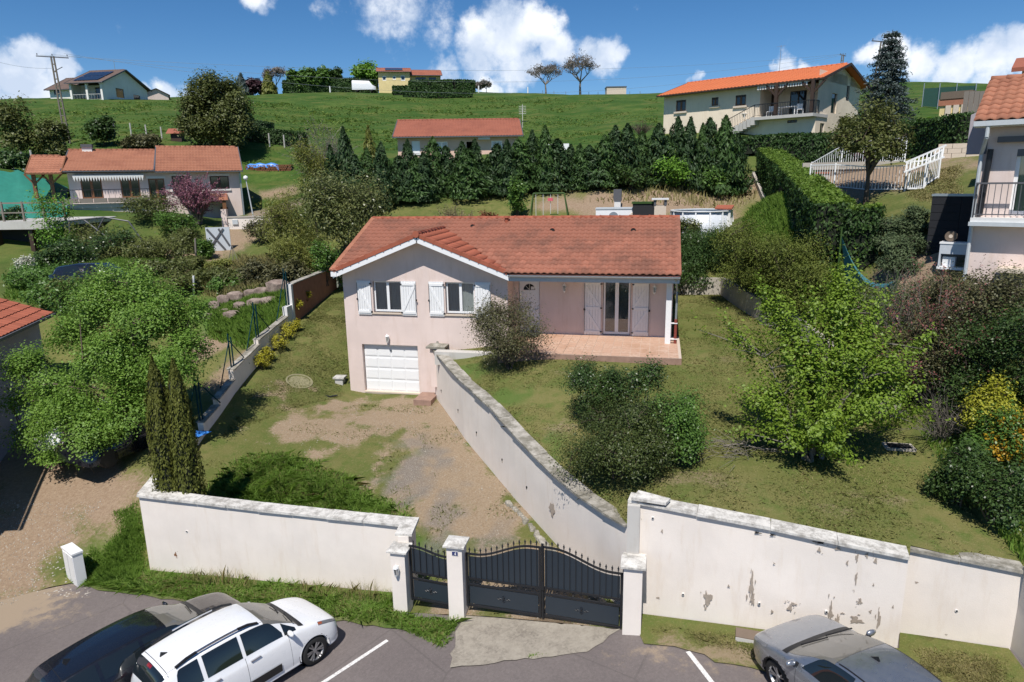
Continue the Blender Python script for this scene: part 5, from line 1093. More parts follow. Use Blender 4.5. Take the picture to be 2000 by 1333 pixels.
# loose stones on the drive, weeds of the left garden
st = MB(); W = DRIVE; xs, ys, _ = inxy(W, .6, .0)(9000); dz_ = drive_dirt(xs, ys)+drive_gravel(xs, ys); zz_ = H(xs, ys)
for x, y, z, d in zip(xs, ys, zz_, dz_):
    if random.random() < min(1, d)*.8: s = random.uniform(.008,.028); a = random.uniform(0,6); st.add([(x+s*math.cos(a),y+s*math.sin(a),z-.005),(x+s*math.cos(a+2.1),y+s*math.sin(a+2.1),z-.005),(x+s*math.cos(a+4.2),y+s*math.sin(a+4.2),z-.005),(x,y,z+s*.8)], [(0,1,3),(1,2,3),(2,0,3)])
t_ = MT('gravel_stone'); r_ = t_.rnd(); t_.col(t_.mix(r_, (.22,.19,.15), (.46,.42,.36))).rough(.95)
o = st.build('loose_gravel', 'gravel_stone', fix=False); o['kind'] = 'stuff'
st = MB(); xs, ys, _ = inxy([(-17,13.2),(-24,12.9),(-24,17),(-17.3,17.2)], .6, .0)(2600); zz_ = H(xs, ys)
for x, y, z in zip(xs, ys, zz_): s = random.uniform(.01,.035); a = random.uniform(0,6); st.add([(x+s*math.cos(a),y+s*math.sin(a),z-.005),(x+s*math.cos(a+2.1),y+s*math.sin(a+2.1),z-.005),(x+s*math.cos(a+4.2),y+s*math.sin(a+4.2),z-.005),(x,y,z+s*.8)], [(0,1,3),(1,2,3),(2,0,3)])
o = st.build('loose_gravel', 'gravel_stone', fix=False); o['kind'] = 'stuff'
blades('tall_grass', inpx([(400,665),(395,600),(520,560),(590,545),(580,590),(540,640),(480,690)]), 22000, .38, 'grass_tall', wid=.014)
blades('dry_weeds', inpx([(390,580),(400,530),(470,505),(590,490),(600,530),(590,560),(470,590)]), 14000, .55, 'grass_dry', wid=.016)
blades('tall_grass', inpx([(0,590),(10,560),(150,520),(330,505),(360,570),(120,620)]), 22000, .35, 'grass_tall', wid=.02)
blades('tall_grass', inpx([(1440,450),(1500,380),(1560,470),(1620,580),(1560,560)]), 22000, .32, 'grass_tall', wid=.014)
blades('dry_weeds', inpx([(1120,400),(1200,380),(1440,350),(1500,380),(1430,420),(1250,405)]), 900, .4, 'grass_dry', wid=.03)
blades('mown_grass', inpx([(1760,340),(1890,320),(1890,400),(1760,390)]), 9000, .08, 'grass_dry', wid=.012, lean=.8)
blades('tall_grass', inpx([(130,1150),(260,975),(290,1000),(300,1130),(200,1160)]), 9000, .2, 'grass_tall', wid=.008)
blades('tall_grass', inxy([(7.0,19),(7.2,13.8),(9.5,13.8),(9.5,19)]), 9000, .2, 'grass_tall', wid=.01)

hill_ = [G(u, v, 60) for u, v in ((40,215),(250,200),(450,195),(700,190),(1000,190),(1285,195),(1285,245),(1060,300),(700,300),(500,285),(250,285),(60,300))]
def tufts_on_hill(n):
    x, y, hf = inxy(hill_, 7., .0)(n); return x, y, hf*(.5+1.0*(vnoise(x, y, 4., 31) > .5))
blades('meadow_tufts', tufts_on_hill, 20000, .20, 'meadow_tuft', wid=.10, lean=1.3)
# ------------------------------------------------------------------ other houses
def site(name, label, u, v, d, rz, cat='house'):
    o = P(u, v, d); t = thing(name, label, cat, o, rz); c, s = math.cos(rz), math.sin(rz)
    def F(u, v, y=0.):        # photo point -> local x, z on the plane y = const of the facade
        r = ray(u, v); n = np.array([-s, c, 0]); q = o+n*y; k = ((q-CP)@n)/(r@n); p = CP+r*k-o
        return p[0]*c+p[1]*s, p[2]
    return t, F
def op(F, u0, v0, u1, v1, y=0.):
    a = F(u0, v1, y); b = F(u1, v0, y); return (min(a[0], b[0]), max(a[0], b[0]), min(a[1], b[1]), max(a[1], b[1]))
def gable_roof(t, x0, x1, y0, y1, ze, zr, mat, w=.3, l=.38, name='roof', th=.03, amp=.045, trim='dark_zinc', rear=True):
    ym = (y0+y1)/2; sl = math.hypot(ym-y0, zr-ze); m = MB(); tiled_sheet(m, (x0,y0,ze), (1,0,0), (0,ym-y0,zr-ze), x1-x0, sl, w, l, amp, th, 3); r = m.build(name, mat, t, True, fix=False)
    MB().quad((x0,ym,zr),(x1,ym,zr),(x1,y1,ze),(x0,y1,ze)).build('rear_slope', mat, r)
    for x in (x0, x1-.06): MB().bar((x+.03,y0,ze-.03),(x+.03,ym,zr-.03),.07,.2).bar((x+.03,y1,ze-.03),(x+.03,ym,zr-.03),.07,.2).build('verge', trim, r)
    m = MB()
    for k in range(int((x1-x0)/.42)): m.cyl((x0+k*.42,ym,zr+.03),(x0+k*.42+.44,ym,zr+.02),.11,.1,8)
    m.build('ridge', mat, r, True); MB().box(x0,x1,y0-.1,y0,ze-.1,ze).build('gutter', trim, t); MB().quad((x0,y0,ze-.05),(x1,y0,ze-.05),(x1,y0+.8,ze-.05),(x0,y0+.8,ze-.05)).build('soffit', trim, t)
    return r
def shell(t, x0, x1, y1, z0, z1, ops, mat, zr=None, y0=0., depth=.15, name='wall'):
    m = MB(); facade(m, x0, x1, z0, z1, ops, depth, y0)
    m.quad((x0,y0,z0),(x0,y1,z0),(x0,y1,z1),(x0,y0,z1)); m.quad((x1,y0,z0),(x1,y1,z0),(x1,y1,z1),(x1,y0,z1)); m.quad((x0,y1,z0),(x1,y1,z0),(x1,y1,z1),(x0,y1,z1)); m.quad((x0,y0,z1-.01),(x1,y0,z1-.01),(x1,y1,z1-.01),(x0,y1,z1-.01))
    if zr:
        for x in (x0, x1): m.add([(x,y0,z1),(x,y1,z1),(x,(y0+y1)/2,zr)], [(0,1,2)])
    return m.build(name, mat, t)
def rail(t, pts, h=1., step=.13, mat='black_iron', name='railing', tilt=True):
    m = MB(); pts = [arr(p) for p in pts]
    for a, b in zip(pts[:-1], pts[1:]):
        m.bar(a+[0,0,h], b+[0,0,h], .05).bar(a+[0,0,.1], b+[0,0,.1], .03); n = max(1, int(np.linalg.norm(b-a)/step))
        for i in range(n+1): q = a+(b-a)*i/n; m.bar(q+[0,0,.0 if i in (0,n) else .1], q+[0,0,h], .035 if i in (0, n) else .018)
    return m.build(name, mat, t)
# 1 --- pale pink house with two roof levels, left
t, F = site('neighbour_house', 'long pale pink house with stepped clay roof and timber porch beyond the left garden', 470, 424, 67, YAW+R_(23))
xw, ze = F(466, 336); ze = F(460, 334)[1]; xm = F(305, 334)[0]; xl = F(130, 336)[0]; zr = F(390, 288, 4.5)[1]; zrl = F(200, 294, 4.5)[1]
OPS = [op(F,162,348,197,389), op(F,239,348,271,387), op(F,294,349,320,391), op(F,338,344,371,371), op(F,412,344,446,370)]
shell(t, xl, xw, 9., -1.2, ze-.05, OPS, 'pink_plaster', (zr+ze)/2)
for i, o in enumerate(OPS):
    window(t, *o, y=.05, mat='brown_wood' if i < 3 else 'dark_wood', leaves=2, glass='dark_glass', fw=.09, room=False)
    m = MB(); m.box(o[0]-.12,o[1]+.12,-.03,.0,o[3],o[3]+.2); 
    if i > 2: m.box(o[0]-.1,o[1]+.1,-.1,.0,o[2]-.14,o[2])
    m.build('lintel', 'dull_white', t)
gable_roof(t, xm-.1, xw+.35, -.6, 9.6, ze, zr, 'old_tile', .26, .36); gable_roof(t, xl-.35, xm-.1, -.6, 9.6, F(200,334)[1], zrl, 'old_tile', .26, .36, name='lower_roof')
a = F(52, 333); zp = F(85, 306, 2.5)[1]
gable_roof(t, a[0], xl-.2, -.9, 5.4, a[1]-.25, zp, 'old_tile', .28, .38, name='porch_roof', trim='brown_wood')
m = MB()
for u, vb in ((71, 380), (104, 376)):
    b = F(u, vb); m = MB(); m.box(b[0]-.13,b[0]+.13,-.1,.16,b[1]-1.5,a[1]-.3); m.bar((b[0],0,a[1]-1.1),(b[0]+.8,0,a[1]-.3),.12).bar((b[0],0,a[1]-1.1),(b[0]-.6,0,a[1]-.3),.12); m.build('timber_post', 'brown_wood', t)
m = None; c0 = F(144, 294); MB().box(c0[0],c0[0]+.75,4.1,4.8,zrl-1,F(144,283)[1]).build('chimney', 'white_plaster', t); MB().box(c0[0]-.05,c0[0]+.8,4.0,4.9,F(144,283)[1],F(144,277)[1]).build('chimney_cap', 'dark_zinc', t)
m = MB(); x0, z0 = F(142, 335); x1 = F(280, 335)[0]; n = 26
for i in range(n): m.add([(x0+(x1-x0)*i/n,-.55,ze-.35),(x0+(x1-x0)*(i+1)/n,-.55,ze-.35),(x0+(x1-x0)*(i+.5)/n,-.56,ze-.75)], [(0,1,2)])
m.box(x0,x1,-.55,0,ze-.36,ze-.25).build('rolled_awning', 'dull_white', t)
zb = F(200, 397)[1]; xa, xb = F(128, 397)[0], F(297, 397)[0]
MB().box(xa,xb,-1.3,0,zb-.35,zb).build('balcony', 'grey_render', t); rail(t, [(xa,-1.25,zb),(xb,-1.25,zb)], 1.1, .4)
for i in range(6): MB().box(xa+.2+i*(xb-xa-.2)/6,xa+(i+.92)*(xb-xa-.2)/6+.2,-1.55,-1.3,zb+.05,zb+.42).build('flower_box', 'grey_wood', t)
MB().box(xl,F(297,400)[0],-1.2,-.1,-1.5,zb-.35).build('basement_wall', 'grey_render', t)
a0, a1 = F(352, 384), F(445, 391); m = MB(); tiled_sheet(m, (a0[0],-1.6,a1[1]), (1,0,0), (0,1.6,.55), a1[0]-a0[0], 1.7, .25, .33, .04, .02, 3); m.build('canopy_roof', 'old_tile', t, True, fix=False)
MB().box(a1[0]-.5,a1[0]-.2,-1.5,-.02,a1[1]-1.6,a1[1]-.05).build('canopy_post', 'brown_wood', t); MB().box(F(430,400)[0],F(444,400)[0],-.03,.0,-.2,a1[1]-.6).build('garage_door', 'brown_wood', t)
MB().box(xw+.02,xw+.14,-.2,-.08,-1,ze-.1).build('downpipe', 'zinc', t)
# 2 --- peach house behind the row of conifers
t, F = site('peach_house', 'long low peach coloured house behind the row of dark conifers', 775, 312, 66, YAW+R_(2.5))
ze = F(900, 267)[1]; x0, x1 = F(776, 270)[0], F(1012, 270)[0]; zr = F(900, 235, 4.3)[1]
OPS = [op(F,805,276,820,301), op(F,852,277,874,301), op(F,960,275,981,299), op(F,912,277,930,312)]
shell(t, x0, x1, 8.4, -1.5, ze, OPS, 'peach_plaster', zr-.1)
for o in OPS: window(t, *o, y=.04, mat='white_pvc', leaves=2, glass='glass', fw=.09, curtain=True); MB().box(o[0]-.1,o[1]+.1,-.09,0,o[2]-.1,o[2]).build('sill', 'dull_white', t)
MB().box(op(F,805,276,820,301)[0]+.1,op(F,805,276,820,301)[1]-.05,-.02,.03,op(F,805,276,820,301)[2]+.05,op(F,805,276,820,301)[3]).build('roller_shutter', 'white_pvc', t)
r = gable_roof(t, x0-.4, x1+.45, -.6, 9., ze, zr, 'brown_tile', .27, .37)
MB().box(F(934,271)[0],F(957,271)[0],-.5,0,ze-.32,ze-.12).build('awning_box', 'dull_white', t)
xa, za = F(1026, 228); m = MB().cyl((xa,4.,zr-.8),(xa,4.,zr+1.35),.025,n=5)
for k in range(5): m.bar((xa-.35,4.,zr+.5+k*.17),(xa+.35,4.,zr+.5+k*.17),.025)
m.bar((xa,3.6,zr+1.2),(xa,4.4,zr+1.2),.02); m.build('antenna', 'dull_white', t); MB().lathe([(0,0),(.2,.03),(.38,.1)], (xa+.15,0,0), 14).build('satellite_dish', 'dull_white', t).location = (.0, 3.2, zr-.35)
t.children[-1].rotation_euler = (R_(80), 0, R_(20))
# 3 --- cream house with orange roof, upper right
RZ3 = R_(-32.7)
t, F = site('orange_roof_house', 'cream two level house with bright orange roof, balcony and outside stair, upper right', 1295, 262, 70, RZ3)
xe = F(1599, 165)[0]; ze = F(1295, 189)[1]; xb0 = F(1485, 185)[0]
OPS = [op(F,1320,195,1340,219), op(F,1389.5,190,1403.5,208), op(F,1436,185,1457.5,208), op(F,1388,243,1401,268)]
m = MB(); facade(m, 0, xb0, -2, ze, OPS, .15, 0); YD = 2.2; zb = F(1540, 226)[1]
dO = op(F,1503,185,1520,226,YD); fO = op(F,1541,181,1576,219,YD)
dO = (dO[0], dO[1], zb+.02, zb+2.1); fO = (fO[0], fO[1], zb+.05, zb+2.15)
facade(m, xb0, xe, zb-.05, ze+.0, [dO, fO], .12, YD); m.quad((xb0,0,zb-.2),(xb0,YD,zb-.2),(xb0,YD,ze),(xb0,0,ze))
bO = op(F,1537,234,1557,241); facade(m, xb0, xe, -2, zb-.2, [bO], .15, 0)
D3 = 9.5; zr3 = F(1480, 147, D3/2)[1]
facade(m, 0, D3, -2, ze, [(3.0,4.2,1.0,2.6),(1.0,1.9,-1.9,.1),(5.5,6.1,-.9,.3),(6.2,6.9,2.2,4.2)], .15, 0, T=lambda a, b, c: (xe-b, a, c))
m.add([(xe,0,ze),(xe,D3,ze),(xe,D3/2,zr3-.1)], [(0,1,2)]); m.add([(0,0,ze),(0,D3,ze),(0,D3/2,zr3-.1)], [(0,1,2)]); m.quad((0,0,-2),(0,D3,-2),(0,D3,ze),(0,0,ze)); m.quad((0,D3,-2),(xe,D3,-2),(xe,D3,ze),(0,D3,ze))
m.quad((xe,0,-2),(xe,0,zb-.2),(xe,0.01,zb-.2),(xe,0.01,-2)); m.build('wall', 'cream_plaster', t)
for o in OPS[:3]: window(t, *o, y=.05, mat='brown_wood', leaves=2, glass='dark_glass', fw=.09, room=False); MB().box(o[0]-.15,o[1]+.15,-.14,0,o[2]-.16,o[2]).build('window_sill', 'sill_stone', t); MB().box(o[0],o[1],.0,.05,o[3]-.16,o[3]).build('shutter_box', 'dark_wood', t)
window(t, *OPS[3], y=.08, mat='brown_wood', leaves=1, glass='dark_glass', fw=.1, room=False, name='cellar_door'); window(t, *bO, y=.08, mat='dark_wood', leaves=3, glass='dark_glass', room=False)
w = window(t, *fO, y=YD+.05, mat='dark_wood', leaves=2, glass='dark_glass', room=False); d = MB().box(dO[0],dO[1],YD+.03,YD+.08,dO[2],dO[3]).build('front_door', 'dark_wood', t); MB().path([(dO[0]+.7,YD,dO[2]+.3),(dO[0]+.4,YD,dO[2]+1.),(dO[0]+.7,YD,dO[2]+1.8)],.03,4).build('door_glazing', 'dull_white', d)
rs = [(3.6,'w'),]
for (a, b, c, e) in ((3.0,4.2,1.0,2.6),(6.2,6.9,2.2,4.2),(1.0,1.9,-1.9,.1),(5.5,6.1,-.9,.3)): MB().quad((xe-.12,a,c),(xe-.12,b,c),(xe-.12,b,e),(xe-.12,a,e)).build('side_window', 'dark_glass', t)
gable_roof(t, -.35, xe+.75, -.75, D3+.6, ze, zr3, 'orange_tile', .32, .4, trim='dark_wood', amp=.06)
st3 = MB(); q = F(1425, 155)
for i in range(10): st3.add([(q[0]-1.6+.35*i,1.6+.05*(i%3),ze+.95),(q[0]-1.45+.35*i,1.6,ze+.95),(q[0]-1.4+.35*i,2.5,ze+1.32),(q[0]-1.55+.35*i,2.6,ze+1.32)], [(0,1,2,3)])
MB().box(xb0-.1,xe+.1,-.9,YD,zb-.25,zb).build('balcony', 'grey_render', t)
rail(t, [(xb0-.05,-.85,zb),(xe+.05,-.85,zb),(xe+.05,.3,zb)], 1.0, .14)
m = MB()
for u in (1523, 1593): x = F(u, 200)[0]; m = MB(); m.box(x-.13,x+.13,-.85,-.59,zb,ze-.1).bar((x,-.7,ze-1.1),(x+.9,-.7,ze-.15),.14).bar((x,-.7,ze-1.1),(x-.9,-.7,ze-.15),.14); m.build('timber_post', 'dark_wood', t)
x0 = F(1418, 262)[0]; sx = xb0; zz = F(1420, 264)[1]; m = MB(); n = 9
for i in range(n): m.box(x0+(sx-x0)*i/n,x0+(sx-x0)*(i+1)/n+.05,-.95,-.02,zz-.5+(zb-zz)*(i)/n,zz+(zb-zz)*(i+1)/n)
m.build('outside_stair', 'grey_render', t); rail(t, [(x0,-.9,zz),(sx,-.9,zb)], 1., .16, name='stair_railing')
m = MB(); x0 = F(1487,170)[0]; x1 = F(1586,165)[0]; n = 20
for i in range(n): m.box(x0+(x1-x0)*i/n,x0+(x1-x0)*(i+.62)/n,-.72,-.70,ze-.42,ze-.1)
m.box(x0,x1,-.7,-.4,ze-.16,ze-.06); m.build('rolled_awning', 'dull_white', t)
tb = thing('garden_table', 'white garden table on the balcony of the orange roofed house', 'table', P(1540, 222, 65)); c = F(1538, 217, .4)
o_ = t.matrix_basis.copy(); tb.location = t.location+Vector((math.cos(RZ3)*c[0]+.4*-math.sin(RZ3)*0, math.sin(RZ3)*c[0], zb)); tb.rotation_euler = (0,0,RZ3)
MB().box(-.8,.8,.1,.9,.7,.75).build('table_top', 'white_pvc', tb)
for x in (-.7,.65):
    for y in (.2,.75): MB().box(x,x+.06,y,y+.06,0,.7).build('leg', 'white_pvc', tb)
for k, (dx, lab) in enumerate(((-1.4,'white plastic chair left of the white balcony table'),(1.25,'white plastic chair right of the white balcony table'),(-3.4,'white plastic chair by the top of the outside stair'))):
    ch = thing('plastic_chair', lab, 'chair', tb.location+Vector((math.cos(RZ3)*dx, math.sin(RZ3)*dx, 0)), RZ3+R_(30*k), 'white balcony chairs'); MB().box(-.24,.24,0,.48,.42,.46).build('seat', 'white_pvc', ch); MB().box(-.24,.24,.44,.5,.46,.9).build('backrest', 'white_pvc', ch)
    for x in (-.24,.2):
        for y in (0,.44): MB().box(x,x+.04,y,y+.04,0,.42).build('leg', 'white_pvc', ch)
q = F(1522, 143, D3/2); MB().cyl((q[0],D3/2,zr3),(q[0],D3/2,zr3+2.3),.02,n=5).bar((q[0]-.4,D3/2,zr3+2.2),(q[0]+.4,D3/2,zr3+2.2),.02).build('antenna', 'zinc', t)
# 4 --- pink house at the right edge
RZ4 = R_(-27)
t, F = site('neighbour_house', 'pink roughcast house with balcony and dark downpipe, cut by the right picture edge', 1887, 536, 25.3, RZ4)
ze = F(1912, 240)[1]; zb = F(1892, 424)[1]; x1 = 7.
fO = op(F,1970,291,2010,413); fO = (fO[0], fO[0]+1.6, zb+.05, fO[3])
shell(t, 0, x1, 4.3, -2.5, ze, [fO, (2.0,2.7,-.6,-.05)], 'pink_plaster', ze+1.2, depth=.2)
window(t, *fO, y=.1, mat='white_pvc', leaves=2, fw=.1, curtain=True); MB().box(fO[0],fO[1],.0,.1,fO[3]-.2,fO[3]).build('shutter_box', 'dark_zinc', t); MB().quad((1.9,.15,-.7),(2.8,.15,-.7),(2.8,.15,0),(1.9,.15,0)).build('cellar_window', 'dark_room', t)
rr_ = MB(); sc4 = S_tile(.26,.38); Mx = None
us4 = Vector((0, 2.7, 1.36)).normalized(); b4 = MB().quad((-.25,-.55,ze-.02),(x1,-.55,ze-.02),(x1,2.15,ze+1.34),(-.25,2.15,ze+1.34)).build('roof', 'old_tile', t); m4 = S_tile(.26,.336).mesh('tile'); m4.materials.append(MATS['old_tile']); m4.polygons.foreach_set('use_smooth', [True]*len(m4.polygons)); M4 = plane_frame((0,0,0),(1,0,0),us4)
for r in range(9):
    for c in range(16):
        o = link('tile', m4, None, b4); o.matrix_local = Matrix.Translation(Vector((-.15+c*.26,-.58,ze+.02))+us4*(r*.336)+Vector((random.uniform(-.005,.005),0,random.uniform(0,.01)))) @ M4
MB().quad((-.25,2.15,ze+1.34),(x1,2.15,ze+1.34),(x1,4.85,ze),(-.25,4.85,ze)).build('rear_slope', 'old_tile', b4)
m = MB()
for k in range(12): m.cyl((-.25+k*.4,2.15,ze+1.39),(.17+k*.4,2.15,ze+1.38),.13,.12,8)
m.build('ridge', 'old_tile', b4, True); MB().box(-.25,x1,-.72,-.58,ze-.14,ze).build('gutter', 'fascia_grey', t); MB().box(-.25,x1,-.6,0,ze-.16,ze-.1).build('soffit', 'dull_white', t)
MB().path([(.1,-.65,ze-.12),(.1,-.65,ze-.45),(-.02,-.12,ze-.9),(-.02,-.12,-1.5)], .055, 8).build('downpipe', 'fascia_grey', t)
MB().box(-.05,x1,-.42,0,zb-.2,zb).build('balcony', 'dull_white', t); MB().box(-.08,x1,-.47,-.42,zb-.24,zb-.12).build('balcony_gutter', 'fascia_grey', t); rail(t, [(0,-.02,zb),(0,-.38,zb),(4,-.38,zb)], 1.0, .15, 'dark_zinc')
a = F(1936, 292); MB().cyl((a[0],-.12,a[1]),(a[0]-.05,-.12,zb+.05),.075,n=8).build('dark_pipe', 'black_iron', t); MB().box(F(1950,270)[0],x1,-.2,0,F(1950,279)[1],F(1950,268)[1]).build('awning_box', 'dark_zinc', t); a = F(1926, 284); MB().box(a[0]-.03,a[0]+.03,-.03,0,a[1]-.25,a[1]+.15).build('wall_fitting', 'dark_zinc', t)
g4 = F(1935,520); MB().box(g4[0]+.3,x1,-.5,-.02,-.5,g4[1]-.1).build('woodshed_front', 'grey_wood', t); MB().box(g4[0]+.2,x1,-.7,0,g4[1]-.1,g4[1]+.02).build('shed_roof', 'sill_stone', t)
tt_ = thing('gable_wall', 'flat dark grey gable wall glimpsed left of the right hand house roof', 'wall', P(1885, 302, 27.6), RZ4); MB().box(0,1.6,.2,.5,0,1.25).add([(0,.2,1.25),(1.6,.2,1.25),(1.6,.2,2.),],[(0,1,2)]).build('wall', 'shade_grey_plaster', tt_)
tt_ = thing('house_roof', 'brown eave of another roof peeping in at the upper right corner', 'roof', P(1976, 133, 33), RZ4); MB().add([(0,0,0),(3,0,0),(3,1.4,.5),(0.0,1.4,.5),(0,0,-.15),(3,0,-.15)],[(0,1,2,3),(0,4,5,1),(0,3,4)]).build('slope', 'brown_tile', tt_); MB().box(.3,3,.5,1.3,-2.,.1).build('wall', 'cream_plaster', tt_)
# 5 --- pale house on the crest, left
RZ5 = R_(4)
t, F = site('crest_house', 'white house with solar panels and open porch on the hill crest, far left', 203, 192, 138, RZ5)
ze = F(203, 161)[1]; x0 = F(134, 161)[0]; xl = F(84, 168)[0]; D5 = 11.5; zr = F(238, 143, 0)[1]
zr = ze+2.75
m = MB(); facade(m, xl, x0, -1.5, ze-.7, [op(F,95,172,105,184)], .15, 1.2); m.quad((x0,-0,-1.5),(x0,3,-1.5),(x0,3,ze),(x0,0,ze)); facade(m, x0, 0, -1.5, ze, [(x0+1,-4.6,.0,2.1),(-3.4,-1.9,0,2.1)], .15, 2.6)
facade(m, 0, D5, -1.5, ze, [(3.2,5.2,.5,2.),(7.6,9.4,.3,1.4)], .15, 0, T=lambda a, b, c: (-b, a, c)); m.add([(0,0,ze),(0,D5,ze),(0,D5/2,zr)], [(0,1,2)]); m.quad((xl,1.2,-1.5),(xl,D5,-1.5),(xl,D5,ze-.7),(xl,1.2,ze-.7)); m.build('wall', 'white_plaster', t)
for (a, b, c, e) in ((3.2,5.2,.5,2.),(7.6,9.4,.3,1.4)): MB().quad((-.1,a,c),(-.1,b,c),(-.1,b,e),(-.1,a,e)).build('side_window', 'dark_glass', t)
MB().quad((x0+1,2.7,0),(-4.6,2.7,0),(-4.6,2.7,2.1),(x0+1,2.7,2.1)).build('window', 'dark_glass', t); MB().quad((-3.4,2.7,0),(-1.9,2.7,0),(-1.9,2.7,2.1),(-3.4,2.7,2.1)).build('front_door', 'dark_glass', t); o = op(F,95,172,105,184); MB().quad((o[0],1.3,o[2]),(o[1],1.3,o[2]),(o[1],1.3,o[3]),(o[0],1.3,o[3])).build('window', 'dark_glass', t)
for x in (x0+.2, x0*.48, -.2): MB().box(x-.18,x+.18,-.1,.26,-1.5,ze-.1).build('porch_column', 'white_plaster', t)
rail(t, [(x0,.1,-.2),(-.2,.1,-.2)], .9, .5, 'dull_white'); MB().box(x0,0,0,2.6,-1.5,-.2).build('porch_floor', 'white_plaster', t)
r = gable_roof(t, x0-.4, .6, -.6, D5+.6, ze, zr, 'slate_brown', .5, .6, amp=.04)
for i in range(6):
    for j in range(2):
        f0, f1 = .12+j*.36, .12+j*.36+.34; xx = x0+.6+i*(-x0-1.4)/6; w_ = (-x0-1.4)/6-.06; dy, dz = D5/2+.6, zr-ze
        MB().quad((xx,-.6+dy*f0,ze+dz*f0+.16),(xx+w_,-.6+dy*f0,ze+dz*f0+.16),(xx+w_,-.6+dy*f1,ze+dz*f1+.16),(xx,-.6+dy*f1,ze+dz*f1+.16)).build('solar_panel', 'solar_glass', r)
gable_roof(t, xl-.5, x0-.4, .6, D5, ze-.75, zr-1.0, 'slate_brown', .5, .6, amp=.04, name='lower_roof'); MB().cyl((-1.5,D5/2,zr),(-1.5,D5/2,zr+1.6),.04,n=5).build('antenna', 'zinc', t)
t, F = site('crest_house', 'small pink house end with shallow gable just right of the white crest house', 277, 192, 150, YAW+R_(26)); x1 = F(329, 188)[0]; ze = F(277, 184)[1]; xm = F(305,175)[0]; zr = F(300, 174)[1]
MB().add([(0,0,-2),(x1,0,-2),(x1,0,ze),(xm,0,zr),(0,0,ze),(0,6,-2),(x1,6,-2),(x1,6,ze),(xm,6,zr),(0,6,ze)],[(0,1,2,3,4),(0,4,9,5),(1,6,7,2)]).build('wall', 'pink_plaster', t); MB().add([(-.3,-.4,ze-.05),(xm,-.4,zr+.1),(x1+.3,-.4,ze-.05),(-.3,6.4,ze-.05),(xm,6.4,zr+.1),(x1+.3,6.4,ze-.05)],[(0,1,4,3),(1,2,5,4)]).build('roof', 'brown_tile', t)
# 6 --- yellow house on the crest
t, F = site('yellow_house', 'yellow house with red roof and solar panel on the crest behind clipped hedges', 740, 172, 170, YAW+R_(9))
a = op(F,740,141,800,172); ze = a[3]; OPS = [op(F,747,149,754,158), op(F,767,149,773,156), op(F,783,148,791,158)]
shell(t, 0, a[1], 8, -2, ze, OPS, 'yellow_plaster', ze+1.3)
for o in OPS: window(t, *o, y=.05, mat='white_pvc', leaves=1, glass='dark_glass', fw=.14, room=False)
r = gable_roof(t, -.5, a[1]+.4, -.6, 8.6, ze, F(770,134,4)[1], 'brown_tile', .5, .6, amp=.05)
b = op(F,752,134,786,140); dz_ = F(770,134,4)[1]-ze
MB().quad((b[0],.1,ze+dz_*.18+.17),(b[1],.1,ze+dz_*.18+.17),(b[1],3.3,ze+dz_*.84+.17),(b[0],3.3,ze+dz_*.84+.17)).build('solar_panel', 'solar_glass', r)
x1 = F(860,150)[0]; ze2 = F(830,147)[1]; OPS2 = [op(F,812,150,832,160), op(F,838,150,852,158)]
m = MB(); facade(m, a[1], x1, -2, ze2, OPS2, .3, 1.2); m.quad((x1,1.2,-2),(x1,8,-2),(x1,8,ze2),(x1,1.2,ze2)); m.build('wing_wall', 'yellow_plaster', t)
for o in OPS2: MB().quad((o[0],1.4,o[2]),(o[1],1.4,o[2]),(o[1],1.4,o[3]),(o[0],1.4,o[3])).build('wing_window', 'dark_glass', t)
gable_roof(t, a[1]+.2, x1+.5, .2, 8.6, ze2, F(830,138,4.5)[1], 'brown_tile', .5, .6, amp=.05, name='wing_roof'); MB().box(F(852,136)[0],F(855,136)[0],4.2,4.7,ze2+1,F(852,133)[1]).build('chimney', 'yellow_plaster', t)
t = thing('field_shed', 'small beige flat roofed block hut on the crest right of the bare trees', 'hut', P(1204, 186, 178), YAW); w = px(38, P(1204,186,178)); MB().box(-w/2,w/2,0,3,-.8,px(14,P(1204,186,178))).build('wall', 'sill_stone', t); MB().box(-w/2-.1,w/2+.1,-.1,3.1,px(14,P(1204,186,178)),px(16,P(1204,186,178))).build('roof', 'dark_zinc', t)
# yellow garden building with parapet, right
t, F = site('garden_building', 'yellow building with pinkish parapet beyond the clipped hedge, upper right', 1833, 232, 62, RZ3); x1 = F(1895,225)[0]; z1 = F(1860,206)[1]; MB().box(0,x1,0,4,-3,z1).build('wall', 'yellow_plaster', t); MB().box(-.1,x1+.1,-.1,4.1,z1,z1+.45).build('parapet', 'rust_block', t); MB().box(.0,x1,-.15,4.15,z1+.45,z1+.95).build('roof_band', 'brown_block', t)
for k in range(4): MB().box(.4+k*x1/4,.75+k*x1/4,-.12,0,-3,z1).build('pilaster', 'sill_stone', t)
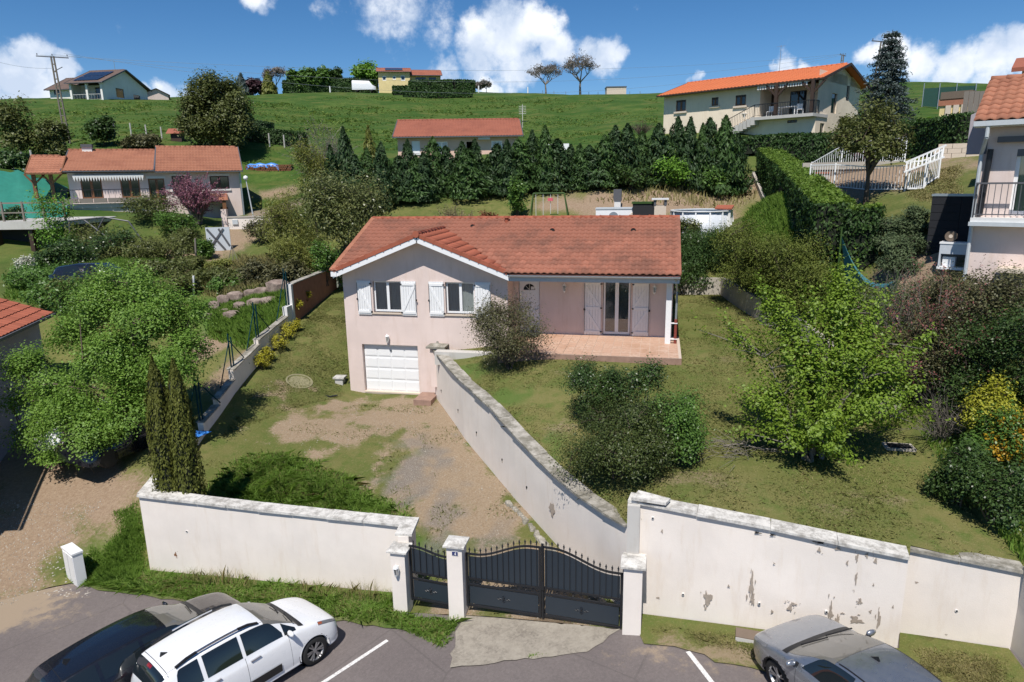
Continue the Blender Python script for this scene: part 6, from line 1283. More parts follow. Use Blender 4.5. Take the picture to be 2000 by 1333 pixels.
# gable of the outbuilding at the left edge
b0 = G(0, 905); rz = R_(116); t = thing('outbuilding', 'shade-grey rendered outbuilding with red tiled roof at the left picture edge', 'building', b0, rz); c, s = math.cos(rz), math.sin(rz)
def FL(u, v):
    r = ray(u, v); n = np.array([-s, c, 0]); k = ((b0-CP)@n)/(r@n); p = CP+r*k-b0; return p[0]*c+p[1]*s, p[2]
xe, z1 = FL(72, 612); z1 = FL(0, 645)[1]; 
MB().box(-7,xe,0,6,-1,z1).build('wall', 'shade_grey_plaster', t); rr_ = MB(); M9 = plane_frame((xe+.3,-.45,z1-.05),(-1,0,0),(0,3.4,1.35))  # the wall's violet grey has the shade of this side painted in
r9 = MB().quad((xe+.3,-.45,z1-.08),(-7,-.45,z1-.08),(-7,2.95,z1+1.27),(xe+.3,2.95,z1+1.27)).build('roof', 'verge_tile', t); u9 = Vector((0,3.4,1.35)).normalized(); m9 = S_tile(.3,.42,.035,.03).mesh('tile'); m9.materials.append(MATS['verge_tile']); M9 = plane_frame((0,0,0),(1,0,0),u9)
for r in range(9):
    for k in range(16): o = link('tile', m9, None, r9); o.matrix_local = Matrix.Translation(Vector((xe+.15-k*.3,-.5,z1-.05))+u9*(r*.42)) @ M9
MB().box(-7,xe+.3,-.6,-.5,z1-.16,z1-.05).build('gutter', 'dark_zinc', t); MB().box(-3.2,-1.9,-.02,.05,.2,2.4).build('door', 'dark_room', t)

# ------------------------------------------------------------------ mid-ground things
def at(u, d, dz=0): q = A(u, d); q[2] += dz; return q
# conifer row
tm = [cone_leaves(2700, 4.3, 1.2, .15, 'leaf_thuja' if i % 2 == 0 else 'leaf_thuja_tip', 40+i, power=.72, wob=.6) for i in range(5)]
TOPS = [(700,290,46),(722,282,46),(742,285,46),(760,296,46),(780,304,46),(799,270,46.5),(815,300,46.5),(829,291,46.5),(851,276,47),(874,284,47),(899,260,47),(915,292,47),(931,268,47),(952,290,47.5),(970,276,47.5),(987,272,47.5),(1018,256,48),(1041,252,48),(1068,256,48),(1088,270,48.5),(1108,285,48.5),(1130,276,48.5),(1151,272,49),(1172,249,49),(1199,252,49),(1222,249,49.5),(1253,256,49.5),(1280,252,50),(1298,262,50),(1315,234,50),(1343,226,50.5),(1366,250,50.5),(1389,230,51),(1408,230,51),(1424,250,51.5),(1437,262,52)]
t0 = None
for i, (u, v, d) in enumerate(TOPS):
    u += random.uniform(-5,5); d += random.uniform(-.7,.7); v += random.uniform(-10,18); b = A(u, d); h = P(u, v, d)[2]-b[2]; s = h/4.3; lab = ORD[i]+' dark conifer from the left in the dense row behind the pink house'
    t = thing('thuja', lab, 'tree', b, random.uniform(0, 6), 'row of dark conifers behind the pink house'); link('crown', tm[i % 5], None, t); MB().cyl((0,0,-.3),(0,0,3.8),.07,.01,5).build('trunk', 'bark', t); w = random.uniform(.85, 1.5); t.scale = (w, w, s); t.rotation_euler = (random.gauss(0,.03), random.gauss(0,.03), t.rotation_euler[2])
# lower conifers filling the foot of the row
bushpx('dense_shrub', 'bright green shrub at the right end of the conifer row above the dirt bank', 1312, 372, 82, 58, 'leaf_fresh', 8, 80, 40, .12, cat='shrub', d=48.5)
bushpx('dense_shrub', 'dark leafy shrub right of the bright green shrub at the end of the conifer row', 1395, 365, 75, 52, 'leaf_mid', 8, 70, 36, .11, cat='shrub', d=49.5)
bushpx('dense_shrub', 'dark leafy bush under the conifers right of the swing set', 1230, 380, 90, 40, 'leaf_dark', 8, 70, 36, .11, cat='shrub', d=47)
# left of the row
bushpx('laurel_bush', 'large glossy laurel bush rising behind the left roof edge', 668, 0, 150, 170, 'leaf_laurel', 16, 260, 60, .09, cat='bush', d=39.5, asp=.4, lift=.5)
bushpx('bamboo_clump', 'pale yellow green bamboo clump left of the laurel bush', 555, 0, 125, 130, 'leaf_bamboo', 12, 150, 50, .11, cat='bamboo', d=44, asp=.22, up=.3)
bushpx('bamboo_clump', 'taller pale bamboo behind the laurel bush', 612, 0, 60, 160, 'leaf_bamboo', 10, 90, 44, .12, cat='bamboo', d=47, asp=.22, up=.3)
bushpx('bamboo_clump', 'low yellow bamboo between the red brown wall block and the laurel', 565, 0, 95, 75, 'leaf_bamboo', 9, 90, 46, .1, cat='bamboo', d=40.5, asp=.22)
bushpx('climber', 'fresh green climber hanging over the wall beside the left roof corner', 632, 0, 48, 85, 'leaf_mid', 8, 70, 36, .07, cat='climber', d=37.3)
conifer('dark_conifer', 'dark conifer with pointed top left of the conifer row', A(680, 50), P(680,250,50)[2]-A(680,50)[2], 1.5, 2600, .17, 'leaf_thuja', 71)
conifer('golden_conifer', 'golden green conifer at the left end of the dark row', A(727, 49), P(727,247,49)[2]-A(727,49)[2], 1.0, 2300, .15, 'leaf_bamboo', 72)
conifer('dark_conifer', 'dark conifer half hidden behind the laurel bush', A(655, 47), P(655,285,47)[2]-A(655,47)[2], 1.4, 2300, .17, 'leaf_thuja', 73)
bushpx('photinia', 'rust red shrub peeping over the roof ridge', 950, 0, 64, 58, 'leaf_red', 8, 80, 40, .09, cat='shrub', d=39)
bushpx('photinia', 'red leaved shrub right of the laurel bush', 738, 0, 30, 55, 'leaf_red', 6, 40, 32, .09, cat='shrub', d=40)
twiggy('dry_shrub', 'straw coloured leafless shrub above the roof ridge', A(890, 39.5), 2.5, 1.2, 90, 'leaf_dry', 'grey_bark', ls=.04, rs=.014)
twiggy('dry_shrub', 'low straw coloured stems right of the rust red shrub', A(1010, 39.5), 1.5, .9, 50, 'leaf_dry', 'grey_bark', ls=.04)
bushpx('flowering_shrub', 'white flowering shrub above the left part of the roof ridge', 800, 0, 42, 52, 'blossom', 7, 60, 22, .06, cat='shrub', d=39.5, rmin=.85)
bushpx('dark_shrub', 'dark green shrub between white flowering shrub and straw shrub', 760, 0, 60, 45, 'leaf_dark', 7, 70, 36, .09, cat='shrub', d=40.5)
bushpx('pointed_shrub', 'fresh green upright shrub just left of the swing set', 1008, 0, 34, 75, 'leaf_mid', 7, 60, 36, .1, cat='shrub', d=43)
# swing set
b = A(1072, 42); t = thing('swing_set', 'green and white metal garden swing set behind the roof ridge', 'swing', b, YAW-R_(8)); w = px(30, b); hh = P(1072,378,42)[2]-b[2]
MB().cyl((-w,0,hh),(w,0,hh),.05,n=8).build('crossbar', 'leaf_thuja_tip', t)
for x, sx in ((-w,-.25),(w,.35)):
    for y in (-.8,.8): MB().cyl((x,0,hh),(x+sx,y,0),.04,n=6).build('leg', 'leaf_thuja_tip', t)
plain('pink_plastic', (.65,.12,.16), .4)
for x, z, c in ((-.6*w,.45,'pink_plastic'),(.35*w,.7,'leaf_thuja_tip')):
    s_ = MB().box(x-.24,x+.24,-.1,.1,z,z+.05).build('swing_seat', c, t); MB().cyl((x-.22,0,z),(x-.22,0,hh),.015,n=4).cyl((x+.22,0,z),(x+.22,0,hh),.015,n=4).build('rope', 'dull_white', s_)
MB().box(-.05,.25,-.1,.1,hh-.45,hh-.28).build('trapeze_seat', 'pink_plastic', t)
# white garden sheds, barbecue, pool
b = A(1225, 38.5); t = thing('garden_box', 'long low white box with round motifs behind the roof ridge', 'storage box', b, YAW-R_(10)); w = px(62, b); z1 = P(1215,407,38.5)[2]-b[2]
MB().box(-w,w*.9,0,1.4,-.5,z1-.06).build('body', 'white_pvc', t); MB().box(-w-.03,w*.93,-.03,1.43,z1-.06,z1).build('lid', 'fascia_grey', t)
for x, c in ((-w*.45,'zinc'),(w*.2,'sill_stone')): MB().cyl((x,-.02,z1-.45),(x,0,z1-.45),.26,n=18).build('round_motif', c, t)
t = thing('barbecue', 'masonry barbecue with cream chimney and flat hood behind the roof ridge', 'barbecue', A(1275, 38.2), YAW-R_(10)); b = A(1275,38.2); zt = P(1280,388,38.2)[2]-b[2]
MB().box(.0,.62,0,.6,-.5,zt-.38).build('chimney', 'sill_stone', t); MB().box(-.03,.08,-.02,.6,zt-.38,zt-.08).box(.52,.65,-.02,.6,zt-.38,zt-.08).build('hood_support', 'dark_zinc', t); MB().box(-.15,.75,-.1,.7,zt-.08,zt).build('hood', 'dull_white', t); MB().box(-1.15,-.02,.1,.8,zt-1.15,zt-.28).build('firebox', 'dark_room', t); MB().box(-1.2,0,.05,.85,zt-.28,zt-.18).build('roof', 'leaf_thuja_tip', t)
plain('pool_wall', (.55,.58,.62), .4); b = A(1368, 41); t = thing('round_pool', 'round white above ground pool behind the conifers right of the roof', 'pool', b); r = px(56, b); hh = P(1365,412,41)[2]-b[2]
m = MB(); m.lathe([(r,-.3),(r,hh),(r-.04,hh),(r-.04,.5)], (0,0,0), 28); m.build('pool_wall', 'pool_wall', t, True)
for k in range(14): a = k*2*math.pi/14; MB().bar(((r+.03)*math.cos(a),(r+.03)*math.sin(a),hh),((r+.2)*math.cos(a),(r+.2)*math.sin(a),-.1),.07).build('strut', 'white_pvc', t)
m = MB(); k = 28
m.lathe([(r-.09,hh),(r-.09,hh+.05),(r+.09,hh+.05),(r+.09,hh)], (0,0,0), 28); m.build('pool_rim', 'white_pvc', t); plain('water', (.05,.16,.22), .05); MB().cyl((0,0,hh-.25),(0,0,hh-.24),r-.05,n=28).build('water', 'water', t)
b = A(1413, 40.5); t = thing('pump_cabinet', 'small white cabinet with red sloping lid beside the round pool', 'cabinet', b, YAW-R_(25)); MB().box(-.38,.38,-.3,.3,-.3,1.0).build('body', 'dull_white', t); MB().add([(-.46,-.42,1.0),(.46,-.42,1.0),(.46,.42,1.14),(-.46,.42,1.14),(-.46,-.42,1.07),(.46,-.42,1.07),(.46,.42,1.21),(-.46,.42,1.21)],[(0,1,2,3),(4,5,6,7),(0,1,5,4),(1,2,6,5),(2,3,7,6),(3,0,4,7)]).build('lid', 'verge_tile', t)
b = A(1206, 44.5); t = thing('chimney_pot', 'grey square flue standing on the dirt bank', 'flue', b); MB().box(-.2,.2,-.2,.2,-.2,.45).build('base', 'dull_white', t); MB().box(-.25,.25,-.25,.25,.45,1.15).build('flue', 'dark_zinc', t)
# big clipped hedge
def tops(l): q = [P(*a) for a in l]; return q, [max(.5, a[2]-h1(a[0], a[1])) for a in q]
hp_ = [A(1472, 55), A(1505, 46), A(1560, 37), A(1600, 32.5), A(1640, 29.6)]
hc_ = [P(1500,290,55), P(1542,320,45), P(1590,360,36), P(1632,398,30)]
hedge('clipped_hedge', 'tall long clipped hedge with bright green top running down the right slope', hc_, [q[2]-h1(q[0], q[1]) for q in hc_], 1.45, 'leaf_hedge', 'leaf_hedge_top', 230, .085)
q0_, q1_ = P(1655,408,29.3), P(1722,402,29.3)
hedge('clipped_hedge', 'short return of the clipped hedge facing the viewer beside the junipers', [q0_, q1_], [q[2]-h1(q[0],q[1]) for q in (q0_, q1_)], 1.1, 'leaf_hedge', 'leaf_hedge_top', 300, .075)
hedge('clipped_hedge', 'dark hedge behind the white pool fence', *tops([(1513,278,54),(1600,269,53.5),(1700,262,53)]), 1.2, 'leaf_hedge', 'leaf_hedge', 150, .1)
hedge('clipped_hedge', 'dark hedge below the yellow building at the upper right', *tops([(1720,255,50),(1820,237,46),(1898,222,43)]), 1.2, 'leaf_hedge', 'leaf_hedge', 150, .1)
hedge('clipped_hedge', 'low broad hedge at the foot of the cream house', *tops([(1428,272,60),(1530,264,61),(1640,263,61)]), 2.6, 'leaf_hedge', 'leaf_hedge', 120, .12)
t = thing('edging_wall', 'low grey wall along the foot of the tall clipped hedge', 'wall', (0,0,0)); q = [q[:2]-arr([.15,.1]) for q in hp_]; wall_poly(MB(), [tuple(a) for a in q], [h1(*a)+.25 for a in q], [h1(*a)-.6 for a in q], .18, 1).build('wall', 'block_wall', t)
# junipers bank and terrace wall by the right house
for k, (u, d, w, h) in enumerate([(1755,29,75,35),(1770,28.6,95,42),(1760,28.0,90,38),(1775,27.4,95,38),(1790,28.4,50,55),(1765,27.0,85,30)]):
    bushpx('juniper', ['low grey green juniper at the top of the bank beside the dark wall','spreading juniper in the middle of the bank beside the dark wall','spreading juniper lower on the bank by the hedge end','dark juniper near the foot of the bank','upright juniper touching the dark wall','lowest juniper at the edge of the orange terrace'][k], u, 0, w, h, 'leaf_juniper', 9, 90, 40, .06, cat='juniper', d=d, group='junipers on the bank', lift=.5, asp=.3, up=.2)
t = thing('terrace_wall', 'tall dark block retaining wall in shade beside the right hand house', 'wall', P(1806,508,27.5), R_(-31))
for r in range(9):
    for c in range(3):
        MB().box(.0+c*.86,.85+c*.86,.0,.3,-.2+r*.26,.045+r*.26).build('block', 'shade_dark_block', t)  # blocks coloured near-black to hold the shade on this wall
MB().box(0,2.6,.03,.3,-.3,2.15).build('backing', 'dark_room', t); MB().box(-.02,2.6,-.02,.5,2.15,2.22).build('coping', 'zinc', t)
b = G(1860, 531); t = thing('workbench', 'white plastic garden workbench with reel on top beside the right hand house', 'bench', b, R_(-31)); MB().box(-.42,.42,-.22,.22,.82,.88).build('top', 'white_pvc', t); MB().box(-.4,.4,-.2,.2,.5,.82).build('cabinet', 'pool_wall', t)
for x in (-.4,.36): MB().box(x,x+.05,-.2,.2,0,.5).build('leg', 'pool_wall', t)
MB().box(-.42,.42,-.24,.22,.0,.08).build('lower_shelf', 'white_pvc', t); MB().box(-.3,.05,-.1,.12,.08,.4).build('white_bucket', 'white_pvc', t)
t2 = thing('hose_reel', 'small round brown hose reel standing on the white workbench', 'reel', b+arr([-.15,.05,.88]), R_(-31)); MB().lathe([(.0,-.06),(.17,-.06),(.13,-.02),(.13,.02),(.17,.06),(0,.06)], (0,0,.18), 14, 'y').build('drum', 'brown_block', t2); MB().cyl((0,-.07,.18),(0,-.062,.18),.06,n=10).build('hub', 'sill_stone', t2)
# shade cloth
plain('shade_cloth', (.008,.04,.05), .9, spec=.05); plain('shade_cloth_pale', (.05,.16,.19), .9, spec=.05); a0 = P(1643, 460, 27.2); a1 = P(1752, 545, 25.6); b0_, b1_ = P(1655, 585, 26.8), P(1754, 588, 25.5); n = 16
top_ = [a0+(a1-a0)*i/n-arr([0,0,.75*4*(i/n)*(1-i/n)]) for i in range(n+1)]; bot_ = [b0_+(b1_-b0_)*i/n for i in range(n+1)]
mid_ = [p-arr([-.02*0,.18*math.sin(math.pi*i/n),.16*math.sin(math.pi*i/n)]) for i, p in enumerate(top_)]
m = MB().add([tuple(p) for p in mid_]+[tuple(p) for p in bot_], [(i,i+1,n+2+i,n+1+i) for i in range(n)]); o = m.build('shade_cloth', 'shade_cloth', None, True); tag(o, 'sagging dark green shade cloth strung between two posts below the hedge end', 'shade cloth')
MB().add([tuple(p) for p in top_]+[tuple(p) for p in mid_], [(i,i+1,n+2+i,n+1+i) for i in range(n)]).build('folded_edge', 'shade_cloth_pale', o, True)
for q, lab in ((a0,'thin post holding the upper end of the green shade cloth'),(a1,'thin post holding the lower end of the green shade cloth')): tag(MB().cyl(tuple(q+arr([0,0,.3])), (q[0],q[1],h1(q[0],q[1])-.2), .03, n=6).build('fence_post', 'leaf_thuja_tip'), lab, 'post')
# white pool fence
def pfence(label, pts, h, dens=.14):
    p = [arr(q) for q in pts]; t = thing('pool_fence', label, 'fence', p[0]); o = p[0].copy()
    for q in p: MB().box(q[0]-o[0]-.035,q[0]-o[0]+.035,q[1]-o[1]-.035,q[1]-o[1]+.035,q[2]-o[2]-.1,q[2]-o[2]+h+.08).build('post', 'white_pvc', t)
    for a, b in zip(p[:-1], p[1:]):
        a, b = a-o, b-o; MB().bar(a+[0,0,h],b+[0,0,h],.05).build('rail', 'white_pvc', t); MB().bar(a+[0,0,.1],b+[0,0,.1],.04).build('rail', 'white_pvc', t); n = max(1, int(np.linalg.norm(b-a)/dens)); m = MB()
        for i in range(1, n): q = a+(b-a)*i/n; m.bar(q+[0,0,.1],q+[0,0,h],.022)
        m.build('bars', 'white_pvc', t)
pfence('back run of the white pool fence in front of the dark hedge', [A(1526,48),A(1582,46.5),A(1642,45.5),A(1703,44.5),A(1766,43)], 1.25)
pfence('front run of the white pool fence behind the tree', [A(1580,39.5),A(1628,38.5),A(1690,37.8),A(1766,37)], 1.15)
pfence('white fence side run with gate beside the lawn of the upper garden', [A(1766,37),A(1806,37.2),A(1832,38.2)], 1.25)
b = A(1768, 36.9); t = thing('pool_gate', 'white barred pool gate with thick frame by the upper lawn', 'gate', b, math.atan2(A(1806,37.1)[1]-b[1], A(1806,37.1)[0]-b[0])); w = np.linalg.norm(A(1806,37.1)[:2]-b[:2]); MB().bar((.05,-.06,.15),(w-.05,-.06,.15),.07).bar((.05,-.06,1.35),(w-.05,-.06,1.35),.07).bar((.07,-.06,.15),(.07,-.06,1.35),.07).bar((w-.07,-.06,.15),(w-.07,-.06,1.35),.07).build('frame', 'white_pvc', t); m = MB()
for i in range(1, 9): m.bar((w*i/9,-.06,.15),(w*i/9,-.06,1.35),.022)
m.build('bars', 'white_pvc', t)
t = thing('ladder', 'white aluminium ladder leaning across the pool fence', 'ladder', (0,0,0)); a, b = P(1768,318,36.4), P(1848,284,37); a2, b2 = a-arr([.05,.1,.42]), b-arr([.05,.1,.5]); MB().bar(a,b,.07).build('rail', 'white_pvc', t); MB().bar(a2,b2,.07).build('rail', 'white_pvc', t); m = MB()
for i in range(10): s = (i+.5)/10; m.bar(a+(b-a)*s, a2+(b2-a2)*s, .05)
m.build('rung', 'white_pvc', t)
t = thing('pool_basin', 'sunken basin with dark stained wall inside the white pool fence', 'pool', A(1590, 41), R_(-6)); w = 5.6; MB().box(0,w,0,.3,-.6,.55).build('stained_wall', 'brown_block', t); MB().box(-.1,w+.2,-.05,.4,.55,.63).build('coping', 'block_wall', t); MB().box(-.5,w,1.6,2.,.0,.95).build('rear_wall', 'block_wall', t); MB().box(0,w,.3,1.6,.2,.3).build('cover', 'shade_cloth', t)
bb = A(1600, 39.9); t = thing('pool_pump_box', 'small red topped box behind the near end of the white pool fence', 'box', bb, 0); MB().box(-.4,.4,-.2,.2,0,.45).build('body', 'block_wall', t); MB().box(-.45,.45,-.25,.25,.45,.52).build('lid', 'verge_tile', t)
t = thing('stone_wall', 'pale stone retaining wall behind the ladder in the upper garden', 'wall', A(1830,42.5), R_(-22)); 
for r in range(4):
    for c in range(7): MB().box(c*.62+(r%2)*.2-.2,c*.62+.6+(r%2)*.2-.2,0,.3,r*.24-.2,r*.24+.03).build('stone', 'sill_stone', t)
# tree in the pool garden
b = A(1690, 36.3); w = px(125, b); bl = [(rx*w, ry*w, hz, r_*w, r_*w, r_*w*.7) for rx, ry, hz, r_ in [(0,0,2.9,.3),(-.32,0,2.6,.2),(.33,0,2.5,.2),(0,.2,3.5,.25),(-.2,-.1,3.3,.2),(.22,.1,3.3,.2),(.42,0,2.9,.14),(-.42,.1,3.0,.14),(0,-.3,2.4,.2),(.1,0,4.1,.16),(-.12,0,4.3,.12)]]
tree('garden_tree', 'small loose crowned tree standing in front of the white pool fence', 'tree', b, bl, 190, 34, .22, .075, 'leaf_garden', .13, 1.35, 9, 'bark', .55, .3)
# blue spruce
def spruce(name, label, base, h, r, n, mat, seed):
    t = thing(name, label, 'tree', base, 0); P_, N_ = [], []; rg = np.random.default_rng(seed); m = MB().cyl((0,0,-.3),(0,0,h*.97),h*.022,.015,7)
    lv = int(h*2.1)
    for i in range(lv):
        z = h*(.05+.93*i/lv); R = r*(1-z/h)**.72*rg.uniform(.8,1.1)+.12; k = rg.integers(6, 9)
        for j in range(k):
            th = 6.283*j/k+rg.uniform(0,.8)+i; L_ = R*rg.uniform(.75,1.12); e = np.array([math.cos(th)*L_, math.sin(th)*L_, z-.18*L_+.05]); m.cyl((0,0,z),tuple(e),.025,.008,4,False)
            nn = int(n*L_/r/k/lv*2.4)+4; s = rg.uniform(.15,1.05,nn); q = np.outer(s, e-[0,0,z])+[0,0,z]+rg.normal(size=(nn,3))*[.2*R/r+.07,.2*R/r+.07,.09]; q[:,2] -= (1-s)*0+.1*s*L_; P_.append(q); N_.append(np.tile([0,0,1.], (nn,1))+rg.normal(size=(nn,3))*.8)
    leafquads('crown', np.concatenate(P_), np.concatenate(N_), .15, mat, t, .3); m.build('trunk', 'bark', t, fix=False); return t
b = A(1722, 64); spruce('blue_spruce', 'tall blue grey spruce standing against the sky at upper right', b, P(1735,52,64)[2]-b[2], px(62, b), 12000, 'leaf_spruce', 5)
# upper right shrubs
for k, (u, d, w, h, m_, lab) in enumerate([(1793,60,60,42,'leaf_hedge','dark clipped shrub behind the white flowering bush'),(1815,57,44,50,'leaf_fresh','green bush dotted with white flowers before the yellow building'),(1760,56,50,40,'leaf_garden','yellow green shrub right of the blue spruce foot'),(1690,57,45,30,'leaf_garden','small shrub at the foot of the blue spruce'),(1655,62,40,45,'leaf_garden','small loose fruit tree left of the blue spruce'),(1700,52,60,28,'leaf_purple','purplish shrub above the small garden tree'),(1672,54,45,22,'leaf_dark','spiky dark shrub on the slope right of the stone steps')]):
    bushpx('garden_shrub', lab, u, 0, w, h, m_, 8, 70, 32, .13, cat='shrub', d=d)
b = A(1815, 56.6); bl = auto_blobs(px(44,b), px(44,b), px(50,b), 9); C_, D_ = cl_centers(bl, 60, .9); t = [o for o in COL.objects if o.get('label') == 'green bush dotted with white flowers before the yellow building'][0]; leafquads('blossom', C_, D_, .16, 'blossom', t, .9)
t = thing('garden_steps', 'pale stone garden steps with square piers right of the cream house', 'steps', A(1632, 63), RZ3)
for i in range(6): MB().box(-.3,1.7,i*.32,i*.32+.4,-.2+i*.18,i*.18).build('step', 'grey_render', t)
MB().box(1.75,2.15,.2,.6,-.3,1.3).build('pier', 'sill_stone', t); MB().box(1.68,2.22,.13,.67,1.3,1.4).build('pier_cap', 'cap_stone', t); MB().box(1.2,1.6,-.5,-.1,-.3,.6).build('pier', 'sill_stone', t)
t = thing('retaining_wall', 'low brownish garden wall beside the cream house gable', 'wall', A(1640, 70), R_(4)); MB().box(0,9,0,.4,-.3,.5).build('wall', 'brown_block', t)
plain('green_net', (.10,.22,.16), .8); p0, p1 = A(1800, 88), A(1900, 80); t = thing('mesh_fence', 'pale green windbreak mesh fence on posts, upper right below the crest', 'fence', p0); m = MB().quad((0,0,.1), tuple(p1-p0+arr([0,0,.1])), tuple(p1-p0+arr([0,0,2.2])), (0,0,1.9)); m.build('netting', 'green_net', t)
for s in (0,.33,.66,1.): q = (p1-p0)*s; MB().cyl(tuple(q+arr([0,-.05,-.2])), tuple(q+arr([0,-.05,2.4])), .05, n=5).build('post', 'zinc', t)
p0 = A(1893, 47); t = thing('timber_fence', 'grey timber fence panel standing beside the right hand roof edge', 'fence', p0, R_(-33)); zt = P(1893,178,47)[2]-p0[2]
for i in range(5): MB().box(-.6+i*.25,-.37+i*.25,0,.06,zt-2.6,zt-.02*i).build('plank', 'grey_wood', t)
# utility poles and wires
def pole(label, u, vt, d, lean=0., arm=1.6):
    b = A(u, d); zt = P(u, vt, d)[2]; h = zt-b[2]; t = thing('utility_pole', label, 'utility pole', b, YAW); m = MB(); w0, w1 = .26, .14
    for s in (-1, 1): m.bar((s*w0,0,-.3),(lean+s*w1,0,h),.1,.14)
    for i in range(int(h/.75)): f = i*.75/h; m.bar((-w0*(1-f)-w1*f+lean*f,0,i*.75),(w0*(1-f)+w1*f+lean*f,0,i*.75),.1,.1)
    m.build('shaft', 'grey_bark', t); MB().bar((lean-arm,0,h+.05),(lean+arm,0,h-.2),.1).bar((lean,0,h-1.5),(lean+.9,0,h-1.1),.06).build('crossarm', 'dark_zinc', t); m = MB()
    for x in (-arm+.1,0,arm-.1): m.lathe([(0,0),(.06,.02),(.04,.1),(.07,.14),(0,.2)], (lean+x,0,h+.05-.06*x), 6)
    m.build('insulator', 'dark_zinc', t); return b+arr([lean*math.cos(YAW), lean*math.sin(YAW), h])
q1 = pole('tall concrete lattice utility pole rising left before the white crest house', 133, 112, 92, -.2, 1.7)
q2 = pole('utility pole with crossarm partly hidden by the blue spruce', 1702, 82, 92, .5, 1.2); q3 = pole('slim distant utility pole on the crest right of the orange roof', 1636, 108, 130, .3, .5)
MB_w = MB()
def wire(a, b, sag, lab, r=.012):
    m = MB(); p = [a+(b-a)*s-arr([0,0,sag*4*s*(1-s)]) for s in np.linspace(0, 1, 25)]; m.path(p, r, 4); tag(m.build('power_line', 'zinc', None, fix=False), lab, 'wire', 'overhead power lines')
for dx in (-1.5, 0, 1.5): wire(q1+arr([dx,0,.2]), q3+arr([dx*.3,0,.1]), 3.5+dx, {-1.5:'lowest',0:'middle',1.5:'highest'}[dx]+' of three thin power lines crossing the sky from the lattice pole')
wire(q1+arr([0,0,-1.2]), P(-150,60,90), 1., 'short power line running left out of the picture from the lattice pole')
# fences
def posts(label, lst, h, r, mat, group): 
    for k, (u, d) in enumerate(lst): b = A(u, d); tag(MB().cyl((b[0],b[1],b[2]-.2),(b[0],b[1],b[2]+h),r,n=6).build('fence_post', mat), label+', '+ORD[k]+' from the left', 'post', group)
posts('pale wooden fence post on the left slope', [(5,80),(27,81),(47,82),(65,83)], 1.7, .09, 'grey_render', 'pale fence posts on the left slope')
posts('short pale field fence post behind the pale pink house', [(225,95),(257,94),(287,92),(317,90),(527,86),(556,86)], 1.5, .08, 'grey_render', 'field fence posts behind the pale pink house')
posts('white marker post on the crest meadow', [(645,172),(882,170),(935,168),(1031,172)], 1.5, .16, 'white_pvc', 'white marker posts on the crest')
posts('thin field fence post along the crest', [(1060,176),(1082,176),(1105,177),(1150,178),(1168,178),(1230,178),(1250,178)], 1.0, .05, 'grey_bark', 'thin crest fence posts')
# green fence posts with struts on the stepped garden wall
for k, (x, y, zt, lab) in enumerate([(-15.55,20.1,.5,'dark green fence post with struts at the lowest wall step'),(-16.1,23.0,1.2,'dark green fence post with struts at the middle wall step'),(-16.5,25.5,2.0,'dark green fence post with struts at the upper wall step'),(-16.9,28.8,3.0,'dark green fence post with struts beside the red brown wall block')]):
    t = thing('fence_post', lab, 'post', (x-.15,y,zt)); MB().cyl((0,0,-1),(0,0,1.75),.03,n=6).cyl((.05,.1,-1),(.05,.1,1.6),.03,n=6).build('post', 'shade_cloth', t); MB().cyl((0,0,1.4),(.15,-1.3,-.7),.022,n=5).cyl((0,0,1.5),(-.05,1.3,.2),.022,n=5).build('strut', 'shade_cloth', t); m = MB()
for z in (.5,1.1,1.65):
    pass
# lower left garden: boulders, shrubs, path things
STN = [(438,588,26,20),(462,582,34,20),(490,576,30,16),(512,572,34,18),(545,564,48,28),(470,600,30,16),(500,594,34,18),(530,588,40,14),(440,610,22,12),(455,615,40,12),(420,600,24,18),(405,620,24,14)]
t_ = MT('boulder'); a = t_.noise(3, 6, .7, t_.geo()); t_.col(t_.mix(t_.ramp(a, .35, .65), (.18,.135,.115), (.32,.255,.215))).rough(.95, .2).bump(a, .6, .08)
for k, (u, v, w, h) in enumerate(STN):
    b = G(u, v+h*.3); W, Hh = px(w, b)*.52, px(h, b)*.8; n = 60; rg = np.random.default_rng(k); dr = rg.normal(size=(n, 3)); dr /= np.linalg.norm(dr, axis=1, keepdims=True)
    import bmesh; bm = bmesh.new(); bmesh.ops.create_icosphere(bm, subdivisions=2, radius=1.)
    for vv in bm.verts: c_ = 1+.22*math.sin(vv.co.x*3+k)*math.cos(vv.co.y*4-k)+rg.normal()*.07; vv.co = Vector((max(-.85,min(.85,vv.co.x*c_))*W, max(-.8,min(.8,vv.co.y*c_))*W*.7, max(-.8,min(.75,vv.co.z*c_))*Hh))
    me = bpy.data.meshes.new('boulder'); bm.to_mesh(me); bm.free(); o = link('boulder', me, 'boulder'); o.location = tuple(b+arr([0,0,Hh*.35])); tag(o, ORD[k if k < 6 else k-6]+' reddish boulder from the left in the '+('upper' if k < 6 else 'lower')+' course of the garden stone bank', 'boulder', 'boulders in the garden bank')
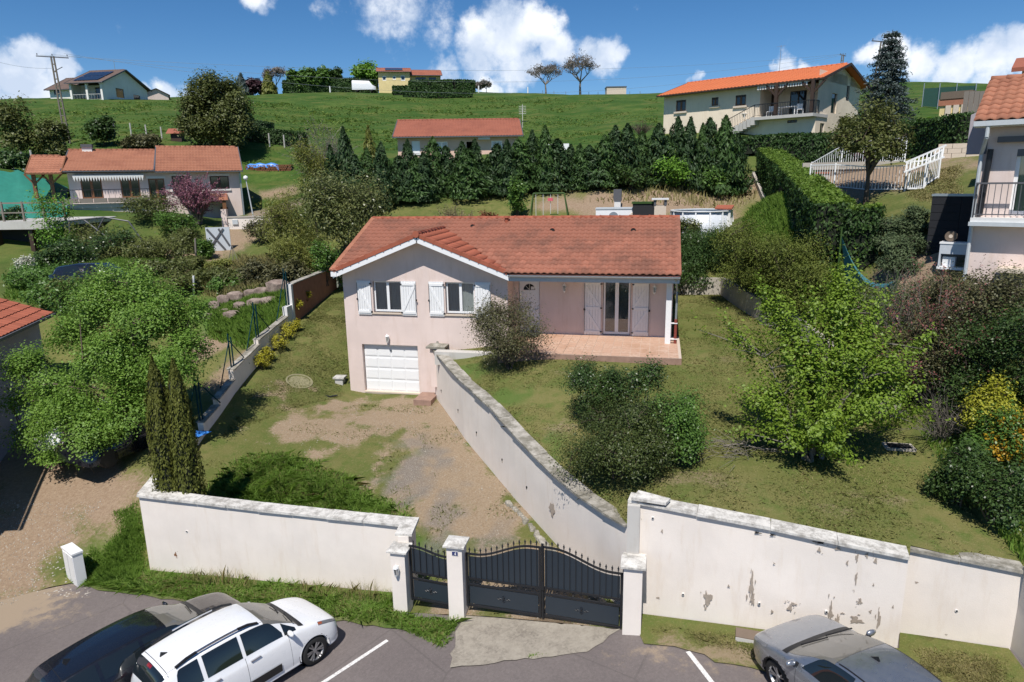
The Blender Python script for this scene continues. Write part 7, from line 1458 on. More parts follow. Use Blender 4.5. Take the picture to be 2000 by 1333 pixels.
for k, (u, d, w, h, m_, lab, cat) in enumerate([(500,40,85,50,'leaf_brownish','brownish lavender clump behind the boulders','shrub'),(555,39,80,45,'leaf_brownish','brownish lavender clump beside the red brown wall block','shrub'),(440,41,80,38,'leaf_olive','olive grey clump left of the lavender','shrub'),(600-30,43,60,50,'leaf_garden','olive shrub under the bamboo','shrub'),
  (270,58,115,-400,'leaf_olive','tall olive brown shrub in front of the pale pink house','shrub'),(170,54,130,-448,'leaf_garden','grey green shrub with pale blossoms left of the olive brown shrub','shrub'),(105,56,72,-382,'leaf_fresh','fresh green tree shrub beside the timber deck','shrub'),(330,55,80,-425,'leaf_mid','green shrub below the purple blossom tree','shrub'),(285,44,120,-522,'leaf_olive','olive shrub right of the broad green bush above the large left tree','shrub'),(335,41,90,-545,'leaf_garden','small yellowish shrub just above the top of the large left tree','shrub'),(195,51,110,-455,'leaf_dark','dark dense shrub below the whitish shelter','shrub'),(125,49,80,-470,'leaf_dark','dark shrub in front of the deck undercroft','shrub'),(355,53,60,-455,'leaf_olive','olive shrub left of the grey panel gate','shrub'),(90,42,120,-562,'leaf_mid','long green shrub directly above the outbuilding roof','shrub'),(300,50,110,-470,'leaf_garden','pale green shrub mass between shelter and red path','shrub'),(430,40.5,80,-552,'leaf_mid','green shrub right of the top of the large left tree','shrub'),(385,43,90,-535,'leaf_olive','olive shrub below the red garden path','shrub'),(60,45,140,-540,'leaf_mid','broad green hedge like shrub at the left edge above the outbuilding','shrub'),(150,40,140,-558,'leaf_garden','olive shrub mass in front of the dark parked car','shrub'),(395,51,36,34,'leaf_mid','green shrub covering one side of the grey panel gate','shrub'),(30,47,110,-545,'leaf_mid','low green hedge bush at the left edge above the outbuilding roof','shrub'),(100,46,120,-548,'leaf_mid','broad green bush above the outbuilding roof','shrub'),(45,50,46,-508,'blossom','white blossoming bush at the left edge','shrub'),(505,52,70,-432,'leaf_brownish','brownish loose shrub beside the red path','shrub'),(235,50,130,-478,'leaf_garden','yellowish green shrub mass above the large left tree','shrub'),(470,43,45,30,'leaf_dark','dark low tuft plant among the boulders','shrub'),(360,47,60,-505,'leaf_garden','loose green plants along the garden path','shrub'),(15,62,50,-412,'leaf_dark','dark shrub at the left edge beside the deck','shrub'),(140,39,110,-552,'leaf_mid','green shrub hiding the wheels of the dark parked car','shrub'),(240,38,100,-548,'leaf_garden','yellowish shrub at the nose of the dark parked car','shrub'),(75,50,60,-500,'leaf_dark','added dark shrub standing in for shade under the timber deck','shrub'),(420,46,50,-510,'leaf_bamboo','straw green plants beside the red path','shrub')]):  # dark shrub under the deck edge is added to darken that shaded spot
    bushpx('garden_shrub', lab, u, 0, w, h, m_, 9, 90, 40, .085, cat=cat, d=d, lift=.5)
twiggy('redbud_tree', 'purple pink blossom tree in front of the pale pink house', A(388, 58), 3.6, 2.2, 95, 'leaf_redbud', 'grey_bark', cat='tree', ls=.075, rs=.03)
# street lamp, low wall with letter box, panel gate
b = A(498, 58); t = thing('street_lamp', 'slim street lamp with white globe right of the pale pink house', 'street lamp', b, YAW); h = P(490,352,58)[2]-b[2]; MB().cyl((0,0,-.2),(-.35,0,h),.06,.04,8).build('mast', 'fascia_grey', t); m = MB(); m.lathe([(0,-.18),(.12,-.14),(.19,0),(.14,.14),(0,.2)], (-.36,0,h+.15), 12); m.build('globe', 'white_pvc', t, True)
p0, p1 = A(447, 57), A(532, 56); t = thing('low_wall', 'low pale wall with letter box right of the grey panel gate', 'wall', p0, math.atan2(p1[1]-p0[1], p1[0]-p0[0])); w = np.linalg.norm((p1-p0)[:2]); MB().box(0,w,0,.25,-.5,.85).build('wall', 'wall_render', t); MB().box(-.05,w+.05,-.05,.3,.85,.95).build('coping', 'block_wall', t); MB().box(.35,.75,-.1,0,.35,.7).build('letter_box', 'fascia_grey', t); MB().box(-.45,-.05,-.05,.35,-.5,1.5).build('gate_pier', 'pink_plaster', t)
b = A(406, 53); t = thing('panel_gate', 'pale grey panel gate with crossed dark braces under the blossom tree', 'gate', b, YAW+R_(10)); w = px(44, b); hh = px(46, b); MB().box(0,w,0,.06,0,hh).build('panel', 'pool_wall', t); MB().bar((.1,-.04,.1),(w*.75,-.04,hh-.1),.12,.04,(0,1,0)).bar((.1,-.04,hh-.1),(w*.75,-.04,.1),.12,.04,(0,1,0)).bar((w*.55,-.04,hh-.1),(w-.1,-.04,.4),.12,.04,(0,1,0)).build('brace', 'dark_zinc', t)
b = A(430, 51); m = MB()
p0 = A(150, 56); t = thing('glass_shelter', 'whitish low glazed shelter behind shrubs below the pale pink house', 'shelter', p0, YAW); w = px(125, p0); MB().box(0,w,0,2.2,-.4,.95).build('wall', 'pool_wall', t); MB().box(-.2,w+.2,-.3,2.4,.95,1.05).build('roof', 'dull_white', t)
for i in range(7): MB().box(w*(i+.08)/7,w*(i+.92)/7,-.02,0,.2,.85).build('pane', 'dark_glass', t)
m = MB().path([(0,-.4,1.4),(.2,-.4,2.9),(2.6,-.4,3.1),(4.2,-.4,2.8),(5,-.4,1.4)], .05, 5).path([(1.2,-.4,2.95),(3.0,-.4,1.4)], .05, 5).path([(2.6,-.4,3.1),(1.4,-.4,1.4)], .05, 5); m.build('arbour_frame', 'dark_zinc', t)
# deck at the left edge
b = A(-120, 60); q = P(130, 436, 57); t = thing('deck_bridge', 'raised deck with white fascia and grey railing over a dark undercroft at the left edge', 'deck', (q[0], q[1], q[2]), YAW-R_(4)); L_ = 9.5
MB().box(-L_,0,0,6,-.15,.15).build('deck', 'grey_render', t); MB().box(-L_,.05,-.08,0,-.4,.15).build('fascia', 'grey_render', t)
for i in range(7): MB().box(-.12-i*1.5,-i*1.5,0,.1,.15,1.5).build('rail_post', 'grey_wood', t)
MB().box(-L_,0,.02,.1,1.35,1.45).build('rail', 'grey_wood', t); MB().box(-L_,0,.02,.1,.7,.78).build('rail', 'grey_wood', t); MB().box(-L_,-.1,1.2,5.8,-4,-.16).build('undercroft', 'dark_room', t);  # solid near-black box paints the shade under the deck
for i in range(4): MB().box(-.4-i*2.6,-.1-i*2.6,.1,.5,-4,-.15).build('pillar', 'dark_wood', t)
plain('green_sheet', (.02,.19,.14), .7, var=.25, scale=2); gp = [A(-40,70),A(131,66),A(131,72),A(60,77),A(-40,79)]
m = MB(); n = 12; vs = []
for i in range(n+1):
    for j in range(5):
        q = A(-60+192*i/n, 64+3.2*j); vs.append((q[0], q[1], q[2]+.15+.15*math.sin(i*1.7+j)))
m.add(vs, [(5*i+j, 5*i+5+j, 5*i+6+j, 5*i+1+j) for i in range(n) for j in range(4)]); tag(m.build('ground_sheet', 'green_sheet', None, True), 'green weed sheet covering the bank behind the timber porch', 'sheet')
# wood pile with blue sheet, hedge behind
b = A(525, 80); t = thing('wood_pile', 'stack of cut logs on the meadow edge', 'wood pile', b, YAW); m = MB()
for i in range(26):
    for j in range(4):
        x = -2.4+i*.19+(j%2)*.09; m.cyl((x,-.1-random.random()*.12,.1+j*.17),(x,.8,.1+j*.17),.085,n=6)
m.build('logs', 'brown_wood', t); t['label'] = 'stack of cut logs under a blue sheet at the meadow edge'
plain('blue_sheet', (.05,.22,.62), .4); m = MB(); vs = []
for i in range(10):
    for j, (y, z) in enumerate(((-.15,.45),(-.1,.82),(.8,.85))): vs.append((-2.3+i*.38, y, z+.1*math.sin(i*1.9+j)-(.25 if i in (0,9) else 0)))
m.add(vs, [(3*i+j, 3*i+3+j, 3*i+4+j, 3*i+1+j) for i in range(9) for j in (0,1)]); o = m.build('cover_sheet', 'blue_sheet', None, True); o.location = tuple(b); o.rotation_euler = (0,0,YAW); tag(o, 'bright blue plastic sheet draped over the log stack', 'sheet')
hedge('clipped_hedge', 'dark low hedge behind the log stack', [A(480,88), A(600,87)], [1.6,1.7], 1.4, 'leaf_hedge', 'leaf_hedge', 90, .14)
hedge('clipped_hedge', 'shaded hedge block under the big olive tree', [A(470,96), A(530,94)], [1.6,1.5], 1.8, 'leaf_thuja', 'leaf_thuja', 90, .14)
# big olive tree, left meadow trees
b = A(432, 84); hh = P(432,157,84)[2]-b[2]; tree('broad_conifer', 'big rounded olive green tree on the meadow behind the pale pink house', 'tree', b, auto_blobs(px(140,b), px(130,b), hh, 26, .38, .36), 480, 80, .42, .15, 'leaf_olive', .3, 1., 9, 'bark', .5, .45)
for k, (u, d, w, h, m_, lab) in enumerate([(22,85,75,105,'leaf_garden','light loose tree at the left picture edge'),(95,84,60,70,'leaf_olive','olive bush at the foot of the lattice pole'),(190,88,55,50,'leaf_dark','dark green round bush right of the lattice pole'),(155,83,40,30,'leaf_brownish','brownish low bush between the pole and the dark round bush'),(265,86,70,20,'leaf_brownish','low bramble strip on the meadow edge'),(10,76,60,35,'leaf_dark','dark shrub at the left edge below the light tree')]):
    bushpx('meadow_tree', lab, u, 0, w, h, m_, 10, 110, 40, .16, cat='tree' if h > 60 else 'bush', d=d)
b = A(345, 89); t = thing('feeder_hut', 'small hut with red brown roof beside the big olive tree', 'hut', b, YAW); MB().box(-.6,.6,0,.8,0,.9).build('post_frame', 'dark_wood', t); MB().add([(-1,-.3,.9),(1,-.3,.9),(1,.5,1.5),(-1,.5,1.5),(1,1.2,.9),(-1,1.2,.9)],[(0,1,2,3),(3,2,4,5)]).build('roof', 'brown_tile', t)
twiggy('bare_tree', 'leafless purplish grey tree left of the conifer row', A(640, 58), 6.0, 2.6, 80, 'leaf_grey_twig', 'grey_bark', cat='tree', ls=.05, rs=.03)
twiggy('pollard_tree', 'round leafless pollard bush on the meadow before the cream house', A(1252, 68), 1.6, 1.4, 60, 'leaf_dry', 'bark', cat='tree', leaf=False, rs=.03)
# crest trees
for k, (u, d, w, h, m_, lab) in enumerate([(577,176,34,42,'leaf_mid','leftmost clipped round tree on the crest'),(603,176,34,44,'leaf_mid','second clipped round tree on the crest'),(629,176,36,46,'leaf_mid','third clipped round tree on the crest'),(652,177,22,44,'leaf_dark','narrow darker tree at the right end of the clipped crest trees'),(711,176,52,56,'leaf_fresh','fresh green round tree left of the yellow house'),(490,168,28,30,'leaf_purple','purple leaved tree beside the dark spruce on the crest')]):
    bushpx('crest_tree', lab, u, 0, w, h, m_, 9, 120, 34, .42, cat='tree', d=d, group='trees on the crest', lift=.58)
conifer('crest_spruce', 'dark blue spruce on the crest left of the clipped trees', A(474, 168), px(38, A(474,168)), px(17, A(474,168)), 2200, .55, 'leaf_spruce', 91); conifer('crest_conifer', 'yellowish green conifer on the crest beside the purple tree', A(526, 168), px(40, A(526,168)), px(17, A(526,168)), 2000, .5, 'leaf_bamboo', 92)
def bare_tree(label, u, d, hpx, wpx, seed):
    b = A(u, d); h = px(hpx, b); w = px(wpx, b); random.seed(seed); t = thing('bare_tree', label, 'tree', b); m = MB(); tips = []
    def grow(p, dr, L_, r, lv):
        for k in range(3):
            dr = dr+arr([random.gauss(0,.1), random.gauss(0,.1), .06]); dr /= np.linalg.norm(dr); q = p+dr*L_/3; m.cyl(p, q, r*(1-k*.12), r*(1-(k+1)*.12), 5 if lv < 2 else 3, False); p = q
            if lv >= 3: tips.append(p)
        if lv < 5:
            for j in range(3 if lv else 5):
                th = random.uniform(0, 6.28); sp = random.uniform(.35,.75); dd = dr+sp*arr([math.cos(th)*w/h*2.0, math.sin(th)*w/h*2., random.uniform(-.1,.35)]); grow(p, dd/np.linalg.norm(dd), L_*random.uniform(.62,.82), r*.55, lv+1)
    grow(arr([0,0,-.3]), arr([0,0,1.]), h*.3, h*.028, 0); m.build('trunk', 'grey_bark', t, fix=False); pts = arr(tips)+RNG.normal(size=(len(tips),3))*.25; leafquads('crown', pts, RNG.normal(size=pts.shape), .22, 'leaf_grey_twig', t, .4); return t
bare_tree('smaller leafless tree on the crest, left of the pair', 1066, 177, 76, 80, 3); bare_tree('larger leafless tree on the crest, right of the pair', 1133, 178, 96, 135, 4); bare_tree('bare grey tree behind the yellowish crest conifer', 543, 172, 55, 34, 5); bare_tree('small bare tree right of the yellow house garden', 950, 172, 26, 26, 6); bare_tree('tiny bare tree beside the hedge end on the crest', 935, 172, 22, 16, 8)
hedge('crest_hedge', 'long dark hedge on the crest under the clipped trees', [A(555,176), A(640,177), A(738,176)], [3.2,3.2,3.4], 2., 'leaf_hedge', 'leaf_hedge', 40, .32)
for k, (a, b_, d, h, lab) in enumerate([((802,872),0,166,2.4,'clipped hedge terrace in front of the yellow house'),((770,860),0,160,1.6,'middle clipped hedge row below the yellow house'),((790,920),0,155,1.2,'lowest wavy hedge row below the yellow house'),((850,925),0,164,2.6,'tall clipped hedge right of the yellow house')]):
    hedge('crest_hedge', lab, [A(a[0], d), A((a[0]+a[1])/2, d-1.5), A(a[1], d)], [h,h*1.1,h], 2.2, 'leaf_hedge', 'leaf_hedge', 40, .32)
# white bits seen through the conifers, tarps
tag(MB().box(-.9,.9,-.3,.3,0,.75).build('white_tarpaulin', 'white_pvc', None, loc=tuple(A(1092, 62))), 'white covered object beyond the conifer row', 'tarpaulin')
tag(MB().lathe([(0,.28),(.3,.22),(.34,0),(0,-.05)], (0,0,0), 12).build('pink_pouf', 'pink_plastic', None, True, tuple(A(1585, 24.5)+arr([0,0,.2]))), 'pink rounded object half hidden behind the bright tree', 'object')
g = G(375, 778); tag(MB().add([(0,0,0),(.7,.1,.04),(.8,.7,.02),(.1,.6,.05),(.4,.35,.16)],[(0,1,4),(1,2,4),(2,3,4),(3,0,4)]).build('blue_tarpaulin', 'blue_sheet', None, loc=(-15.9,19.2,.15)), 'crumpled bright blue tarpaulin beside the lowest garden wall step', 'tarpaulin')
b = A(472, 50); m = MB().lathe([(.0,0),(.16,.0),(.16,.28),(0,.28)], (0,0,0), 10); o = m.build('garden_barrel', 'pink_plastic', None, loc=tuple(A(472,44)+arr([0,0,.2]))); tag(o, 'small red and white barrel among the dry plants', 'barrel'); MB().lathe([(0,.28),(.15,.28),(.12,.4),(0,.44)], (0,0,0), 10).build('lid', 'white_pvc', o)
for k, (u, d, h, lab) in enumerate([(383,50,1.6,'leaning wooden garden post beside the red path'),(455,48,1.3,'thin cane tripod right of the garden path'),(378,41,1.1,'white garden ornament figure behind the big left tree')]):
    b = A(u, d); t = thing('garden_post', lab, 'post', b); m = MB().cyl((0,0,-.1),(.15,0,h),.06 if k != 1 else .02,n=6)
    if k == 1: m.cyl((-.4,0,0),(.05,0,h),.02,n=4).cyl((.5,0,0),(.1,0,h),.02,n=4)
    m.build('shaft', 'grey_wood' if k < 2 else 'white_pvc', t)
# ------------------------------------------------------------------ cars
def carpaint(name, c, metal=.0, rough=.25, flake=False):
    t = MT(name); t.col(c).rough(rough, .5, metal, 1.0); t.b.inputs['Coat Roughness'].default_value = .04
    dn = t.noise(7, 5, .7); t.l(t.ramp(dn, .3, .8, rough*.8, rough*1.5), t.b.inputs['Roughness']); return t.m
carpaint('paint_white', (.80,.80,.80), 0, .3); carpaint('paint_black', (.012,.013,.018), .3, .25); carpaint('paint_brown', (.075,.060,.052), .55, .32); carpaint('paint_silver', (.33,.35,.385), .75, .32)
plain('rubber', (.014,.014,.014), .75); plain('black_trim', (.012,.012,.013), .45); plain('alloy', (.36,.36,.37), .35, metal=.8); plain('chrome', (.6,.6,.62), .15, metal=1.)
t = MT('car_glass'); t.col((.012,.016,.018)).rough(.03, .9)
t = MT('windscreen'); t.col((.16,.15,.13)).rough(.05, .9)
t = MT('lamp_glass'); t.col((.16,.165,.175)).rough(.08, .9); t = MT('tail_lamp'); t.col((.25,.008,.01)).rough(.1, .8); t = MT('amber'); t.col((.35,.09,.04)).rough(.12, .8)
def crom(P_, t):
    n = len(P_); i = min(max(int(t), 0), n-2); f = t-i
    p0 = P_[max(i-1, 0)]; p1 = P_[i]; p2 = P_[i+1]; p3 = P_[min(i+2, n-1)]
    return .5*((2*p1)+(-p0+p2)*f+(2*p0-5*p1+4*p2-p3)*f*f+(-p0+3*p1-3*p2+p3)*f**3)
def car(name, label, x, y, rz, sc, ST, spec, paint, roofpaint=None):
    # ST: stations (x, halfwidth, z_bottom, z_belt, halfwidth_roof, z_roof); cross-section of 9 points each
    zg = float(zs(np.array([x]))[0]); t = thing(name, label, 'car', (x, y, zg), rz); t.scale = (sc,)*3
    slope = math.atan(.075*math.cos(rz)); t.rotation_euler = (math.atan(-.075*-math.sin(rz))*-1, -slope, rz)
    secs = []
    for (sx, w, zb, zl, wr, zr) in ST:
        hood = zr-zl < .16
        secs.append(arr([(sx,0,zb),(sx,w*.86,zb),(sx,w*.965,zb+.10),(sx,w,zb+(zl-zb)*.5),(sx,w*.985,zb+(zl-zb)*.82),(sx,w*.93,zl),(sx,wr+(w*.93-wr)*.22 if not hood else w*.80,zl+(zr-zl)*.80 if not hood else zl+(zr-zl)*.55),(sx,wr*.84 if not hood else w*.5,zr-.025 if not hood else zr-.012),(sx,0,zr)]))
    secs = arr(secs)
    def S(u, v):      # u along stations, v round the section
        c = arr([crom(secs[:, j], u) for j in range(9)]); return crom(c, v)
    nu, nv = (len(ST)-1)*7, 40
    grid = np.array([[S(i/7, j/nv*8) for j in range(nv+1)] for i in range(nu+1)])
    wb, rw, xf = spec['wb'], spec['rw'], spec['xf']; wheels = [(xf, rw), (xf-wb, rw)]
    V = []; F = []; FR = []; idx = {}
    for s in (1, -1):
        o = len(V); V += [tuple(p*arr([1, s, 1])) for row in grid for p in row]
        for i in range(nu):
            for j in range(nv):
                q = (grid[i, j]+grid[i+1, j+1])/2
                if any((q[0]-wx)**2+(q[2]-wz)**2 < (rw*1.17)**2 for wx, wz in wheels) and abs(q[1]) > .45 and j < nv*.62: continue
                f = [o+i*(nv+1)+j, o+(i+1)*(nv+1)+j, o+(i+1)*(nv+1)+j+1, o+i*(nv+1)+j+1]; F.append(tuple(f if s < 0 else f[::-1]))
    m = MB(); m.v = V; m.f = F; m.add([tuple(p*arr([1, s, 1])) for s in (1, -1) for p in grid[0]], [tuple(range(nv+1))+tuple(range(2*nv+1, nv, -1))]); m.add([tuple(p*arr([1, s, 1])) for s in (1, -1) for p in grid[-1]], [tuple(range(nv+1))+tuple(range(2*nv+1, nv, -1))])
    import bmesh
    me = m.mesh('body'); bm = bmesh.new(); bm.from_mesh(me); bmesh.ops.remove_doubles(bm, verts=bm.verts, dist=.0005); bmesh.ops.recalc_face_normals(bm, faces=bm.faces); bm.to_mesh(me); bm.free(); body = link('body', me, paint, t, True)
    def nrm(u, v):
        a = S(u+.02, v)-S(u-.02, v); b = S(u, min(8, v+.02))-S(u, v-.02); n = np.cross(a, b); n = n/max(1e-9, np.linalg.norm(n)); p = S(u, v); return n if n@arr([0, p[1], p[2]-.55]) > 0 else -n
    def pane(nm, u0, u1, vlo, vhi, mat, side=1, parent=t, n=10, k=5, off=.006, mirror=False):
        vs = []
        rows = [(a, b) for a in np.linspace(0, 1, n+1) for b in np.linspace(0, 1, k+1)]
        lo = vlo if callable(vlo) else (lambda s: vlo); hi = vhi if callable(vhi) else (lambda s: vhi)
        for a, b in rows:
            u = u0+(u1-u0)*a; v = lo(a)+(hi(a)-lo(a))*b; p = S(u, v)+nrm(u, v)*off; vs.append((p[0], p[1]*side, p[2]))
        fs = [(i*(k+1)+j, (i+1)*(k+1)+j, (i+1)*(k+1)+j+1, i*(k+1)+j+1) for i in range(n) for j in range(k)]; mb = MB().add(vs, fs)
        if mirror: mb.add([(a, -b, c) for a, b, c in vs], fs)
        return mb.build(nm, mat, parent, True)
    X = lambda xx: float(np.interp(-xx, [-s[0] for s in ST], range(len(ST))))      # station parameter at a given x (front = first)
    g = spec
    pane('windscreen', X(g['cowl']), X(g['wtop']), 5.98, 8.0, 'windscreen', mirror=True, n=14, off=.004); pane('cowl', X(g['cowl']+.13), X(g['cowl']-.005), 5.6, 8., 'black_trim', mirror=True, off=.008)
    pane('rear_window', X(g['rtop']), X(g['rbot']), 6.05, 8., 'car_glass', mirror=True, n=10)
    for side in (1, -1):
        for (a, b, cl, cr) in g['side']:
            pane('side_window', X(a), X(b), lambda s: 5.12+.0*s, lambda s, cl=cl, cr=cr: 6.12-cl*max(0, 1-s/.35)**1.6-cr*max(0, (s-.7)/.3)**2, 'car_glass', side)
        for xx in g['seams']: pane('door_seam', X(xx), X(xx)+.014, 1.9, 5.05, 'black_trim', side, n=1, k=12, off=.0015)
        for xx in g['handles']:
            p = S(X(xx), 4.55); MB().bar((p[0]-.11, (p[1]+.025)*side, p[2]), (p[0]+.11, (p[1]+.025)*side, p[2]+.01), .035, .02).build('door_handle', spec.get('handle', 'chrome'), t)
        pane('headlight', X(g['hl'][0]), X(g['hl'][1]), g['hl'][2], g['hl'][3], 'lamp_glass', side, off=.005); pane('indicator', X(g['hl'][1]+.10), X(g['hl'][1]+.005), g['hl'][2]+.15, g['hl'][3]-.1, 'amber', side, off=.007) if spec.get('amber') else None
        pane('tail_lamp', X(g['tl'][0]), X(g['tl'][1]), g['tl'][2], g['tl'][3], 'tail_lamp', side, off=.006)
        xm = g['mirror']; p = S(X(xm), 5.1); mm = MB(); mm.lathe([(0,-.1),(.07,-.09),(.085,0),(.07,.09),(0,.1)], (0,0,0), 10)
        mo = MB(); mo.add([(xm+.06+.05*math.cos(a)*r, side*(p[1]+.14+.10*h), p[2]+.06+.065*math.sin(a)*r) for h, r in ((-1,.55),(-.6,1),(.4,1),(1,.6)) for a in np.linspace(0, 5.5, 8)], [(8*i+j, 8*i+(j+1)%8, 8*i+8+(j+1)%8, 8*i+8+j) for i in range(3) for j in range(8)]+[tuple(range(8)), tuple(range(24, 32))]); mo.build('mirror', paint, t, True); MB().bar((xm+.05, side*(p[1]-.03), p[2]), (xm+.05, side*(p[1]+.1), p[2]+.03), .06).build('mirror_foot', 'black_trim', t)
        for wx, wz in wheels:
            yw = spec['tr']; w = thing('wheel', None, None, (wx, side*yw, wz)); del_ = [w.__delitem__(k) for k in list(w.keys())]; w.parent = t
            MB().lathe([(rw*.66,-.1),(rw*.93,-.105),(rw,-.07),(rw,.07),(rw*.93,.105),(rw*.66,.1)], (0,0,0), 28, 'y').build('tyre', 'rubber', w, True)
            rm = MB(); rm.lathe([(rw*.68,.1*side),(rw*.62,.06*side),(rw*.6,-.02*side)], (0,0,0), 28, 'y')
            ns = spec.get('spokes', 6)
            for k in range(ns):
                a = 6.283*k/ns
                for da in (-.16, .16): rm.bar((rw*.1*math.cos(a),.055*side,rw*.1*math.sin(a)), (rw*.64*math.cos(a+da),.085*side,rw*.64*math.sin(a+da)), .035, .03)
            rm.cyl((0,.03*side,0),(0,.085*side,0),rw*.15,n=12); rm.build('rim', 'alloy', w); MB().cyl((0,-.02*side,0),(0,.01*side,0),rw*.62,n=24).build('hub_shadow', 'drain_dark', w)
            ar = MB(); n = 22; vs = []
            for k in range(n+1):
                a = math.pi*(1.06*k/n-.03)
                for r, yy in ((1.19, .0), (1.13, .012), (1.10, -.16)):
                    q = S(X(wx+rw*r*math.cos(a)), 3.0)[1] if True else 0
                    vs.append((wx+rw*r*math.cos(a), side*(q+yy-.004), wz+rw*r*math.sin(a)))
            ar.add(vs, [(3*k+j, 3*k+3+j, 3*k+4+j, 3*k+1+j) for k in range(n) for j in (0, 1)]); ar.build('wheel_arch', spec.get('arch', paint), t, True)
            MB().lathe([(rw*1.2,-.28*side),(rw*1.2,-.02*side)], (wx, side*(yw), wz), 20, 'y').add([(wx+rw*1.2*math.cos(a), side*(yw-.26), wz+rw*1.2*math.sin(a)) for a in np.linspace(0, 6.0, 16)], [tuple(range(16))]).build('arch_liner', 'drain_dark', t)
        if g.get('moulding'): a, b = g['moulding']; pane('side_moulding', X(a), X(b), 2.2, 2.75, 'black_trim', side, off=.02, k=3)
        if g.get('rails'):
            a, b, yy = g['rails']; pts = [];
            for k in range(9): s = k/8; q = S(X(a+(b-a)*s), 7.05); pts.append(arr([q[0], yy*side, q[2]+.055*(1-(2*s-1)**6)+.0]))
            m_ = MB()
            for p0, p1 in zip(pts[2:-3], pts[3:-2]): m_.bar(p0, p1, .035, .03)
            m_.build('roof_rail', 'chrome', t)
            for qq in (pts[:3], pts[-3:]):
                m_ = MB()
                for p0, p1 in zip(qq[:-1], qq[1:]): m_.bar(p0, p1, .055, .035)
                m_.build('rail_end', 'black_trim', t)
        pane('roof_gutter', X(g['wtop']), X(g['rtop']), 6.52, 6.58, 'black_trim', side, n=12, k=1, off=.003)
    xa = g['ant']; p = S(X(xa), 8.); MB().add([(xa+.1,-.02,p[2]-.01),(xa+.1,.02,p[2]-.01),(xa-.08,.02,p[2]-.01),(xa-.08,-.02,p[2]-.01),(xa-.05,0,p[2]+.09)], [(0,1,4),(1,2,4),(2,3,4),(3,0,4)]).build('antenna', 'black_trim', t)
    for yy in (.45, -.15):
        q0, q1 = S(X(g['cowl']-.02), 8.), S(X(g['cowl']-.12), 7.); MB().bar((g['cowl']-.0, yy, q0[2]+.015), (g['cowl']-.10, yy-.55, S(X(g['cowl']-.1), 7.4)[2]+.03), .018).build('wiper', 'black_trim', t)
    pane('grille', X(ST[0][0]-.004), X(ST[0][0]-.06), 3.0, 4.2, 'black_trim', 1, mirror=True, off=.012) if spec.get('grille') else None
    for fn in spec.get('extra', []): fn(t, S, X, pane)
    return t
def shift(c, a, b, z=-.9):
    f = lambda q: CP+ray(*q)*((z-HC)/ray(*q)[2])
    d = f(b)-f(a); return c[0]+d[0], c[1]+d[1]
def plate(t, x, z, fx):
    p = MB().box(x-.01 if fx < 0 else x, x if fx < 0 else x+.012, -.26, .26, z, z+.11).build('number_plate', 'white_paint', t)
# white compact people carrier
ST = [(2.04,.52,.30,.52,.3,.56),(1.98,.70,.22,.66,.4,.72),(1.80,.82,.20,.80,.5,.86),(1.45,.86,.20,.93,.55,1.0),(1.10,.865,.20,1.0,.58,1.08),(.92,.865,.20,1.03,.60,1.2),(.55,.865,.20,1.04,.60,1.45),(.25,.865,.20,1.045,.60,1.575),(-.2,.865,.20,1.05,.61,1.625),(-.8,.865,.20,1.055,.61,1.63),(-1.35,.865,.21,1.06,.60,1.60),(-1.72,.86,.22,1.06,.57,1.55),(-1.88,.84,.25,1.05,.55,1.42),(-1.98,.80,.28,1.0,.52,1.18),(-2.03,.72,.32,.85,.5,.92),(-2.04,.6,.36,.62,.4,.66)]
car('white_car', 'white compact family car with roof rails parked nose in beside the black car', -8.4, 11.2, R_(60), .97, ST, dict(wb=2.54, rw=.325, xf=1.27, tr=.755, cowl=1.02, wtop=.30, rtop=-1.74, rbot=-1.96, side=[(.62,-.22,.75,0),(-.30,-1.02,0,0),(-1.10,-1.55,0,.6)], seams=[.72,-.26,-1.1], handles=[-.08,-.92], hl=(1.93,1.45,4.45,5.15), tl=(-1.86,-1.99,4.2,5.2), mirror=.68, rails=(.2,-1.5,.60), ant=-1.5, moulding=(.45,-.75), amber=True, spokes=6, extra=[lambda t, S, X, pane: pane('high_brake_lamp', X(-1.75), X(-1.80), 7.75, 8.0, 'tail_lamp', mirror=True), lambda t, S, X, pane: pane('quarter_window', X(.93), X(.66), 5.1, lambda s: 5.45+.5*s, 'car_glass', 1), lambda t, S, X, pane: pane('quarter_window', X(.93), X(.66), 5.1, lambda s: 5.45+.5*s, 'car_glass', -1), lambda t, S, X, pane: pane('fog_surround', X(2.035), X(1.93), 2.6, 3.5, 'black_trim', mirror=True), lambda t, S, X, pane: plate(t, -2.05, .75, -1), lambda t, S, X, pane: pane('hatch_seam', X(-1.66), X(-1.675), 6.0, 8., 'black_trim', mirror=True, n=1, off=.002)]), 'paint_white')
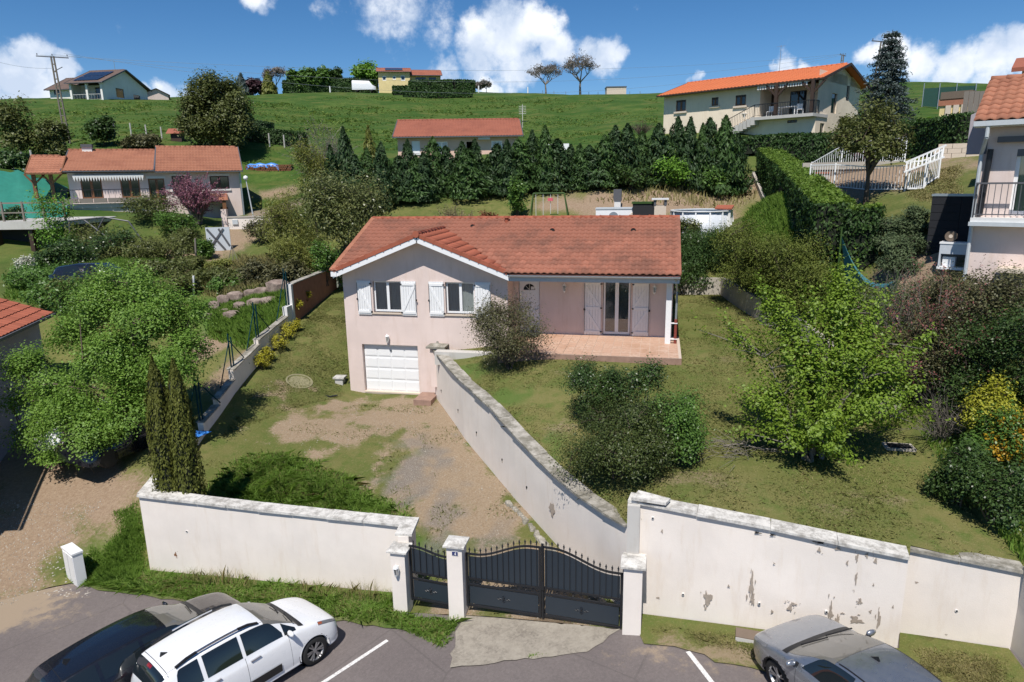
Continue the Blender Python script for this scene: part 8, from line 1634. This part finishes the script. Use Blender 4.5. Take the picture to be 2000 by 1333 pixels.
# dark estate car
ST = [(2.24,.50,.32,.56,.3,.60),(2.18,.72,.22,.68,.4,.73),(2.0,.84,.20,.78,.5,.83),(1.6,.895,.19,.87,.55,.93),(1.25,.90,.19,.92,.58,.99),(1.02,.90,.19,.95,.58,1.08),(.62,.90,.19,.965,.57,1.29),(.22,.90,.19,.97,.565,1.42),(-.3,.90,.19,.98,.57,1.455),(-.9,.90,.19,.99,.57,1.44),(-1.5,.895,.20,1.0,.55,1.39),(-1.95,.88,.22,1.0,.52,1.32),(-2.12,.86,.25,.99,.5,1.17),(-2.22,.80,.28,.9,.5,.96),(-2.26,.66,.34,.68,.4,.72)]
car('black_car', 'black estate car with brown bonnet parked at the left end of the bays', *shift((-10.35, 9.75), (250,1282), (315,1200)), R_(62), .96, ST, dict(wb=2.67, rw=.33, xf=1.33, tr=.77, cowl=1.12, wtop=.25, rtop=-1.98, rbot=-2.19, side=[(.72,-.28,.85,0),(-.36,-1.15,0,0),(-1.22,-1.85,0,.85)], seams=[.8,-.32,-1.2], handles=[-.12,-1.0], handle='black_trim', hl=(2.1,1.65,4.3,5.1), tl=(-2.05,-2.2,3.9,5.0), mirror=.78, ant=-1.55, spokes=5, extra=[lambda t, S, X, pane: pane('bonnet', X(2.2), X(1.2), 5.05, 8., 'paint_brown', mirror=True, n=14, off=.003), lambda t, S, X, pane: plate(t, -2.27, .6, -1), lambda t, S, X, pane: pane('spoiler_seam', X(-1.78), X(-1.795), 6.0, 8., 'black_trim', mirror=True, n=1, off=.002)]), 'paint_black')
# silver hatchback at the right
ST = [(2.22,.50,.32,.56,.3,.60),(2.16,.72,.22,.66,.4,.71),(1.98,.84,.20,.75,.5,.81),(1.6,.895,.19,.84,.55,.92),(1.25,.90,.19,.90,.58,.99),(1.02,.90,.19,.93,.58,1.06),(.55,.90,.19,.945,.57,1.28),(.12,.90,.19,.95,.56,1.41),(-.35,.90,.19,.965,.565,1.45),(-.9,.90,.19,.98,.56,1.41),(-1.45,.895,.20,1.0,.54,1.30),(-1.9,.88,.22,1.01,.52,1.16),(-2.1,.85,.25,.98,.5,1.04),(-2.22,.76,.30,.8,.45,.86),(-2.26,.62,.34,.62,.4,.66)]
car('silver_car', 'silver grey hatchback parked nose towards the flaking wall at lower right', *shift((3.62, 10.85), (1590,1282), (1612,1255), -.1), R_(122), .985, ST, dict(wb=2.65, rw=.33, xf=1.32, tr=.77, cowl=1.14, wtop=.16, rtop=-1.3, rbot=-2.0, side=[(.70,-.30,.9,0),(-.38,-1.05,0,0),(-1.1,-1.6,0,.9)], seams=[.8,-.34,-1.1], handles=[-.14,-.95], handle='paint_silver', hl=(2.06,1.62,4.35,5.1), tl=(-1.95,-2.2,4.,5.1), mirror=.78, ant=-.15, spokes=5, arch='black_trim', extra=[lambda t, S, X, pane: [pane('roof_strip', X(.1), X(-1.3), 6.35, 6.55, 'black_trim', s, n=10, k=1, off=.004) for s in (1, -1)], lambda t, S, X, pane: plate(t, 2.22, .42, 1), lambda t, S, X, pane: pane('front_bumper', X(2.215), X(2.05), 1.3, 2.6, 'black_trim', mirror=True)]), 'paint_silver')
# half hidden cars and the distant van (fewer parts show)
def far_car(label, b, rz, paint, ST, sc=1., nm='parked_car'):
    zg = b[2]; t = thing(nm, label, 'car' if nm == 'parked_car' else 'van', b, rz); t.scale = (sc,)*3; m = MB(); vs = []
    for (x, w, zb, zl, wr, zr) in ST: vs += [(x,-w,zb),(x,-w,zl),(x,-wr,zr-.04),(x,0,zr),(x,wr,zr-.04),(x,w,zl),(x,w,zb)]
    n = len(ST); m.add(vs, [(7*i+j, 7*i+7+j, 7*i+8+j, 7*i+1+j) for i in range(n-1) for j in range(6)]+[tuple(range(7)), tuple(range(7*n-7, 7*n))]); m.build('body', paint, t, True)
    for s in (1, -1):
        for a, b_ in ((.55,-.3),(-.38,-1.3)):
            MB().quad((a,s*.885,1.0),(b_,s*.885,1.0),(b_,s*.68,1.38),(a-.25,s*.68,1.38)).build('side_window', 'car_glass', t)
        for x in (1.3,-1.3): MB().lathe([(.0,-.1),(.32,-.1),(.33,0),(.32,.1),(0,.1)], (x,s*.78,.32), 16, 'y').build('wheel', 'rubber', t)
    MB().quad((1.12,-.62,1.01),(1.12,.62,1.01),(.42,.52,1.42),(.42,-.52,1.42)).build('windscreen', 'car_glass', t); return t
HB = [(2.1,.6,.3,.6,.5,.66),(1.9,.82,.2,.78,.6,.84),(1.1,.88,.2,.95,.65,1.0),(.4,.88,.2,1.0,.6,1.42),(-.8,.88,.2,1.0,.6,1.46),(-1.7,.87,.2,1.0,.56,1.36),(-2.05,.8,.25,.95,.5,1.0),(-2.1,.6,.3,.6,.4,.65)]
far_car('white car half hidden behind the large left tree', G(205, 858), R_(70), 'paint_white', HB)
far_car('dark car behind the trunk of the large left tree', G(255, 880), R_(-105), 'paint_black', HB)
far_car('dark car among the shrubs above the large left tree', G(195, 566), R_(20), 'paint_black', HB)
VN = [(2.1,.7,.3,.8,.6,.9),(1.5,.9,.3,1.1,.7,1.2),(1.0,.9,.3,1.3,.8,1.85),(-2.0,.9,.3,1.3,.85,1.95),(-2.1,.88,.3,1.2,.8,1.8)]
far_car('white van parked by the long crest hedge', A(712, 168)+arr([0,0,.1]), YAW+R_(5), 'paint_white', VN, 1.25, 'white_van')
